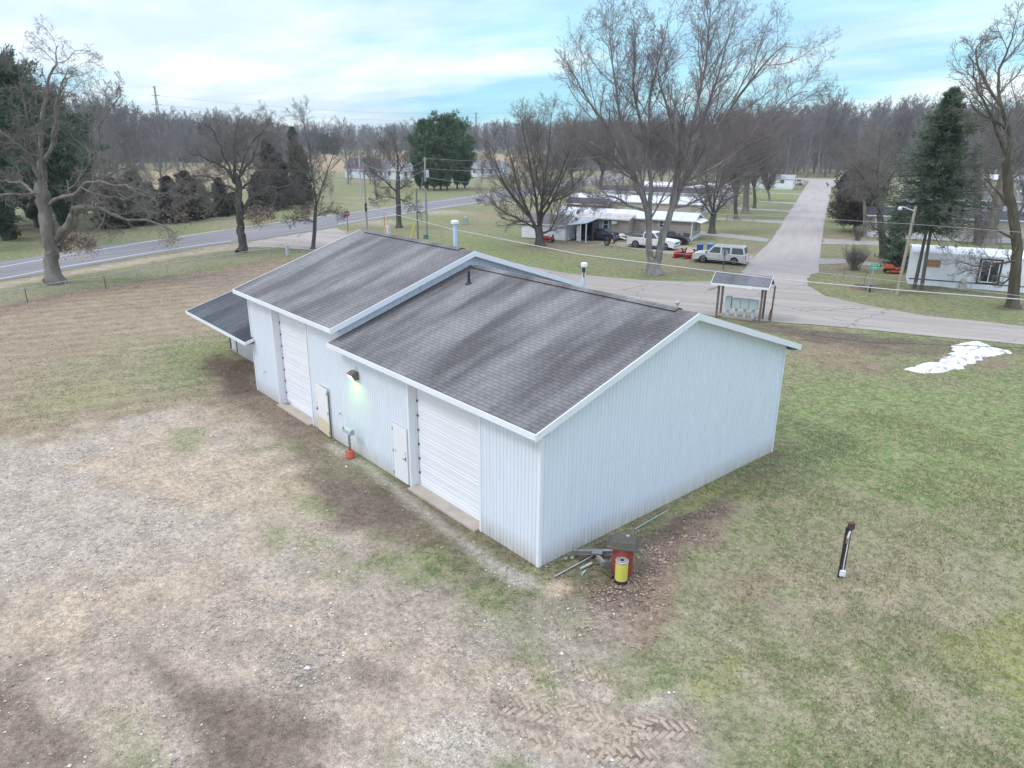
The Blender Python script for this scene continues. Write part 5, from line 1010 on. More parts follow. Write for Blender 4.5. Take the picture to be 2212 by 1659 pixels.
# enclosed porch addition in front
pu0, pu1 = L1_*.42, L1_*.80; pd = 1.9
mb = MB(); mb.box(((pu0+pu1)/2, pd/2, 1.42), (pu1-pu0, pd, 1.70)); pw = mb.build('porch_wall', TANW, h.t)
mb = MB(); mb.prism([(pu0-.25, pd+.35, 2.26), (pu0-.25, -.3, 2.62), (pu0-.25, -.3, 2.68), (pu0-.25, pd+.35, 2.32)], (pu1-pu0+.5, 0, 0)); mb.build('porch_roof', M('rusty_tin_roof', (.50, .46, .45), .6, .15, 1.5, col2=(.30, .20, .16), thr=(.3, .5)), h.t)
mb = MB(); mb.box(((pu0+pu1)/2, pd+.36, 2.25), (pu1-pu0+.5, .04, .15)); mb.build('porch_fascia', TRIMW, h.t)
def pwin(u, z0, w, hh, sh, par):
    mb = MB(); y = pd+.012
    for (a0, a1, b0, b1) in ((u, u+w, z0, z0+.07), (u, u+w, z0+hh-.07, z0+hh), (u, u+.07, z0+.07, z0+hh-.07), (u+w-.07, u+w, z0+.07, z0+hh-.07), (u+.07, u+w-.07, z0+hh/2-.02, z0+hh/2+.02)): mb.box(((a0+a1)/2, y, (b0+b1)/2), (a1-a0, .05, b1-b0))
    f = mb.build('window', M('cream_window_frame', (.72, .70, .55), .5, .05), h.t); mb = MB(); mb.box((u+w/2, pd+.004, z0+hh/2), (w-.05, .02, hh-.05)); mb.build('pane', PANE, f)
    for x in (u-.20, u+w+.20): mb = MB(); mb.box((x, pd+.01, z0+hh/2), (.32, .03, hh)); mb.build('shutter', sh, h.t)
PW = pu1-pu0; pwin(pu1-PW*.27, .95, .72, 1.15, BRN, None); pwin(pu1-PW*.62, .95, .72, 1.15, BLUESH, None)
mb = MB(); mb.box((pu1-PW*.74, pd+.16, 1.85), (.6, .34, .36)); mb.build('air_conditioner', M('cream_ac_unit', (.62, .62, .58), .5, .1, 6), h.t)
mb = MB(); mb.lathe((0, 0, 0), [(.02, .0), (.26, .07), (.36, .16)], 16); d_ = mb.build('satellite_dish', M('dark_dish', (.07, .07, .08), .6, .1), h.t, loc=(pu1-.15, pd-.15, 2.80)); d_.rotation_euler = (R(65), 0, R(150))
mb = MB(); mb.tube([(pu1-.15, pd-.3, 2.35), (pu1-.15, pd-.2, 2.8)], .02, 6); mb.build('dish_mast', GALV, h.t)
h.part('lean_to_wall', WSID, (L1_*.86, .25, 1.45), (L1_*.11, .5, 1.6))
DECK = M('deck_wood_grey', (.33, .30, .26), .9, .2, 4)
mb = MB(); mb.box(((pu0+pu1)/2-1.0, pd+.75, .42), (PW+1.0, 1.3, .10)); mb.build('deck', DECK, h.t); mb = MB(); mb.box((pu0-.9, pd+.2, .95), (1.5, .05, .06)); 
for i in range(9): mb.box((pu0-1.6+i*.18, pd+.2, .7), (.05, .04, .5))
mb.build('railing', DECK, h.t)
# white awning panels leaning at the deck
q = V2(1338, 521); mb = MB(); a, b = V2(1317, 507, .55), V2(1357, 519, .05); c_, e_ = V2(1345, 505, .62), V2(1362, 510, .2); mb.add([(a.x, a.y, .60), (b.x, b.y, .06), (e_.x, e_.y, .20), (c_.x, c_.y, .66)], [(0, 1, 2, 3)]); mb.add([(a.x, a.y, .56), (b.x, b.y, .02), (e_.x, e_.y, .16), (c_.x, c_.y, .62)], [(0, 1, 2, 3)])
tag(mb.build('fallen_awning', M('cream_white_panel', (.72, .72, .62), .6, .08)), 'pale fallen awning panel lying between the sedan and the pickup', 'awning')
# shed with carport
s0, s1 = V2(1127, 512.8), V2(1221, 520.4); sd_a = math.atan2(s1.y-s0.y, s1.x-s0.x); SL = (s1-s0).length
h = House('garden_shed', 'small white clapboard shed with weathered grey roof and open carport behind the round maple', 'shed', s1, SL, 4.2, 1.88, 2.75, WSID, GRR, ang=sd_a, over=.22, skirt=.02, ribs=5)
mb = MB()
for i in range(9): mb.prism([(-.0, .004, .04+i*.2), (-.0, .03, .05+i*.2), (-.0, .006, .235+i*.2)], (SL, 0, 0))
mb.build('clapboards', WSID, h.t)
mb = MB(); mb.box((.05, .03, .95), (.10, .05, 1.86)); mb.build('corner_board', TRIMW, h.t)
mb = MB(); mb.add([(-.22, .22, 1.80), (-2.7, .0, 2.15), (-2.7, -3.6, 2.45), (-.22, -3.9, 2.3)], [(0, 1, 2, 3)]); mb.add([(-.22, .22, 1.86), (-2.7, .0, 2.21), (-2.7, -3.6, 2.51), (-.22, -3.9, 2.36)], [(0, 1, 2, 3)]); mb.add([(-.22, .22, 1.80), (-2.7, 0, 2.15), (-2.7, 0, 2.21), (-.22, .22, 1.86)], [(0, 1, 2, 3)]); mb.build('carport_roof', M('grey_tin_roof', (.36, .38, .40), .5, .15, 1.5), h.t)
for x in (-2.62, -1.9): mb = MB(); mb.box((x, .0, 1.05), (.10, .10, 2.1)); mb.build('post', TRIMW, h.t)
mb = MB(); mb.box((-1.35, -3.6, 1.1), (2.6, .08, 2.2)); mb.box((-2.65, -2.6, 1.1), (.06, 2.0, 2.2)); mb.build('dark_back_wall', M('dark_boards', (.04, .035, .03), .9, .3), h.t)
mb = MB(); mb.box((-1.55, -.35, .95), (.55, .05, 1.7)); mb.build('white_panel', WSID, h.t); mb = MB(); mb.tube([(-1.55, -.28, .75), (-1.55, -.22, .75)], .28, 16); mb.build('fan', TRIMW, h.t)
for (px, py, w_, hh, cl, nm, lb, ct) in ((1223.5, 519, .45, .8, (.6, .6, .6), 'metal_chair', 'worn white chair standing at the corner of the shed', 'chair'), (1228, 518.6, .3, .42, (.8, .8, .78), 'plastic_pail', 'white plastic pail beside the white chair at the carport', 'pail')):
    q = V2(px, py); m_ = M(nm+'_paint', cl, .6, .1)
    if 'chair' in nm:
        t = thing(nm, lb, ct, (q.x, q.y, 0), UA); mb = MB(); mb.box((0, 0, .42), (.45, .42, .05)); mb.build('seat', m_, t); mb = MB(); mb.box((0, .2, .68), (.45, .04, .45)); mb.build('backrest', m_, t)
        for x in (-.2, .2):
            for y in (-.18, .18): mb = MB(); mb.box((x, y, .2), (.03, .03, .4)); mb.build('leg', m_, t)
    else: mb = MB(); mb.lathe((0, 0, 0), [(.13, 0), (.16, .36), (.15, .37)], 14); o = mb.build(nm, m_, None, loc=(q.x, q.y, 0)); tag(o, lb, ct)
q = V2(1480.5, 522); t = thing('patio_chair', 'dark grey patio chair standing in front of the tan home', 'chair', (q.x, q.y, 0), UA+math.pi); m_ = M('dark_chair', (.07, .09, .09), .6, .1)
mb = MB(); mb.box((0, 0, .42), (.75, .5, .06)); mb.build('seat', m_, t); mb = MB(); mb.box((0, -.24, .72), (.75, .04, .5)); mb.build('backrest', m_, t)
for x in (-.35, .35):
    for y in (-.22, .22): mb = MB(); mb.box((x, y, .2), (.04, .04, .4)); mb.build('leg', m_, t)
q = V2(1247, 514); t = thing('utility_trailer', 'low dark trailer with a railing in front of the sedan nose', 'trailer', (q.x, q.y, 0), UA); mb = MB(); mb.box((0, 0, .42), (1.5, 1.1, .12)); mb.build('bed', PLAST, t); mb = MB()
for z in (.7, .95): mb.box((0, -.55, z), (1.5, .04, .05)); mb.box((0, .55, z), (1.5, .04, .05))
for x in (-.72, 0, .72): mb.box((x, -.55, .7), (.04, .04, .55)); mb.box((x, .55, .7), (.04, .04, .55))
mb.build('railing', PLAST, t); wheel(t, 0, -.5, .28, .16); wheel(t, 0, .5, .28, .16)
# home 2 and others behind
def eavecorner(px, py, z): p = at(px, py, z); return (p.x, p.y)
c2 = eavecorner(1511.6, 440.8, 2.75); h = House('mobile_home', 'cream mobile home with pale metal roof directly behind the tan home', 'mobile home', c2, Lto(c2, 1228, 2.75), 4.3, 2.75, 3.45, CREAM, MET, over=.2)
h.win(1.0, 1.4, 1.9, 1.1, 'end', None, 2); h.win(7.5, 1.9, .9, .55); h.part('vent', GALV, (11, -2.0, 3.6), (.25, .25, .35))
c3_ = V2(1262, 468); mb = MB()
h = House('back_shed', 'brown gabled shed between the two silvery roofs of the tan and cream homes', 'shed', (c2[0]-11.5, c2[1]-6.8), 6.2, 2.6, 2.3, 3.0, M('brown_shed_wall', (.20, .15, .12), .8, .1), DKR, over=.2, skirt=.02)
c3 = eavecorner(1530, 419, 3.0); h = House('mobile_home', 'long mobile home with dark shingle roof and white rounded end, third from the parking yard', 'mobile home', c3, Lto(c3, 1298, 3.0), 4.6, 3.0, 3.75, WSID, DKR, over=.2)
h.win(6, 1.6, 1.0, .9); h.win(12, 1.6, 1.0, .9)
c4 = eavecorner(1576, 404, 3.2); h = House('mobile_home', 'mobile home showing only its bright white flat roof behind the dark-roofed one', 'mobile home', c4, Lto(c4, 1372, 3.2), 4.6, 3.2, 3.6, WSID, SNOWR, over=.1, roofstyle='bow')
c5 = eavecorner(1714, 386, 2.6); h = House('mobile_home', 'pale grey mobile home far down the street behind the two parked cars', 'mobile home', c5, 13, 4.6, 2.7, 3.4, WSID, M('pale_grey_roof', (.36, .36, .38), .8, .1, 2), over=.2); h.win(2, 1.4, 1, .9); h.win(1, 1.2, 1.4, 1.2, 'end')
c5b = V2(1835, 390); h = House('small_white_shed', 'tiny pale green shed at the far end of the street on the right', 'shed', c5b, 3.0, 3.0, 2.2, 3.0, M('pale_green_wall', (.45, .55, .50), .7, .1), GRR, skirt=.02)
# right side: white trailer with white roof, sliding window and black trim
wl = V2(1960.4, 613.9); wa = R(24.0); WLn = 9.6; wr = (wl.x+WLn*math.cos(wa), wl.y+WLn*math.sin(wa))
h = House('mobile_home', 'white ribbed trailer with snow-white roof, black trim and a large dark sliding window', 'mobile home', wr, WLn, 3.6, 2.70, 3.05, WSID, SNOWR, ang=wa, over=.12, skirt=.02, roofstyle='bow', ribs=.16)
f_ = lambda px: WLn-((V2(px, 600).x-wl.x)/math.cos(wa)) 
BLK = M('black_trim_paint', (.02, .022, .028), .5, .1)
def upos(px, py):                   # position along that wall seen at a picture point
    n_ = np.array([-math.sin(wa), math.cos(wa), 0]); d = ray(px, py); k = ((np.array([wl.x, wl.y, 0])-CAM)@n_)/(d@n_); P = CAM+d*k; return WLn-((P[0]-wl.x)*math.cos(wa)+(P[1]-wl.y)*math.sin(wa)), P[2]
u0, z0 = upos(1999, 565.5); u1, z1 = upos(2035, 556); ORG = M('amber_curtained_glass', (.42, .20, .07), .3, .35, 8, stretch=(3, 3, .3))
h.win(min(u0, u1), 1.55, abs(u1-u0), .62, 'front', None, 1, M('tan_window_frame', (.40, .33, .25), .6, .1), ORG)
uu, zz1 = upos(2113, 604); uv, zz2 = upos(2164, 560); U0, U1 = min(uu, uv), max(uu, uv)
mb = MB(); mb.box(((U0+U1)/2, .022, 1.50), (U1-U0+.30, .035, 2.02)); mb.build('window_surround', BLK, h.t); mb = MB()
for (a0, a1, b0, b1) in ((U0, U1, .62, .70), (U0, U1, 2.30, 2.38), (U0, U0+.07, .70, 2.30), (U1-.07, U1, .70, 2.30), ((U0+U1)/2-.035, (U0+U1)/2+.035, .70, 2.30)): mb.box(((a0+a1)/2, .055, (b0+b1)/2), (a1-a0, .05, b1-b0))
f = mb.build('window', WINF, h.t); mb = MB(); mb.box(((U0+U1)/2, .042, 1.5), (U1-U0-.02, .02, 1.7)); mb.build('pane', PANE, f)
mb = MB(); mb.box((WLn/2, .016, .50), (WLn, .03, .075)); mb.box((WLn/2, .03, 2.66), (WLn+.1, .03, .06)); mb.build('black_trim', BLK, h.t)
u, z = upos(2084, 598); mb = MB(); mb.box((u, .12, .62), (.34, .20, .34)); mb.build('electric_meter', M('cream_box', (.55, .52, .46), .6, .1), h.t); mb = MB(); mb.box((u, .16, .20), (.50, .26, .34)); mb.build('utility_box', M('tan_box', (.50, .47, .41), .6, .1), h.t)
mb = MB(); mb.lathe((WLn-2.2, -1.2, 2.98), [(.10, 0), (.10, .16), (.12, .17)], 10); mb.build('roof_vent', BLACKM, h.t)
# cream homes behind it on the right
cR2 = eavecorner(2360, 482, 2.7); h = House('mobile_home', 'cream mobile home with dark window standing behind the white trailer', 'mobile home', cR2, 23, 4.6, 2.75, 3.5, CREAM, DKR, ang=R(28), over=.25, skirt=.7)
def hw(h, c, ang, px, py):
    n_ = np.array([-math.sin(ang), math.cos(ang), 0]); d = ray(px, py); k = ((np.array([c[0], c[1], 0])-CAM)@n_)/(d@n_); P = CAM+d*k; return -((P[0]-c[0])*math.cos(ang)+(P[1]-c[1])*math.sin(ang))
for p0_, p1_ in ((2050, 2075), (2185, 2200)): a_, b_ = hw(h, cR2, R(28), p0_, 490), hw(h, cR2, R(28), p1_, 490); h.win(min(a_, b_), 1.2, abs(a_-b_), 1.3)
a_ = hw(h, cR2, R(28), 2192, 500); mb = MB(); mb.box((a_-1.2, .5, .35), (1.3, 1.0, .7)); mb.build('porch_steps', DECK, h.t)
cR3 = eavecorner(2400, 440, 3.0); h = House('mobile_home', 'grey-roofed mobile home with a blue and white eave behind the cream home', 'mobile home', cR3, 26, 4.6, 3.0, 3.7, M('blue_white_siding', (.42, .47, .55), .6, .1), GRR, ang=R(27), over=.3)
cR4 = eavecorner(2420, 392, 3.0); h = House('mobile_home', 'tan mobile home with pale roof, furthest back on the right', 'mobile home', cR4, 40, 4.8, 3.0, 3.9, M('pale_tan_siding', (.42, .37, .31), .7, .1), M('pale_roof', (.55, .57, .6), .7, .1), ang=R(27), over=.3); h.win(18, 1.3, 1.4, 1.2); h.win(26, 1.3, 1.4, 1.2)
# far houses across the highway
for (px, py, L_, hr, cl, rf, lb) in ((838, 388, 16, 5.6, (.62, .67, .75), (.16, .12, .14), 'pale blue farmhouse with dark purple roof behind the row of bare trees'), (893, 390, 10, 4.6, (.72, .74, .75), (.3, .3, .32), 'small white house left of the tall pines'), (1076, 384, 13, 4.8, (.66, .72, .74), (.22, .23, .25), 'pale house right of the tall pines')):
    c = V2(px, py); h = House('farmhouse', lb, 'house', c, L_, 7, 2.9, hr, M('wall_'+lb[:9], cl, .7, .06), M('roof_'+lb[:9], rf, .9, .15), ang=R(20), over=.4, skirt=.02)
    for u in (2, 5, 8): h.win(u, 1.1, 1.1, 1.2)
# split-rail fence by the driveway
t = thing('rail_fence', 'short weathered split-rail fence beside the second driveway', 'fence', (0, 0, 0))
a, b = V2(1570, 476), V2(1628, 478); mb = MB()
for k in (0, .5, 1): 
    p = a+(b-a)*k; m2 = MB(); m2.box((p.x, p.y, .45), (.12, .12, .9)); m2.build('post', DECK, t)
for z in (.35, .7): m2 = MB(); m2.beam((a.x, a.y, z), (b.x, b.y, z-.05), .07, .09); m2.build('rail', DECK, t)

# ------------------------------------------------------------------ poles, wires, signs, fence
POLEW = M('grey_utility_pole_wood', (.34, .32, .29), .85, .2, 3, stretch=(2, 2, .2)); WIRE = M('cable_grey', (.42, .43, .44), .6, .05); WIRED = M('cable_dark', (.10, .10, .11), .6, .05)
def pole(name, label, cat, px, py, ptop, r0=.14, r1=.10, mat=POLEW, h_=None, lean=(0, 0)):
    b = V2(px, py); H_ = h_ or hgt(b, ptop); t = thing(name, label, cat, (b.x, b.y, 0)); mb = MB(); mb.tube([(0, 0, 0), (lean[0], lean[1], H_)], [r0, r1], 12); mb.build('pole', mat, t); t['h'] = H_; del t['h']; return t, b, H_
t1, b1, hp1 = pole('utility_pole', 'grey wooden utility pole with a black wrap band, left of the two by the highway', 'utility pole', 793, 495, 350)
mb = MB(); z = hgt(b1, 464); mb.tube([(0, 0, hgt(b1, 456.5)), (0, 0, hgt(b1, 438.5))], .155, 12) if False else mb.tube([(0, 0, hgt(b1, 457)), (0, 0, hgt(b1, 439))], .15, 12); mb.build('black_band', BLACKM, t1)
t2, b2, hp2 = pole('utility_pole', 'tall grey utility pole carrying a transformer can, right of the two by the highway', 'utility pole', 923, 515, 339)
mb = MB(); mb.lathe((.28, .12, hgt(b2, 383)), [(.17, 0), (.18, .03), (.18, .72), (.15, .78), (.05, .82)], 14); mb.build('transformer', M('transformer_grey', (.5, .53, .55), .5, .05), t2)
mb = MB(); mb.tube([(.02, -.14, .1), (.02, -.13, hgt(b2, 405))], .045, 8); mb.build('riser_pipe', GALV, t2); mb = MB(); mb.tube([(0, -.02, hgt(b2, 407)), (0, -.02, hgt(b2, 392))], .14, 10); mb.build('black_sleeve', BLACKM, t2)
mb = MB(); mb.box((.1, -.25, .22), (.5, .4, .45), top=.9); mb.build('pedestal', M('green_pedestal', (.08, .20, .17), .6, .1), t2)
for z in (hp2-.25, hp2-1.6): mb = MB(); mb.beam((-.35, -.1, z), (.35, .1, z), .05, .06); mb.build('insulator_bracket', GALV, t2)
t3, b3, hp3 = pole('utility_pole', 'short dark-grey wooden stub pole standing between the two utility poles', 'utility pole', 903, 516, 408, .12, .10, M('dark_grey_pole', (.20, .20, .20), .85, .2, 3))
def wire(name, label, pts, r=.02, sag=.4, mat=WIRE, cat='cable', n=14):
    mb = MB()
    P = []
    for a, b in zip(pts, pts[1:]):
        a, b = Vector(a), Vector(b)
        for k in range(n):
            s = k/n; q = a+(b-a)*s; q.z -= sag*4*s*(1-s); P.append(q)
    P.append(Vector(pts[-1])); mb.tube(P, r, 5, cap=False); return tag(mb.build(name, mat), label, cat)
def on(px, py, base, dy=0):        # point over ground spot `base` seen at picture row py
    return (base[0], base[1], hgt(base, py))
P1 = lambda py: (b1[0], b1[1], hgt(b1, py)); P2 = lambda py: (b2[0], b2[1], hgt(b2, py))
wire('power_line', 'top sagging wire between the two utility poles', [P1(354), P2(346)], .018, 1.0); wire('power_line', 'second sagging wire between the two utility poles', [P1(381), P2(366)], .018, .9)
wire('telephone_line', 'lowest slack cable between the two utility poles', [P1(446), P2(418)], .028, .7)
e = (b2[0]+34, b2[1]+62)
for i, (py, pe) in enumerate(((342, 338), (364, 358), (383, 400), (419, 412))):
    q = at(1300, pe, (9.0, 8.0, 6.5, 4.6)[i]); wire('power_line', ('topmost', 'second', 'steep third', 'lowest')[i]+' wire running right from the transformer pole', [P2(py), (q.x, q.y, q.z)], .016, .5)
# the long drop cable passing in front of the lamp pole
lp = V2(1937, 638); a = at(1254, 550, 3.6)
C1 = [P1(447)]; 
for (px, py, z) in ((981, 496, 5.6), (1254, 549.5, 5.2), (1543, 586, 4.9), (1696, 604, 4.9), (1935, 626, 5.2), (2212, 647, 5.8), (2600, 672, 6.8)): q = at(px, py, z); C1.append((q.x, q.y, q.z))
wire('service_cable', 'thick pale cable running from the left utility pole over the mail shelter', C1, .020, 0.0, M('pale_cable', (.6, .6, .6), .5, .03), n=4)
C2 = []
for (px, py, z) in ((1106+1100*.2667, 331.8+780*.2667, 3.2), (1520, 553.5, 3.1), (1622, 572, 3.1), (1935, 607, 4.0), (2212, 640, 4.6), (2400, 660, 5)): q = at(px, py, z); C2.append((q.x, q.y, q.z))
wire('power_line', 'thin wire from the forked maple past the silver SUV to the right', C2, .012, 0, WIRE, n=4)
C3 = []
for (px, py, z) in ((1340, 436, 5.6), (1560, 463, 5.4), (1694, 468, 5.4), (1969, 484, 5.9), (2212, 502, 6.4), (2400, 516, 6.8)): q = at(px, py, z); C3.append((q.x, q.y, q.z))
wire('power_line', 'thin pale wire crossing the street and the head of the lamp pole', C3, .012, 0, WIRE, n=4)
C4 = []
for (px, py, z) in ((1600, 700, 3.2), (1622, 707.5, 3.3), (1876, 739, 4.6), (2212, 751, 5.2), (2500, 756, 5.5)): q = at(px, py, z); C4.append((q.x, q.y, q.z))
wire('power_line', 'dark wire passing low over the leaves behind the building gable', C4, .012, 0, WIRED, n=4)
# guy wire with yellow guards
g_ = V2(886, 520); gt = P2(360); tg = thing('guy_wire', 'guy wire with two yellow guards anchored left of the transformer pole', 'guy wire', (0, 0, 0)); mb = MB(); mb.tube([(g_.x, g_.y, 0), gt], .014, 5); mb.build('wire', WIRE, tg)
YG = M('yellow_guard', (.65, .52, .05), .5, .05); dz_ = Vector(gt)-Vector((g_.x, g_.y, 0)); dz_.normalize(); mb = MB(); mb.tube([Vector((g_.x, g_.y, 0)), Vector((g_.x, g_.y, 0))+dz_*2.2], .05, 8); mb.build('guard', YG, tg)
mb = MB(); mb.tube([Vector((g_.x, g_.y, 0)), Vector((g_.x+.55, g_.y+.5, 2.1))], .045, 8); mb.build('guard', YG, tg)
# stop sign
b = V2(752, 502); hS = hgt(b, 455); t = thing('stop_sign', 'red octagonal stop sign on a red post beside the highway entrance', 'sign', (b.x, b.y, 0), R(12)); RDS = M('stop_sign_red', (.42, .03, .05), .5, .08)
mb = MB(); mb.box((0, 0, hS/2), (.06, .05, hS)); mb.build('post', M('dark_red_post', (.30, .03, .04), .5, .1), t)
def text(s, size, mat, par, loc, rot, name='lettering', ext=.002):
    c = bpy.data.curves.new(name, 'FONT'); c.body = s; c.size = size; c.extrude = ext; c.align_x = 'CENTER'; c.align_y = 'CENTER'; o = link(bpy.data.objects.new(name, c)); dg = bpy.context.evaluated_depsgraph_get(); me = bpy.data.meshes.new_from_object(o.evaluated_get(dg)); bpy.data.objects.remove(o)
    me.materials.clear(); me.materials.append(mat); o = link(bpy.data.objects.new(name, me)); o.parent = par; o.location = loc; o.rotation_euler = rot; return o
oc = [(.38*math.cos(R(22.5+45*k)), .38*math.sin(R(22.5+45*k))) for k in range(8)]
face = math.atan2(-(CAM[1]-b.y)*0+math.sin(R(75)), 0)
mb = MB(); mb.prism([(x, -.03, hS-.38+z) for x, z in oc], (0, -.008, 0)); pl = mb.build('sign_plate', RDS, t); mb = MB(); mb.prism([(x*1.06, -.028, hS-.38+z*1.06) for x, z in oc], (0, -.008, 0)); mb.build('sign_border', TRIMW, t)
text('STOP', .26, TRIMW, pl, (0, -.041, hS-.38), (R(90), 0, 0)); t.rotation_euler = (0, 0, R(75))
# orange marker with white box, pedestals
b = V2(837, 508); t = thing('marker_box', 'white utility box with a tall orange marker post behind the ridge', 'utility box', (b.x, b.y, 0), UA); mb = MB(); mb.box((0, 0, .55), (.62, .5, 1.1)); mb.build('box', M('white_utility_box', (.62, .64, .64), .6, .08), t); mb = MB(); mb.tube([(-.12, -.3, 0), (-.14, -.3, 2.55)], .045, 8); mb.build('marker', M('orange_marker', (.68, .25, .08), .5, .08), t)
b = V2(1006, 484); t = thing('utility_box', 'pale green utility pedestal standing alone on the lawn right of the poles', 'utility box', (b.x, b.y, 0), UA); mb = MB(); mb.box((0, 0, .45), (.62, .55, .9), top=.94); mb.build('cabinet', M('pale_green_cabinet', (.33, .45, .40), .6, .08), t, bevel=.02); mb = MB(); mb.box((0, 0, .92), (.64, .57, .05)); mb.build('lid', M('green_lid', (.38, .5, .45), .6, .08), t)
b = V2(621, 552); t = thing('utility_box', 'narrow grey telephone pedestal at the end of the chain-link fence', 'utility box', (b.x, b.y, 0), UA); mb = MB(); mb.box((0, 0, .48), (.24, .22, .96), top=.9); mb.build('cabinet', M('grey_cabinet', (.45, .50, .53), .6, .08), t); mb = MB(); mb.box((0, 0, .98), (.26, .24, .05)); mb.build('cap', GALV, t)
# lamp pole on the right
tl, bl_, hl = pole('street_lamp', 'wooden pole with a white street lamp on a short arm, standing before the white trailer', 'street lamp', 1937, 638, 446, .13, .10, M('light_brown_pole', (.36, .30, .25), .8, .15, 3, stretch=(2, 2, .2)), lean=(.12, .25))
rv = Vector(rt0); mb = MB(); top = Vector((.12, .25, hl)); mb.tube([top+Vector((0, 0, -.35)), top-rv*.9+Vector((0, 0, -.05)), top-rv*1.05+Vector((0, 0, -.05))], .045, 8); ar = mb.build('lamp_arm', M('pale_arm', (.55, .66, .72), .4, .05), tl)
hd = top-rv*1.15; mb = MB(); mb.lathe((hd.x, hd.y, hd.z-.28), [(.10, 0), (.15, .03), (.16, .16), (.12, .22), (.10, .27), (.03, .28)], 14); mb.build('lamp_head', M('lamp_head_white', (.6, .62, .63), .5, .05), ar)
# street-name sign
b = V2(1871, 640); t = thing('street_sign', 'green street-name sign of two crossed blades on a leaning grey post', 'sign', (b.x, b.y, 0)); hs = 2.22; tp = Vector((.18, .12, hs)); mb = MB(); mb.tube([(0, 0, 0), tp], .03, 8); mb.build('post', GALV, t)
GS = M('street_sign_green', (.02, .42, .26), .5, .05)
for k, (z, a_) in enumerate(((0, 25), (.18, 62))):
    o_ = thing('x', 'x', 'x'); bpy.data.objects.remove(o_); mb = MB(); mb.box((0, 0, 0), (.66, .02, .17)); pl = mb.build('sign_blade', GS, t, loc=(tp.x, tp.y, hs+z-.02), rz=R(a_))
    # the lettering cannot be read: pale strokes only
    mb = MB(); mb.box((0, -.014, .01), (.36, .006, .05)); mb.build('lettering', M('sign_pale_strokes', (.45, .85, .72), .5, .05), pl)
mb = MB(); mb.beam((b.x+.05, b.y-.05, 0), (b.x+.05, b.y-.05, .01), .2, .2) if False else None
# bird bath, planter ring
b = V2(1878, 630); t = thing('bird_bath', 'small dark bird bath beside the ring of stones', 'bird bath', (b.x, b.y, 0)); mb = MB(); mb.lathe((0, 0, 0), [(.14, 0), (.06, .08), (.05, .45), (.10, .50)], 12); mb.build('pedestal', PLAST, t); mb = MB(); mb.lathe((0, 0, 0), [(.10, .50), (.26, .55), (.27, .60), (.22, .57)], 16); mb.build('bowl', M('slate_bowl', (.16, .18, .21), .7, .1), t)
rs = random.Random(5); b = V2(1857, 622); t = thing('planter_ring', 'low ring of stacked brown stones with dead stalks on the lawn', 'planter', (b.x, b.y, 0))
for k in range(16): a = 2*math.pi*k/16; mb = MB(); mb.box((.62*math.cos(a), .62*math.sin(a), .12), (.26, .16, .24), a+R(90)); mb.build('stone', M('planter_stone', (.30, .24, .18), .9, .25, 5) if k == 0 else bpy.data.materials['planter_stone'], t)
mb = MB(); mb.lathe((0, 0, 0), [(.56, 0), (.56, .16)], 16); mb.build('soil', M('planter_soil', (.10, .07, .05), .95, .3, 6), t)
for (px, py, h_, lb) in ((1873, 624, 1.3, 'dark shepherd hook standing in the stone planter ring'), (1829, 603, 1.1, 'thin dark shepherd hook left of the planter ring')):
    b = V2(px-8, py); mb = MB(); mb.tube([(b.x, b.y, 0), (b.x, b.y, h_), (b.x+.08, b.y, h_+.10), (b.x+.18, b.y, h_+.03), (b.x+.18, b.y, h_-.08)], .014, 5); tag(mb.build('garden_hook', BLACKM), lb, 'garden hook')
b = V2(2114, 607); mb = MB()
for k in range(4): mb.tube([(b.x+.55*math.cos(a)+k*.12, b.y+.25*math.sin(a)+k*.05, .05+k*.03) for a in np.linspace(0, 5.5+k, 14)], .035, 6)
mb.tube([(b.x, b.y, .06), (b.x+2.2, b.y+.8, .08), (b.x+4.6, b.y+2.0, .05)], .035, 6); tag(mb.build('coiled_hose', BLACKM), 'black coiled hose lying on the ground below the sliding window', 'hose')
# back of the sign beyond the shelter
b = V2(1562, 583); t = thing('road_sign', 'grey back of a small road sign on a dark post beside the silver SUV', 'sign', (b.x, b.y, 0), UA); hS = hgt(b, 538); mb = MB(); mb.box((0, 0, hS/2), (.09, .06, hS)); mb.build('post', M('dark_sign_post', (.10, .12, .12), .7, .1), t); mb = MB(); mb.prism([(.31*math.cos(R(22.5+45*k)), .05, hS-.32+.31*math.sin(R(22.5+45*k))) for k in range(8)], (0, .01, 0)); mb.build('sign_plate', M('bare_aluminium', (.42, .42, .41), .5, .05, metal=.2), t)
# small meter on the maple, garden post
# chain-link fence
FP = [(-160, 690), (-60, 672), (60, 654), (146, 637), (229, 624), (297, 609), (363, 597), (427, 586), (505, 572), (582, 560), (626, 553)]
t = thing('chain_link_fence', 'low chain-link fence with thin grey rail running between the lawn and the highway', 'fence', (0, 0, 0)); mp_ = [V2(*p) for p in FP]; GP = M('fence_post_grey', (.42, .44, .44), .5, .1, metal=.3); RP = M('rusty_fence_post', (.10, .07, .06), .8, .2)
hf = 1.04; mb = MB(); mb.tube([(p.x, p.y, hf) for p in mp_], .026, 6); mb.build('top_rail', GP, t)
for i, p in enumerate(mp_): m2 = MB(); m2.tube([(p.x, p.y, 0), (p.x, p.y, hf+.02)], .028, 8); m2.build('post', RP if i in (2, 4) else GP, t)
def mesh_mat():
    m, t_, b = mat_base('chain_link_mesh'); nd = t_.nodes; L = t_.links; tc = nd.new('ShaderNodeTexCoord'); s = nd.new('ShaderNodeSeparateXYZ'); L.new(tc.outputs['UV'], s.inputs[0])
    return m
V_ = []; E_ = []
wf = []
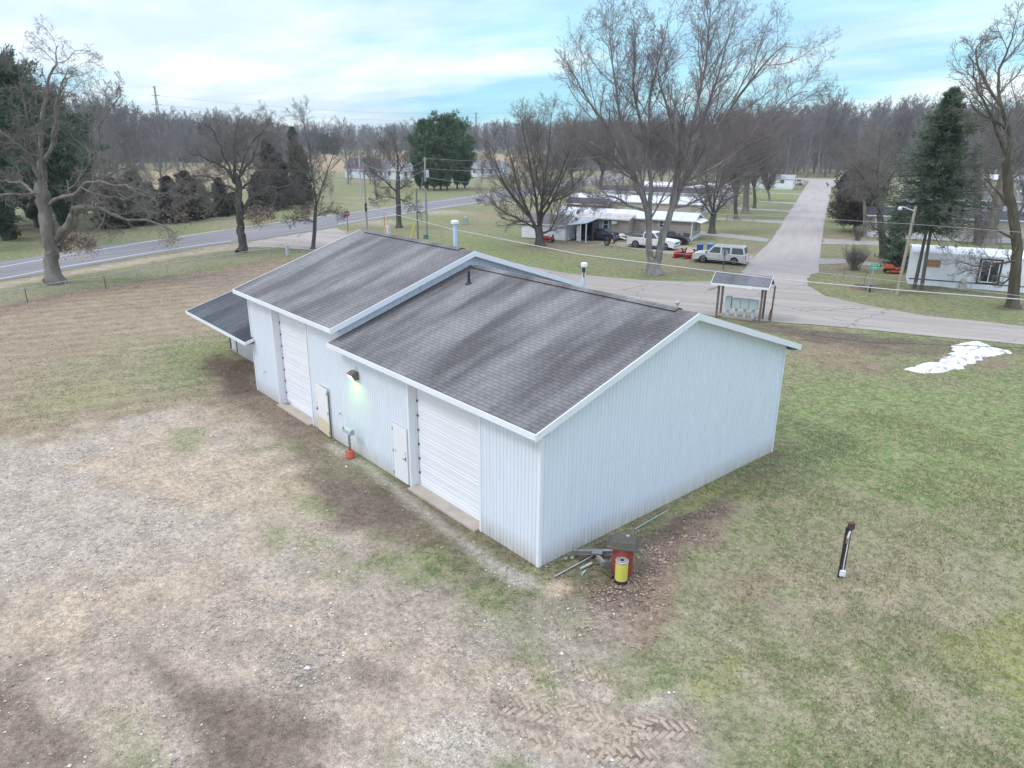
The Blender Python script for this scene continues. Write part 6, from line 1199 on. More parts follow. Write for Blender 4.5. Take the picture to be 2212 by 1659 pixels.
for a, b in zip(mp_, mp_[1:]):
    Ln = (b-a).length; d = (b-a)/Ln; st = .11; n = int((Ln+hf)/st)
    for k in range(n):
        for sg in (1, -1):
            s0_ = k*st-(hf if sg > 0 else 0); p0 = [s0_, 0]; p1 = [s0_+sg*hf if sg > 0 else k*st-hf, hf]
            (x0, z0), (x1, z1) = (s0_, 0), ((s0_+hf) if sg > 0 else (k*st-hf), hf)
            for (lim) in (0,):
                if x0 > x1: x0, z0, x1, z1 = x1, z1, x0, z0
                if x1 < 0 or x0 > Ln: continue
                if x0 < 0: z0 += (z1-z0)*(0-x0)/(x1-x0); x0 = 0
                if x1 > Ln: z1 -= (z1-z0)*(x1-Ln)/(x1-x0); x1 = Ln
                if x1-x0 > .05: wf.append((a+d*x0+Vector((0, 0, z0)), a+d*x1+Vector((0, 0, z1))))
mb = MB()
for p, q in wf:
    w_ = .0022; mb.add([(p.x, p.y, p.z-w_), (q.x, q.y, q.z-w_), (q.x, q.y, q.z+w_), (p.x, p.y, p.z+w_)], [(0, 1, 2, 3)])
mb.build('wire_mesh', GP, t)
# transmission towers and lines
def tower(b, H_, label, arm=5.5):
    t = thing('transmission_tower', label, 'pylon', (b.x, b.y, 0), R(20)); TG = bpy.data.materials.get('tower_steel') or M('tower_steel', (.30, .32, .36), .6, .1)
    mb = MB()
    for s in (-1, 1): mb.tube([(s*2.4, 0, 0), (s*.35, 0, H_)], .30, 6); mb.tube([(0, s*2.4, 0), (0, s*.35, H_)], .30, 6)
    for k in range(10):
        z0, z1 = H_*k/10, H_*(k+1)/10; w0, w1 = 2.4-2.05*k/10, 2.4-2.05*(k+1)/10
        mb.tube([(-w0, 0, z0), (w1, 0, z1)], .12, 5); mb.tube([(w0, 0, z0), (-w1, 0, z1)], .12, 5)
    mb.build('mast', TG, t)
    for z, w in ((H_-.6, .45), (H_*.86, .85), (H_*.72, 1.0), (H_*.58, .8)): m2 = MB(); m2.beam((-arm*w, 0, z), (arm*w, 0, z), .5, .35); m2.build('cross_arm', TG, t)
    return t
bt = V2(353, 326); Ht = hgt(bt, 186); tower(bt, Ht, 'grey steel pylon rising above the woods at the left', 6)
b_ = V2(669, 323); tower(b_, hgt(b_, 256)*1.0, 'tiny distant pylon above the trees left of the centre', 7); b_ = V2(1029, 323); tower(b_, hgt(b_, 243), 'tiny distant pylon above the trees right of the centre', 7)
for i, (y0, y1, z) in enumerate(((197, 229, .86), (212, 243, .72))):
    q = at(940, 308, 0); d = V2(1100, 322); e_ = (d.x, d.y, hgt(d, y1+14)); wire('transmission_line', ('upper', 'lower')[i]+' long thin line across the sky from the pylon', [(bt.x, bt.y, Ht*z), e_], .10, 6, WIRE)
# distant poles
for (px, pb, pt, lb) in ((781, 430, 322, 'thin distant pole with a pale top behind the left utility pole'), (1325, 432, 300, 'pale distant pole standing among trees left of the forked maple')):
    pole('utility_pole', lb, 'utility pole', px, pb, pt, .16, .12, M('pale_pole_'+str(px), (.48, .50, .52), .7, .1))
# ------------------------------------------------------------------ trees
FH = fw.copy(); FH[2] = 0; FH /= np.linalg.norm(FH); RH = np.array([FH[1], -FH[0], 0.0])
def nrm(a): return a/(np.linalg.norm(a, axis=-1, keepdims=True)+1e-9)
def perp(d, az):
    a = np.cross(d, np.array([.3, .2, 1.0])); bad = np.linalg.norm(a, axis=-1) < .1; a[bad] = np.cross(d[bad], np.array([1.0, 0, 0])); a = nrm(a); b = np.cross(d, a)
    return a*np.cos(az)[:, None]+b*np.sin(az)[:, None]
def paths(rg, st, dr, ln, k, wig, trop, sag=0.0):
    P = np.zeros((len(st), k, 3)); P[:, 0] = st; d = dr.copy()
    for i in range(1, k):
        d = nrm(d+rg.normal(0, wig, d.shape)+np.array([0, 0, trop-sag*i/k])); P[:, i] = P[:, i-1]+d*(ln/(k-1))[:, None]
    return P
def kids(rg, P, ln, r0, r1, m, t0, t1, ang, asd, lf, rf, fall=.5, rmin=.009, upb=0.0):
    N, k, _ = P.shape; idx = np.repeat(np.arange(N), m); j = np.tile(np.arange(m), N); t = t0+(t1-t0)*(j+rg.random(len(j)))/m
    f = t*(k-1); i = np.minimum(f.astype(int), k-2); w = (f-i)[:, None]; pos = P[idx, i]*(1-w)+P[idx, i+1]*w; d = nrm(P[idx, i+1]-P[idx, i])
    az = j*2.4+rg.random(N)[idx]*6.28+rg.normal(0, .4, len(j)); a = np.radians(rg.normal(ang, asd, len(j)))
    nd_ = nrm(d*np.cos(a)[:, None]+perp(d, az)*np.sin(a)[:, None]+np.array([0, 0, upb])); L_ = ln[idx]*lf*(1-fall*t)*rg.uniform(.7, 1.25, len(j)); rp_ = r0[idx]+(r1[idx]-r0[idx])*t
    return pos, nd_, L_, np.maximum(np.minimum(rp_*.8, rp_*rf+.0), rmin)
def tubes(P, r0, r1, n):
    N, k, _ = P.shape; T = np.zeros_like(P); T[:, 1:-1] = P[:, 2:]-P[:, :-2]; T[:, 0] = P[:, 1]-P[:, 0]; T[:, -1] = P[:, -1]-P[:, -2]; T = nrm(T)
    a = np.cross(T, np.array([.31, .17, .93])); a = nrm(a); b = np.cross(T, a); rad = r0[:, None]+(r1-r0)[:, None]*np.linspace(0, 1, k)[None]
    th = np.arange(n)*2*math.pi/n; V = P[:, :, None]+rad[:, :, None, None]*(a[:, :, None]*np.cos(th)[None, None, :, None]+b[:, :, None]*np.sin(th)[None, None, :, None])
    base = (np.arange(N)*k*n)[:, None, None]; i = (np.arange(k-1)*n)[None, :, None]; j = np.arange(n)[None, None]; j2 = (j+1) % n
    Fc = np.stack([base+i+j, base+i+j2, base+i+n+j2, base+i+n+j], -1).reshape(-1, 4); return V.reshape(-1, 3), Fc
class Acc:
    def __init__(s): s.V = []; s.F = []; s.n = 0
    def add(s, V, Fc): s.V.append(V); s.F.append(Fc+s.n); s.n += len(V)
    def mesh(s, name, mat, parent=None, smooth=False): return fastmesh(name, np.concatenate(s.V), np.concatenate(s.F), mat, parent, smooth)
def barkm(name, c, c2, sc=2.0): return M(name, c, .92, .2, sc, .6, sc*6, stretch=(1, 1, .25), col2=c2, thr=(.3, .65), spec=.2)
BARK = barkm('bark_grey', (.27, .245, .215), (.13, .118, .10)); BARKD = barkm('bark_dark', (.15, .135, .122), (.07, .063, .056)); BARKW = barkm('bark_pale', (.31, .29, .265), (.15, .14, .13))
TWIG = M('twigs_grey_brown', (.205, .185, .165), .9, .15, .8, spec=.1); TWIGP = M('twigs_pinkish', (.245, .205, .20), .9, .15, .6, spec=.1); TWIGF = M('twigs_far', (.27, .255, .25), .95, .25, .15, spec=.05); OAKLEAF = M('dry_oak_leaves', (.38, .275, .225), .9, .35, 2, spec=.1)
def spl(pts, k):
    pts = np.array(pts, float); n = len(pts); t = np.linspace(0, n-1, k); i = np.minimum(t.astype(int), n-2); u = (t-i)[:, None]; g = lambda q: pts[np.clip(q, 0, n-1)]
    p0, p1, p2, p3 = g(i-1), g(i), g(i+1), g(i+2); return .5*((2*p1)+(-p0+p2)*u+(2*p0-5*p1+4*p2-p3)*u*u+(-p0+3*p1-3*p2+p3)*u**3)
def hero(name, label, base, limbs, seed, bark=BARK, twig=TWIG, lv=None, rootflare=True, wig=.09, leaves=0, group=None, leafzone=None):
    """limbs: list of (r0, r1, [(px,py,depth offset)...]); the first is the trunk. lv: per level (m, t0, t1, angle, lenfactor, rfactor, k, wiggle, tropism, sides)"""
    rg = np.random.default_rng(seed); B = np.array([base[0], base[1], 0.0]); t = thing(name, label, 'tree', (B[0], B[1], 0), 0, group); d0 = (B-CAM)@FH
    def w3(px, py, w): r = ray(px, py); k = (d0+w)/(r@FH); return CAM+r*k-B
    A = Acc(); curves = []
    for r0, r1, pts in limbs:
        Q = [w3(*p) for p in pts]
        if pts is limbs[0][2]: Q[0][2] = -.05
        k = max(6, len(Q)*4); P = spl(Q, k)
        seglen = np.linalg.norm(np.diff(P, axis=0), axis=1).sum(); nz = rg.normal(0, 1, (k, 3)); nz = (nz+np.roll(nz, 1, 0))*.5; nz[0] = 0; P = P+nz*seglen/k*wig
        curves.append((P, r0, r1, seglen))
        if pts is limbs[0][2]:
            z = P[:, 2]; rad = r0+(r1-r0)*np.linspace(0, 1, k); V, Fc = tubes(P[None], np.array([r0]), np.array([r1]), 14); V = V.reshape(k, 14, 3)
            if rootflare:
                for q in range(k):
                    fl = 1+.55*max(0, 1-z[q]/(r0*2.2))**2; V[q] = P[q]+(V[q]-P[q])*fl
                lob = 1+.10*np.sin(np.arange(14)*2*math.pi/14*5); V = P[:, None]+(V-P[:, None])*lob[None, :, None]
            A.add(V.reshape(-1, 3), Fc)
        else: A.add(*tubes(P[None], np.array([r0*.80]), np.array([r1*.7]), 9))
    C_ = Acc(); K = 14; cur = [c for c in curves[1:]] if len(curves) > 1 else curves
    P = np.stack([spl(c[0], K) for c in cur]); ln = np.array([c[3] for c in cur]); r0 = np.array([c[1] for c in cur]); r1 = np.array([c[2] for c in cur]); ends = None
    for q, (m, t0, t1, ang, lf, rf, k, wg, tr, n) in enumerate(lv):
        st, dr, L_, R_ = kids(rg, P, ln, r0, r1, m, t0, t1, ang, 10, lf, rf, fall=.45); P = paths(rg, st, dr, L_, k, wg, tr); ln = L_; r0 = R_; r1 = R_*.45 if q < len(lv)-1 else R_*.5; C_.add(*tubes(P, r0, r1, n)); ends = P
    A.mesh('trunk', bark, t, True); cr = C_.mesh('crown', twig, t)
    if leaves:
        zc = ends[:, -1]; sel = np.arange(len(zc))
        if leafzone: sel = sel[(zc[:, 2] < leafzone)]
        else: pass
        sel = rg.choice(sel, min(leaves, len(sel)*2)); c = zc[sel]+rg.normal(0, .33, (len(sel), 3)); leafmesh('dry_leaves', c, .075, OAKLEAF, t, rg)
    return t
def leafmesh(name, c, s, mat, parent, rg, flat=False, asp=.6):
    n = len(c); a = nrm(rg.normal(0, 1, (n, 3))*([1, 1, .25] if flat else [1, 1, 1])); b = nrm(np.cross(a, rg.normal(0, 1, (n, 3)) if not flat else nrm(rg.normal(0, .35, (n, 3))+[0, 0, 1]))); sz = s*rg.uniform(.6, 1.4, (n, 1))
    V = np.stack([c-a*sz, c-b*sz*asp, c+a*sz, c+b*sz*asp], 1).reshape(-1, 3); return fastmesh(name, V, np.arange(n*4).reshape(n, 4), mat, parent)
LVM = [(17, .24, 1.0, 38, .36, .34, 7, .10, .10, 5), (8, .10, 1.0, 36, .52, .5, 5, .12, .06, 4), (6, .08, 1.0, 38, .55, .5, 4, .12, .04, 3), (5, .1, 1.0, 40, .62, .55, 2, .1, .02, 3)]
bm_ = V2(1413, 592)
hero('maple_tree', 'very large bare maple forking into two trunks above the park road', bm_, [
    (.58, .50, [(1412, 592, 0), (1411, 570, 0), (1412, 555, 0)]),
    (.40, .05, [(1405, 565, .1), (1402, 520, -.2), (1396, 450, -.5), (1360, 370, -1), (1320, 290, -1.5), (1270, 215, -2), (1232, 150, -2.2)]),
    (.30, .04, [(1402, 500, 0), (1405, 420, .5), (1403, 330, 1), (1402, 230, 1.5), (1420, 140, 2), (1445, 40, 2.4)]),
    (.42, .05, [(1420, 568, 0), (1436, 500, .4), (1460, 430, .8), (1480, 395, 1), (1520, 325, 0), (1575, 235, -1), (1640, 150, -2), (1700, 90, -2.4)]),
    (.30, .04, [(1452, 450, .6), (1462, 370, 0), (1462, 320, -.6), (1445, 250, -1.2), (1428, 190, -2), (1420, 150, -2.5)]),
    (.28, .03, [(1468, 410, .8), (1500, 330, 1.5), (1530, 230, 2.5), (1560, 130, 3), (1585, 40, 3.4)]),
    (.24, .03, [(1450, 440, .6), (1490, 300, -1.2), (1515, 180, -2.4), (1530, 90, -3), (1535, 20, -3.4)]),
    (.20, .03, [(1380, 420, -.6), (1350, 300, .6), (1330, 190, 1.5), (1320, 110, 2.2), (1318, 70, 2.6)]),
    (.20, .03, [(1402, 330, .8), (1375, 230, -.8), (1370, 150, -1.8), (1375, 70, -2.5)]),
    (.20, .03, [(1475, 400, 1), (1530, 390, 2), (1580, 340, 3), (1640, 270, 3.5), (1700, 215, 4), (1745, 195, 4.2)]),
    (.18, .03, [(1396, 455, -.5), (1360, 445, -1.5), (1325, 425, -2.4), (1290, 432, -3), (1255, 445, -3.3)]),
    (.17, .03, [(1385, 400, -.8), (1330, 345, -2), (1280, 310, -3), (1240, 300, -3.5)]),
    (.18, .03, [(1402, 470, 0), (1385, 380, 1.6), (1372, 345, 2.2), (1345, 385, 3), (1300, 425, 3.4)]),
    (.16, .025, [(1480, 395, .4), (1560, 350, -2), (1620, 310, -3), (1690, 285, -3.6)])],
    11, BARKW, TWIGP, LVM)
bo = V2(118, 612); LVO = [(12, .15, 1.0, 50, .38, .36, 8, .28, .04, 5), (7, .12, 1.0, 46, .52, .52, 6, .30, .02, 4), (6, .1, 1.0, 46, .55, .52, 4, .24, .02, 3), (4, .1, 1.0, 44, .62, .55, 3, .16, .0, 3)]
hero('oak_tree', 'massive bare oak with a thick trunk and one long low limb, at the far left', bo, [
    (.55, .42, [(118, 612, 0), (112, 560, 0), (106, 510, 0), (98, 460, 0), (90, 410, 0), (86, 385, 0)]),
    (.30, .04, [(88, 400, 0), (84, 340, .5), (88, 270, 1), (102, 200, 1.5), (118, 130, 2), (128, 100, 2.3)]),
    (.24, .03, [(86, 385, 0), (60, 330, -.8), (20, 300, -1.5), (-30, 260, -2), (-60, 240, -2.4)]),
    (.22, .03, [(92, 390, .3), (108, 330, -.6), (120, 270, -1.2), (130, 200, -2), (150, 150, -2.6)]),
    (.34, .05, [(122, 515, 0), (150, 475, -.4), (170, 450, -.6), (215, 450, -.8), (262, 470, -1), (330, 482, -1.2), (372, 498, -1.3)]),
    (.30, .04, [(128, 530, .2), (162, 470, .8), (190, 430, 1.2), (215, 395, 1.6), (245, 372, 2), (290, 362, 2.4)]),
    (.17, .03, [(172, 448, -.3), (215, 420, 1.2), (270, 430, 2.2), (330, 415, 3), (375, 425, 3.4)]),
    (.18, .03, [(96, 450, 0), (160, 410, -2), (220, 390, -3), (290, 410, -3.6), (340, 440, -4)]),
    (.17, .03, [(92, 430, .2), (50, 400, 1), (0, 390, 1.8), (-50, 380, 2.4)]), (.15, .03, [(90, 420, 0), (40, 420, -1.6), (-10, 425, -2.6), (-50, 440, -3.3)]),
    (.15, .03, [(86, 340, .4), (60, 250, -.6), (45, 180, -1.4), (40, 140, -2)]), (.15, .03, [(190, 430, 1), (205, 360, .4), (210, 290, 0), (232, 240, -.4), (262, 200, -1)]),
    (.14, .02, [(110, 540, 0), (125, 528, .6), (160, 520, 1.1), (190, 535, 1.5)])],
    21, BARK, TWIG, LVO, wig=.30, leaves=1700, leafzone=4.2)
b_ = V2(522, 545)
hero('oak_tree', 'bare spreading oak with brown leaves on its low limbs, second roadside tree from the left', b_, [
    (.42, .30, [(522, 545, 0), (521, 510, 0), (520, 470, 0), (514, 420, 0), (510, 380, 0)]),
    (.22, .03, [(511, 390, 0), (505, 340, .4), (508, 290, .8), (515, 255, 1)]), (.20, .03, [(512, 385, 0), (540, 350, -.6), (560, 300, -1), (575, 265, -1.5)]),
    (.20, .03, [(511, 392, 0), (480, 360, -.6), (440, 340, -1), (405, 330, -1.5)]), (.20, .03, [(514, 415, 0), (470, 390, .8), (425, 380, 1.4), (380, 395, 2)]),
    (.24, .04, [(522, 462, 0), (545, 430, .4), (580, 408, .8), (620, 402, 1.2), (645, 390, 1.6)]), (.14, .02, [(600, 405, 1), (620, 425, 1.6), (650, 440, 2), (668, 455, 2.4)]),
    (.17, .03, [(515, 420, 0), (550, 385, 1.8), (600, 360, 2.6), (650, 345, 3.2)]), (.15, .03, [(512, 400, 0), (535, 330, 2), (560, 290, 3), (600, 285, 3.4)]),
    (.15, .03, [(512, 400, 0), (480, 330, -2), (460, 285, -3), (440, 270, -3.4)]), (.14, .02, [(518, 440, 0), (470, 420, -2), (420, 425, -3), (385, 445, -3.6)]),
    (.12, .02, [(522, 475, 0), (550, 465, -1), (580, 462, -1.6)])], 22, BARKD, TWIG, [(15, .12, 1.0, 52, .46, .36, 7, .28, .04, 4), (8, .12, 1.0, 46, .52, .52, 5, .30, .02, 4), (6, .1, 1.0, 46, .55, .52, 3, .24, .02, 3), (4, .1, 1.0, 44, .62, .55, 2, .16, .0, 3)], wig=.30, leaves=1800, leafzone=4.4)
b_ = V2(676, 538); LVS = [(15, .08, 1.0, 42, .42, .38, 6, .12, .08, 4), (8, .1, 1.0, 38, .52, .5, 5, .12, .05, 3), (6, .1, 1.0, 38, .56, .55, 3, .12, .02, 3), (4, .1, 1, 38, .6, .6, 2, .1, 0, 3)]
hero('bare_tree', 'slender dark bare tree right beside the left ridge end of the building', b_, [
    (.20, .16, [(676, 538, 0), (680, 480, 0), (684, 440, 0)]), (.13, .02, [(684, 445, 0), (676, 380, 0), (664, 300, .3), (655, 250, .5)]), (.11, .02, [(685, 440, 0), (700, 390, .5), (722, 330, 1), (728, 315, 1.2)]),
    (.08, .02, [(684, 450, 0), (655, 430, -.8), (620, 420, -1.4)]), (.08, .02, [(681, 470, 0), (710, 455, .9), (742, 470, 1.3)]), (.08, .02, [(680, 480, 0), (650, 470, .6), (625, 480, 1)]), (.08, .02, [(678, 395, 0), (650, 350, -1), (640, 310, -1.6)])], 23, BARKD, TWIG, LVS)
b_ = V2(862, 492)
hero('bare_tree', 'dark bare tree with thick upright trunk between the two utility poles', b_, [
    (.34, .26, [(862, 492, 0), (861, 450, 0), (859, 410, 0), (860, 380, 0)]), (.20, .03, [(860, 385, 0), (860, 350, 0), (855, 315, .2), (845, 285, .3)]), (.16, .02, [(858, 415, 0), (830, 390, -.6), (800, 365, -1.1), (785, 345, -1.6)]),
    (.14, .02, [(861, 410, 0), (880, 395, .5), (892, 370, .8)]), (.12, .02, [(860, 380, 0), (875, 350, -1), (885, 325, -1.4)]), (.10, .02, [(860, 430, 0), (830, 425, .8), (805, 435, 1.3)]), (.10, .02, [(861, 430, 0), (890, 440, -1), (905, 460, -1.3)]), (.1, .02, [(857, 360, 0), (835, 330, .9), (825, 310, 1.3)])], 24, BARKD, TWIG, LVS)
b_ = V2(1167, 531)
hero('round_tree', 'round-crowned bare tree with many ascending limbs in front of the white garden shed', b_, [
    (.46, .42, [(1167, 531, 0), (1165, 505, 0), (1163, 488, 0)]),
    (.26, .03, [(1160, 495, 0), (1140, 460, .3), (1122, 410, .6), (1105, 350, 1), (1090, 300, 1.4)]), (.24, .03, [(1164, 490, 0), (1160, 440, -.5), (1148, 370, -1), (1135, 310, -1.6), (1125, 260, -2)]),
    (.24, .03, [(1168, 490, 0), (1172, 440, .4), (1180, 370, .8), (1188, 300, 1.2), (1190, 240, 1.5)]), (.18, .03, [(1168, 505, 0), (1190, 495, -.8), (1202, 470, -1.3), (1214, 430, -1.8), (1250, 390, -2.4)]),
    (.20, .03, [(1170, 470, 0), (1195, 430, 1), (1220, 370, 2), (1250, 320, 2.6), (1270, 290, 3)]), (.16, .025, [(1158, 495, 0), (1125, 475, -1), (1085, 455, -1.8), (1050, 430, -2.3)]),
    (.17, .03, [(1150, 475, .2), (1110, 430, 1.6), (1075, 380, 2.4), (1050, 340, 3)]), (.17, .03, [(1165, 470, 0), (1175, 400, -2), (1165, 330, -3), (1160, 270, -3.6)]),
    (.16, .03, [(1172, 450, 0), (1205, 390, -2), (1230, 320, -3), (1240, 270, -3.6)]), (.15, .03, [(1172, 440, 0), (1160, 380, 2.4), (1145, 310, 3.2), (1135, 270, 3.7)]), (.14, .02, [(1180, 440, .6), (1230, 420, 2), (1270, 380, 3)]), (.14, .02, [(1145, 465, 0), (1095, 405, -2), (1070, 350, -3), (1060, 310, -3.4)])],
    25, BARKD, TWIG, [(15, .12, 1.0, 36, .40, .38, 6, .11, .08, 4), (8, .1, 1.0, 36, .52, .5, 5, .12, .05, 3), (7, .1, 1.0, 38, .55, .55, 3, .12, .02, 3), (4, .1, 1, 38, .6, .6, 2, .1, 0, 3)])
b_ = V2(1538, 504); LV3 = [(16, .08, 1.0, 42, .44, .38, 6, .13, .04, 4), (7, .1, 1.0, 38, .5, .55, 5, .14, .02, 3), (6, .1, 1.0, 38, .55, .6, 3, .14, -.02, 3), (4, .1, 1, 38, .6, .6, 3, .12, -.05, 3)]
hero('bare_tree', 'dark-trunked bare tree standing right of the tan home, beside the street lawns', b_, [
    (.42, .34, [(1538, 504, 0), (1539, 480, 0), (1542, 462, 0)]), (.22, .03, [(1542, 465, 0), (1530, 420, .4), (1525, 370, .8), (1528, 320, 1)]), (.20, .03, [(1543, 465, 0), (1560, 430, -.5), (1580, 390, -1), (1600, 340, -1.4)]),
    (.20, .03, [(1542, 465, 0), (1545, 410, 1), (1555, 350, 1.6), (1560, 300, 2)]), (.15, .02, [(1541, 470, 0), (1515, 430, -1.2), (1495, 390, -2), (1480, 350, -2.4)]), (.15, .02, [(1545, 460, 0), (1575, 430, 1.6), (1605, 410, 2.4), (1625, 380, 3)]), (.14, .02, [(1543, 440, 0), (1560, 380, -2), (1575, 330, -3)])], 26, BARKD, TWIG, LV3)
for (px, py, top, r, wdt, sd_, lb) in ((1590, 474, 250, .30, 60, 31, 'bare tree rising behind the split-rail fence'), (1610, 461, 225, .55, 75, 32, 'stout thick-trunked bare tree beyond the split-rail fence'), (1630, 450, 265, .30, 55, 33, 'bare tree with a low side limb, right of the stout trunk'),
      (1662, 434, 345, .24, 34, 34, 'small crooked bare tree alone on the green verge by the street'), (1300, 414, 250, .42, 70, 35, 'spreading bare tree behind the cream home, left of the forked maple'), (1430, 430, 250, .38, 60, 36, 'bare tree rising behind the dark-roofed home, just right of the maple'), (1236, 412, 270, .34, 55, 37, 'bare tree behind the round tree, near the highway')):
    b_ = V2(px, py); hh = py-top; w = wdt; rg = np.random.default_rng(sd_); lim = [(r, r*.75, [(px, py, 0), (px+rg.normal(0, 2), py-hh*.12, 0), (px+rg.normal(0, 3), py-hh*.25, 0)])]; tx, ty_ = lim[0][2][-1][0], lim[0][2][-1][1]
    for k in range(8):
        a_ = -1+2*(k+.5)/8+rg.normal(0, .06); dp = rg.normal(0, 2.5); e_ = hh*.72*(1-.35*a_*a_); s0_ = rg.uniform(0, .4)
        lim.append((r*.55, .025, [(tx, ty_+hh*.1*s0_, 0), (tx+a_*w*.3, ty_-e_*.35, dp*.4), (tx+a_*w*.65, ty_-e_*.7, dp*.8), (tx+a_*w*.95, ty_-e_, dp)]))
    hero('bare_tree', lb, b_, lim, sd_, BARKD if sd_ % 2 else BARK, TWIG, [(14, .06, 1.0, 40, .42, .40, 5, .13, .05, 4), (8, .1, 1.0, 36, .5, .55, 4, .13, .03, 3), (6, .1, 1, 36, .6, .6, 3, .12, 0, 3), (3, .1, 1, 36, .6, .6, 2, .1, 0, 3)], wig=.15)
b_ = V2(1909, 556)
hero('bare_tree', 'dark bare tree with drooping pale twigs left of the tall spruce', b_, [
    (.38, .28, [(1909, 556, 0), (1908, 525, 0), (1903, 490, 0), (1900, 460, 0)]), (.20, .02, [(1900, 465, 0), (1895, 400, 0), (1900, 330, .4), (1905, 280, .6)]), (.16, .02, [(1901, 460, 0), (1880, 410, -.8), (1855, 370, -1.4), (1835, 350, -2)]),
    (.16, .02, [(1901, 455, 0), (1920, 400, .8), (1935, 350, 1.2), (1940, 310, 1.6)]), (.13, .02, [(1905, 500, 0), (1885, 490, -.6), (1878, 470, -1)]), (.14, .02, [(1900, 440, 0), (1870, 390, 1.4), (1850, 350, 2)]), (.14, .02, [(1900, 430, 0), (1925, 380, -1.4), (1950, 360, -2)]), (.13, .02, [(1898, 420, 0), (1865, 400, -2), (1830, 410, -3)])], 27, BARKD, TWIG, [(12, .1, 1.0, 42, .42, .42, 6, .14, -.02, 4), (7, .1, 1.0, 38, .55, .55, 5, .14, -.10, 3), (6, .1, 1.0, 36, .6, .6, 4, .14, -.18, 3), (3, .1, 1, 38, .6, .6, 3, .12, -.15, 3)])
b_ = V2(2188, 664)
hero('bare_tree', 'tall bare tree with mossy leaning trunk in front of the white trailer', b_, [
    (.36, .26, [(2188, 664, 0), (2192, 600, 0), (2197, 540, 0), (2190, 470, 0), (2178, 400, 0), (2172, 350, 0)]), (.20, .03, [(2173, 360, 0), (2180, 290, 0), (2160, 220, .3), (2160, 150, .6), (2185, 90, .8), (2195, 45, 1)]), (.15, .02, [(2172, 330, 0), (2140, 250, -.8), (2110, 190, -1.4), (2100, 130, -2)]),
    (.14, .02, [(2160, 230, .3), (2120, 160, .8), (2108, 110, 1.2), (2130, 80, 1.5)]), (.14, .02, [(2178, 300, 0), (2210, 240, 1), (2250, 160, 1.5), (2270, 90, 1.8)]), (.12, .02, [(2194, 520, 0), (2160, 500, -.8), (2110, 490, -1.5), (2060, 470, -2)]), (.12, .02, [(2196, 560, 0), (2150, 570, -1), (2105, 575, -1.6), (2060, 560, -2)]),
    (.12, .02, [(2188, 460, 0), (2150, 410, 1), (2120, 380, 1.6), (2090, 370, 2)]), (.11, .02, [(2197, 580, 0), (2170, 610, .8), (2150, 605, 1.4)]), (.12, .02, [(2176, 280, 0), (2150, 260, -1), (2110, 240, -2), (2095, 210, -2.4)]), (.12, .02, [(2190, 480, 0), (2230, 420, .5), (2270, 380, 1)])], 28, barkm('bark_mossy', (.15, .13, .09), (.07, .062, .048)), TWIG, [(12, .1, 1.0, 40, .40, .42, 6, .14, .05, 4), (7, .1, 1.0, 36, .5, .55, 5, .14, .04, 3), (6, .1, 1.0, 36, .55, .6, 4, .14, .02, 3), (3, .1, 1, 38, .6, .6, 3, .12, 0, 3)])
b_ = V2(2133, 528)
hero('bare_tree', 'huge leaning bare trunk beside the broken snag behind the white trailer', b_, [
    (.80, .50, [(2131, 530, 0), (2140, 490, 0), (2152, 450, 0), (2163, 410, 0), (2172, 370, 0)]), (.26, .03, [(2170, 380, 0), (2180, 320, .5), (2185, 260, 1), (2190, 220, 1.4)]), (.26, .03, [(2165, 400, 0), (2195, 360, -.5), (2230, 310, -1)]), (.18, .02, [(2155, 440, 0), (2120, 390, 1), (2090, 350, 2), (2070, 310, 2.6)]), (.18, .02, [(2168, 390, 0), (2150, 320, 2), (2140, 270, 3)]), (.15, .02, [(2150, 460, 0), (2110, 430, -1.4), (2070, 400, -2)])], 29, BARK, TWIG, LV3)
b_ = V2(2112, 528); hero('snag_tree', 'broken-topped straight trunk with small shoots behind the white trailer', b_, [(.42, .34, [(2111, 528, 0), (2113, 480, 0), (2112, 420, 0), (2110, 366, 0)]), (.09, .02, [(2110, 375, 0), (2095, 345, .5), (2080, 330, 1)]), (.09, .02, [(2111, 390, 0), (2130, 360, -.5), (2140, 340, -1)])], 30, BARKD, TWIG, LVS[:3])
# bare shrubs
def shrub(name, label, b, H_, Rr, n, seed, mat=TWIG, cat='shrub'):
    rg = np.random.default_rng(seed); az = rg.uniform(0, 6.28, n); tl = rg.uniform(.1, .75, n); d = np.stack([np.cos(az)*tl, np.sin(az)*tl, np.ones(n)], 1); d = nrm(d); st = np.stack([rg.normal(0, .15*Rr, n), rg.normal(0, .15*Rr, n), np.zeros(n)], 1)
    ln = H_*rg.uniform(.7, 1.1, n); A = Acc(); P = paths(rg, st, d, ln, 6, .10, .05); r = np.full(n, .022); A.add(*tubes(P, r, r*.4, 4)); s2, d2, l2, r2 = kids(rg, P, ln, r, r*.4, 9, .3, 1, 30, 10, .4, .6); P2 = paths(rg, s2, d2, l2, 3, .12, .05); A.add(*tubes(P2, r2, r2*.5, 3))
    s3, d3, l3, r3 = kids(rg, P2, l2, r2, r2*.5, 3, .2, 1, 32, 10, .6, .7, rmin=.005); A.add(*tubes(paths(rg, s3, d3, l3, 2, .1, 0), r3, r3*.6, 3)); o = A.mesh(name, mat); o.location = (b[0], b[1], 0); return tag(o, label, cat)
shrub('bare_shrub', 'vase-shaped bare shrub in a leafy bed at the street corner', V2(1844, 583), 2.1, 1.3, 60, 5); shrub('bare_shrub', 'small bare shrub among leaves below the dark bushy cedar', V2(1852, 520), 1.6, 1.0, 40, 6)

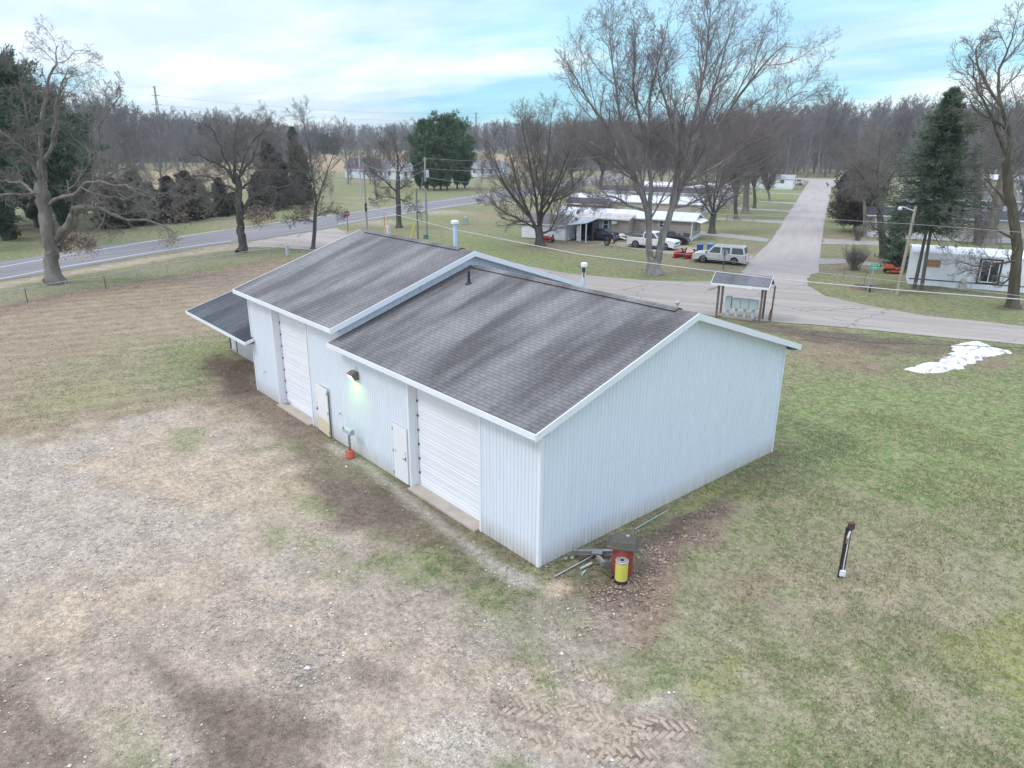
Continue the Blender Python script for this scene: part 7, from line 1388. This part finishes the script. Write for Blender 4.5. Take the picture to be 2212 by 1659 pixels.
# conifers: whorled branches carrying clumps of needle sprays
NEED = M('pine_needles', (.13, .20, .115), .8, .4, .9, col2=(.055, .09, .06), thr=(.35, .65), spec=.2); NEEDS = M('spruce_needles', (.16, .23, .14), .8, .4, 1.2, col2=(.042, .062, .046), thr=(.35, .65), spec=.2); NEEDC = M('cedar_foliage', (.095, .105, .070), .9, .35, 1.1, col2=(.065, .055, .046), thr=(.38, .6), spec=.1); NEEDB = M('brownish_cedar_foliage', (.135, .105, .088), .9, .3, 1, col2=(.065, .062, .046), thr=(.4, .6), spec=.1); NEEDP = M('white_pine_needles', (.165, .25, .14), .8, .35, .8, col2=(.075, .125, .075), thr=(.36, .62), spec=.2)
def sprays(rg, c, d, n, ln, w, spread, mat, parent, name='foliage'):
    """n narrow leaf-shaped faces fanned round each clump centre"""
    N = len(c); idx = np.repeat(np.arange(N), n); dd = nrm(d[idx]+rg.normal(0, spread, (N*n, 3))); s = np.cross(dd, nrm(rg.normal(0, 1, (N*n, 3)))); s = nrm(s); L_ = ln*rg.uniform(.6, 1.3, (N*n, 1)); o = c[idx]+rg.normal(0, ln*.25, (N*n, 3))
    V = np.stack([o, o+dd*L_*.5+s*w, o+dd*L_, o+dd*L_*.5-s*w], 1).reshape(-1, 3); return fastmesh(name, V, np.arange(N*n*4).reshape(-1, 4), mat, parent)
def conifer(name, label, b, H_, Rr, seed, z0=.12, mat=NEED, shape='pine', nw=26, nb=9, npb=7, sp=6, ln=.5, w=.07, trunk=.22, group=None, trunks=((0, 0),), droop=0.0, lab=None, cat='tree'):
    rg = np.random.default_rng(seed); t = thing(name, label, cat, (b[0], b[1], 0), 0, group); A = Acc()
    for k, (tx, ty_) in enumerate(trunks): A.add(*tubes(np.array([[[tx, ty_, 0], [tx*.6, ty_*.6, H_*.3], [tx*.2, ty_*.2, H_*.6], [0, 0, H_*.97]]]), np.array([trunk]), np.array([.03]), 8))
    cs = []; ds = []; st = []; en = []; rr_ = []
    for i in range(nw):
        f = (i+rg.random()*.7)/nw; z = H_*(z0+(1-z0)*f)
        if shape == 'pine': pr = (math.sin(math.pi*min(1, .16+.84*(1-f)**.75)))**.8*(.8+.25*math.sin(f*17+seed))
        elif shape == 'cone': pr = (1-f)**.62*(.88+.2*math.sin(f*23+seed))
        else: pr = math.sqrt(max(0, 1-(2*f-.75)**2*.62))*(1-f**4)*(.9+.12*math.sin(f*19+seed))
        for j in range(nb):
            az = rg.random()*6.28; lob = .72+.28*math.sin(az*3+i*1.3+seed)+rg.normal(0, .10); L_ = max(.15, Rr*pr*lob); el = rg.normal(.10 if shape != 'cone' else -.10, .14)-droop+(.55*f if shape == 'pine' else .35*f)
            d = np.array([math.cos(az)*math.cos(el), math.sin(az)*math.cos(el), math.sin(el)]); s_ = np.array([0, 0, z]); st.append(s_); en.append(s_+d*L_); rr_.append(.02+.012*L_)
            for q in range(npb):
                u = .25+.75*(q+rg.random())/npb; cs.append(s_+d*L_*u+rg.normal(0, .12*L_*u+.04, 3)*[1, 1, .55]); ds.append(d+np.array([0, 0, .35]))
    st, en, rr_ = map(np.array, (st, en, rr_)); P = np.stack([st, (st+en)/2+[0, 0, .05], en], 1); A.add(*tubes(P, rr_, rr_*.3, 4)); A.mesh('trunk', BARKD, t); sprays(rg, np.array(cs), nrm(np.array(ds)), sp, ln, w, .6, mat, t, 'crown'); return t
b_ = V2(1981, 624)
conifer('spruce_tree', 'tall dark green spruce with two bare lower trunks in front of the white trailer', b_, hgt(b_, 196), 4.9, 3, .32, NEEDS, 'cone', 60, 11, 9, 9, .26, .024, .15, trunks=((-.22, 0), (.28, .1)), droop=.06)
b2_ = V2(2040, 540)
# sparse lower boughs of the spruce and the young cedars next to it
conifer('juniper', 'dark green juniper growing at the foot of the drooping bare tree', V2(1925, 568), 5.6, 1.7, 4, .04, NEEDS, 'egg', 20, 9, 6, 7, .28, .035, .08); conifer('juniper', 'low dark juniper between the drooping tree and the lamp pole', V2(1938, 586), 2.6, 1.6, 5, .04, NEEDS, 'egg', 12, 9, 6, 7, .26, .035, .06)
conifer('cedar_tree', 'round dark reddish-green cedar leaning over the right side of the street', V2(1846, 500), 8.6, 4.3, 6, .10, NEEDB, 'egg', 30, 14, 9, 9, .38, .05, .2); conifer('cedar_tree', 'dark green cedar edge touching the street, left side of the reddish cedar', V2(1822, 480), 7.2, 2.6, 7, .06, NEEDC, 'egg', 26, 12, 7, 9, .36, .05, .16)
hero('bare_tree', 'bare tree tangled into the reddish cedar on the right of the street', V2(1868, 512), [(.24, .18, [(1868, 512, 0), (1868, 470, 0), (1866, 430, 0)])]+[(.13, .02, [(1866, 440, 0), (1866+a*20, 400, d), (1866+a*45, 350, d*2), (1866+a*62, 312, d*3)]) for a, d in ((-1, .5), (-.5, -.8), (0, 1), (.4, -.6), (.9, .7))], 41, BARK, TWIG, LVS)
PN = [(908, 409), (924, 411), (938, 412), (952, 409), (966, 412), (988, 408), (1004, 406)]
for i, (px, py) in enumerate(PN):
    b_ = V2(px, py); conifer('pine_tree', ('leftmost', 'second', 'third', 'fourth', 'fifth', 'sixth', 'rightmost')[i]+' white pine from the left in the tall clump beyond the highway', b_, hgt(b_, (300, 268, 283, 275, 262, 272, 305)[i]), (3.4, 4.6, 4.2, 4.0, 4.9, 4.6, 3.6)[i], 50+i, .09, NEEDP, 'pine', 30, 10, 7, 13, .62, .07, .24, group='white pines in the clump beyond the highway')
# left: big pines and dark cedars
LP_ = [(-60, 500, 95, 6.5), (20, 488, 110, 6.0), (80, 492, 165, 6.2), (140, 476, 225, 5.5), (185, 462, 270, 5.0), (10, 520, 240, 5.2), (-90, 540, 200, 5.5), (60, 470, 130, 6.0), (150, 500, 300, 4.6)]
lbs = ['huge dark pine cut by the left edge of the view', 'tallest dark pine behind the massive oak', 'broad dark pine right behind the oak trunk', 'dark pine rising between the oak limbs', 'smaller dark pine at the right end of the pine stand', 'lower dark pine at the left edge, in front of the stand', 'dark pine outside the stand at the far left', 'tall dark pine hidden in the middle of the stand', 'low spreading pine below the oak side limb']
for i, (px, py, pt, r) in enumerate(LP_):
    b_ = V2(px, py); conifer('pine_tree', lbs[i], b_, hgt(b_, pt), r, 70+i, .07, NEED, 'pine', 32, 10, 9, 11, .65, .07, .3, group='dark pines behind the massive oak')
CD = [(255, 492, 388, 3.2, NEEDC), (300, 486, 365, 2.9, NEEDS), (330, 482, 398, 2.6, NEEDC), (372, 480, 385, 2.7, NEEDB), (410, 475, 372, 3.3, NEEDC), (435, 470, 392, 2.4, NEEDS), (480, 466, 388, 2.0, NEEDC), (588, 453, 306, 4.0, NEEDB), (612, 449, 335, 3.0, NEEDC), (655, 441, 318, 3.6, NEEDB), (643, 425, 276, 2.8, NEEDS), (510, 462, 420, 2.0, NEEDB), (560, 455, 380, 2.2, NEEDC)]
cl = ['leftmost low dark cedar of the row beyond the highway', 'tallest pointed cedar of the left half of the row', 'squat cedar right of the pointed one', 'brownish cedar in the middle of the row', 'broad dark cedar with bare twigs before it', 'narrow dark cedar at the right end of the row', 'small separate cedar standing alone on the lawn', 'tall brownish cedar left of the slender bare tree', 'dark cedar squeezed between two brownish ones', 'tall brownish cedar behind the slender bare tree', 'green spruce top rising behind the brownish cedars', 'low cedar behind the oak with brown leaves', 'slim cedar just right of the oak with brown leaves']
for i, (px, py, pt, r, m_) in enumerate(CD):
    b_ = V2(px, py); conifer('cedar_tree', cl[i], b_, hgt(b_, pt), r, 90+i, .03, m_, 'cone' if i != 4 else 'egg', 24, 11, 7, 11, .40, .05, .16)
conifer('evergreen_shrub', 'small rounded green shrub at the edge of the lawn, far left', V2(25, 516), 1.5, 1.15, 120, .04, M('boxwood_leaves', (.09, .12, .035), .8, .3, 2), 'egg', 10, 12, 5, 8, .22, .05, .04, cat='shrub')
# ---- generic bare trees for the distance; copies share their meshes
def generic(name, H_, seed, mat=TWIGF, bark=BARKD, wide=.30, n1=18, rmin=.016, deep=3):
    rg = np.random.default_rng(seed); A = Acc(); P = paths(rg, np.zeros((1, 3)), np.array([[0, 0, 1.0]]), np.array([H_*.92]), 9, .05, .05); ln = np.array([H_*.92]); r0 = np.array([H_*.017]); r1 = np.array([.03]); A.add(*tubes(P, r0, r1, 6))
    st, dr, L_, R_ = kids(rg, P, ln, r0, r1, n1, .12, .97, 46, 10, wide+.20, .45, fall=.6, upb=.12); P = paths(rg, st, dr, L_, 6, .09, .13); ln = L_; r0 = np.maximum(R_, .05); A.add(*tubes(P, r0, r0*.35, 4)); V0 = A
    for (m, lf, k) in ((9, .46, 4), (7, .52, 3), (5, .6, 2))[:deep]:
        st, dr, L_, R_ = kids(rg, P, ln, r0, r0*.35, m, .12, 1, 36, 10, lf, .55, rmin=rmin); P = paths(rg, st, dr, L_, k, .12, .05); ln = L_; r0 = R_; A.add(*tubes(P, r0, r0*.6, 3))
    return A
TM = []
for i, (H_, wd) in enumerate(((17, .26), (19, .22), (15, .34), (21, .24), (16, .30))):
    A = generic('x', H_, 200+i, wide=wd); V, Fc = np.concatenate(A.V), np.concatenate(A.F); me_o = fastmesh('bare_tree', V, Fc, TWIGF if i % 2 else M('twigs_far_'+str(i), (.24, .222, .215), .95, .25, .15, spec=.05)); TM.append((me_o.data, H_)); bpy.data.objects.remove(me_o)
rt_ = random.Random(99)
def far_tree(x, y, H_, label, group, k=None):
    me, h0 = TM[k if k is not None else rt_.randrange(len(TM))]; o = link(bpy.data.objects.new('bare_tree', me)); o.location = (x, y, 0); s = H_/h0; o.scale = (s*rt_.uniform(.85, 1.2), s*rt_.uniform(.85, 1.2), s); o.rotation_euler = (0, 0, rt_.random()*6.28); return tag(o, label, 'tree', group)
# single trees one can tell apart in the middle distance
for (px, py, pt, lb) in ((715, 431, 385, 'small bare fruit tree on the lawn beyond the stop sign'), (752, 398, 250, 'tall leaning bare poplar on the lawn left of the far farmhouse'), (757, 397, 360, 'low bare tree beside the leaning poplar'), (814, 431, 300, 'thick leaning bare tree left of the dark tree between the poles'), (800, 398, 305, 'thin bare tree behind the left utility pole'), (822, 392, 290, 'bare tree standing before the pale blue farmhouse'),
      (845, 385, 290, 'bare tree at the right end of the pale blue farmhouse'), (770, 385, 300, 'bare tree left of the pale blue farmhouse'), (1040, 400, 340, 'low bare bush-like tree right of the tall pine clump'), (222, 430, 205, 'tall pale-trunked bare tree behind the cedar row'), (300, 420, 230, 'bare tree behind the squat cedar'), (350, 410, 250, 'bare tree behind the brownish cedar of the row'), (262, 425, 190, 'tall bare tree just behind the massive oak limbs'),
      (1345, 400, 240, 'bare tree behind the bright white roof, left of the maple crown'), (1480, 408, 235, 'bare tree behind the dark-roofed home, right of the maple'), (1695, 405, 240, 'bare tree beside the far pale home down the street'), (1640, 395, 225, 'bare tree behind the far pale home'), (1740, 384, 225, 'tall bare tree at the far left corner of the street end'), (1771, 376, 215, 'broad dark tree closing the far end of the street'), (1850, 400, 230, 'bare tree behind the cedars right of the street'),
      (1885, 420, 218, 'bare tree left of the spruce top'), (1950, 440, 225, 'bare tree behind the spruce'), (2010, 470, 240, 'bare tree right behind the spruce crown'), (2060, 440, 235, 'bare tree standing among the cream homes'), (2090, 470, 250, 'bare tree behind the broken snag'), (2200, 470, 230, 'bare tree behind the homes at the right edge'), (1560, 430, 240, 'bare tree behind the white rounded home end')):
    b_ = V2(px, py); far_tree(b_.x, b_.y, hgt(b_, pt), lb, None)
def wood(n, pxr, pyr, topf, label, group, seed):
    rr_ = random.Random(seed)
    for i in range(n):
        px = pxr[0]+(pxr[1]-pxr[0])*(i+rr_.random())/n; py = rr_.uniform(*pyr(px)); b_ = V2(px, py); far_tree(b_.x, b_.y, max(7, hgt(b_, topf(px))*rr_.uniform(.82, 1.06)), label, group)
wood(70, (-80, 600), lambda x: (352, 372) if x < 420 else (345, 360), lambda x: np.interp(x, [-80, 180, 300, 420, 520, 620], [205, 215, 228, 243, 248, 268]), 'bare tree in the woodland edge behind the left field', 'trees of the left woodland edge', 1)
wood(95, (560, 1350), lambda x: (324, 334), lambda x: np.interp(x, [560, 700, 900, 1100, 1350], [264, 268, 266, 262, 256]), 'bare tree in the far woodland edge beyond the tan field', 'trees of the far woodland edge', 2)
wood(110, (1230, 2330), lambda x: (352, 366) if x < 1500 else (370, 384), lambda x: np.interp(x, [1230, 1500, 1720, 1790, 1840, 1900, 2050, 2330], [264, 250, 226, 206, 240, 212, 224, 220]), 'bare tree in the woodland edge behind the mobile homes', 'trees of the right woodland edge', 3)
# the inside of the woods, which reads as one mass
def woodmass(name, label, spots, seed):
    rg = np.random.default_rng(seed); A = Acc(); tp = []
    for s in range(3): g = generic('x', 16, 300+s, n1=15, rmin=.05, deep=2); tp.append((np.concatenate(g.V), np.concatenate(g.F)))
    for (x, y, h) in spots:
        V, Fc = tp[rg.integers(3)]; a = rg.random()*6.28; s = h/16; c_, s_ = math.cos(a)*s*1.15, math.sin(a)*s*1.15; A.add(np.stack([V[:, 0]*c_-V[:, 1]*s_+x, V[:, 0]*s_+V[:, 1]*c_+y, V[:, 2]*s], 1), Fc)
    # underbrush: low tangled stems
    n = len(spots)*150; k = rg.integers(len(spots), size=n); st = np.array(spots)[k]*[1, 1, 0]+np.stack([rg.normal(0, 7, n), rg.normal(0, 7, n), np.zeros(n)], 1); d = nrm(rg.normal(0, .35, (n, 3))+[0, 0, 1]); P = paths(rg, st, d, rg.uniform(2, 9, n), 4, .18, 0); A.add(*tubes(P, np.full(n, .07), np.full(n, .03), 3))
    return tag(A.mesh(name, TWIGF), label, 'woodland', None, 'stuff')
def spots(n, pxr, pyr, topf, seed):
    rr_ = random.Random(seed); out = []
    for i in range(n):
        px = rr_.uniform(*pxr); b_ = V2(px, rr_.uniform(*pyr)); out.append((b_.x, b_.y, max(6, hgt(b_, topf(px))*rr_.uniform(.8, 1.0))))
    return out
woodmass('woodland', 'grey mass of bare trees behind the left woodland edge', spots(110, (-120, 640), (338, 351), lambda x: np.interp(x, [-80, 180, 300, 420, 520, 620], [205, 215, 228, 246, 246, 266]), 4), 5)
woodmass('woodland', 'grey-violet mass of bare trees beyond the tan field', spots(170, (540, 1400), (318, 325), lambda x: np.interp(x, [560, 700, 900, 1100, 1350], [266, 270, 266, 262, 256]), 6), 7)
woodmass('woodland', 'grey mass of bare trees behind the mobile home park', spots(170, (1200, 2360), (345, 368), lambda x: np.interp(x, [1230, 1500, 1720, 1790, 1840, 1900, 2050, 2330], [268, 250, 226, 220, 245, 218, 225, 220]), 8), 9)
for i, (px, py, pt) in enumerate(((560, 335, 292), (585, 338, 298), (610, 335, 300), (680, 333, 296), (702, 333, 300), (722, 334, 305))): b_ = V2(px, py); conifer('pine_tree', ('first', 'second', 'third', 'fourth', 'fifth', 'sixth')[i]+' from the left of the small dark evergreens below the far woods', b_, hgt(b_, pt), 6.5, 140+i, .03, NEEDS, 'pine', 12, 8, 5, 6, 2.0, .35, .3, group='far evergreens at the foot of the woods')
# ------------------------------------------------------------------ loose leaves, grass tufts and stones on the near ground
rg = np.random.default_rng(77)
def scatter(n, x0, x1, y0, y1, ch, pw=1.0, thr=0.0):
    x = rg.uniform(x0, x1, n); y = rg.uniform(y0, y1, n); g = gval(x, y)[:, ch]; clump = fbm(x, y, 1.7, 55, 3)+.5; keep = rg.random(n) < (np.clip(g-thr, 0, 1)**pw)*np.clip((clump-.22)*2.0, 0, 1)
    inb = (x > -BL-.05) & (x < .05) & (y > -.05) & (y < BW+.05); keep &= ~inb; P = np.stack([x, y, np.zeros(n)], 1); q = P-CAM; z = q@fw; sx = 1106+F*(q@rt)/z; sy = 829.5-F*(q@up)/z; keep &= (z > 1) & (sx > -60) & (sx < 2270) & (sy > 300) & (sy < 1720); return P[keep]
LF1 = M('fallen_leaf_brown', (.30, .20, .145), .85, .4, 1.6, spec=.2); LF2 = M('fallen_leaf_tan', (.45, .33, .26), .85, .3, 1.6, spec=.2)
for nm, mt, cnt, dens in (('fallen_leaves', LF1, 150000, 1), ('fallen_leaves', LF2, 90000, 2)):
    P = np.concatenate([scatter(cnt, -60, 22, -15, 44, 2, 1.15, .03), scatter(cnt//2, -6, 14, -6, 12, 2, 1.2, .10)]); P[:, 2] = rg.uniform(.005, .035, len(P))
    tag(leafmesh(nm, P, .042 if dens == 1 else .038, mt, None, rg, True), ('reddish-brown', 'pale tan')[dens-1]+' fallen leaves scattered over the lawns', 'leaves', None, 'stuff')
P = np.concatenate([scatter(240000, -32, 24, -15, 30, 1, 1.3, .1), scatter(160000, 0, 20, -8, 20, 1, 1.3, .1)]); dist = (P-CAM)@fw; P = P[rg.random(len(P)) < np.clip(26/dist, .15, 1)]
def blades(P, h, w, mat, name, label):
    n = len(P); a = rg.uniform(0, 6.28, n); d = np.stack([np.cos(a), np.sin(a), np.zeros(n)], 1); ln = rg.normal(0, .5, (n, 3))*[1, 1, 0]+[0, 0, 1]; H_ = h*rg.uniform(.5, 1.4, (n, 1)); V = np.stack([P-d*w, P+d*w, P+d*w*.3+ln*H_, P-d*w*.3+ln*H_], 1).reshape(-1, 3); return tag(fastmesh(name, V, np.arange(n*4).reshape(n, 4), mat), label, 'grass', None, 'stuff')
k = rg.random(len(P)); blades(P[k < .55], .055, .014, M('grass_blades_green', (.16, .215, .075), .8, .3, .8, col2=(.24, .25, .115), spec=.2), 'grass', 'short green winter grass on the near lawn'); blades(P[k >= .55], .04, .016, M('grass_blades_straw', (.42, .35, .235), .85, .2, 1, spec=.2), 'dry_grass', 'short straw-coloured dead grass on the near lawn')
# stones of the gravel
P = np.concatenate([scatter(120000, -26, 14, -15, 6, 0, 1.2, .15), scatter(26000, -2, 12, -11, -2, 0, 1.2, .2)]); n = len(P); s = rg.gamma(3, .0045, (n, 1))+.006; P[:, 2] = .004
oc_ = np.array([[1, 0, 0], [0, 1, 0], [-1, 0, 0], [0, -1, 0], [0, 0, .8], [0, 0, -.8]]); V = (P[:, None]+oc_[None]*s[:, None]*rg.uniform(.6, 1.3, (n, 6, 1))).reshape(-1, 3); tri = np.array([[0, 1, 4], [1, 2, 4], [2, 3, 4], [3, 0, 4]]); Fc = (np.arange(n)[:, None, None]*6+tri[None]).reshape(-1, 3); h_ = n//2
for a0, a1, cl_, lb in ((0, h_, (.60, .58, .54), 'pale gravel stones strewn over the parking area'), (h_, n, (.28, .26, .24), 'dark gravel stones strewn over the parking area')):
    tag(fastmesh('gravel_stones', V[a0*6:a1*6], Fc[a0*4:a1*4]-a0*6, M('stones_'+lb[:4], cl_, .85, .3, 2)), lb, 'gravel', None, 'stuff')
# tyre tread marks: chevrons of pushed-up soil
mb = MB(); rr_ = random.Random(3)
def tread(p, q, w, st=.17):
    a, b = V2(*p), V2(*q); d = (b-a).normalized(); nv = Vector((-d.y, d.x, 0)); n = int((b-a).length/st); bend = rr_.uniform(-.25, .25)
    for i in range(n):
        for sg in (-1, 1):
            if rr_.random() < .10+.6*abs(2*i/n-1)**3: continue
            c = a+d*(i*st+(st/2 if sg > 0 else 0)+rr_.gauss(0, .012))+nv*(bend*math.sin(i/n*3.14)+rr_.gauss(0, .012)); e = c+nv*sg*w/2-d*.16*(1+rr_.random()*.3); c = c+nv*sg*.03; h = -.017+.008*rr_.random(); wd_ = .085+.02*rr_.random(); pr = nv*0
            dd = (e-c).normalized(); s_ = Vector((-dd.y, dd.x, 0))*wd_/2
            mb.add([(c.x+s_.x, c.y+s_.y, -.01), (c.x-s_.x, c.y-s_.y, -.01), (e.x-s_.x, e.y-s_.y, -.01), (e.x+s_.x, e.y+s_.y, -.01), (c.x, c.y, h+.02), (e.x, e.y, h+.02)], [(0, 4, 5, 3), (1, 2, 5, 4), (0, 1, 4), (2, 3, 5)])
for p, q, w in (((1085, 1520), (1530, 1585), .55), ((1100, 1590), (1500, 1650), .5), ((1180, 1440), (1350, 1490), .45), ((1120, 1480), (1380, 1600), .45), ((1240, 1650), (1450, 1550), .45), ((1060, 1560), (1300, 1660), .45), ((690, 1400), (880, 1440), .5), ((640, 1140), (720, 1230), .4)): tread(p, q, w)
tag(mb.build('tyre_tracks', M('tyre_track_soil', (.40, .325, .245), .95, .3, 6, spec=.1)), kind='structure')
# ------------------------------------------------------------------ the damp air between here and the far woods
mb = MB(); zt_ = 34.0; mb.box((-900, 700, (zt_-1.5)/2), (3700, 2900, zt_+1.5)); hz = tag(mb.build('haze', None), 'thin pale haze over the far fields and woods', 'haze', None, 'stuff')
hm = bpy.data.materials.new('haze_air'); hm.use_nodes = True; t_ = hm.node_tree; t_.nodes.clear(); ho = t_.nodes.new('ShaderNodeOutputMaterial'); hv = t_.nodes.new('ShaderNodeVolumePrincipled'); hv.inputs['Color'].default_value = (.80, .86, .95, 1); hv.inputs['Density'].default_value = .00022; hv.inputs['Anisotropy'].default_value = 0.0
t_.links.new(hv.outputs[0], ho.inputs['Volume']); hz.data.materials.clear(); hz.data.materials.append(hm)
SC.cycles.volume_bounces = 0
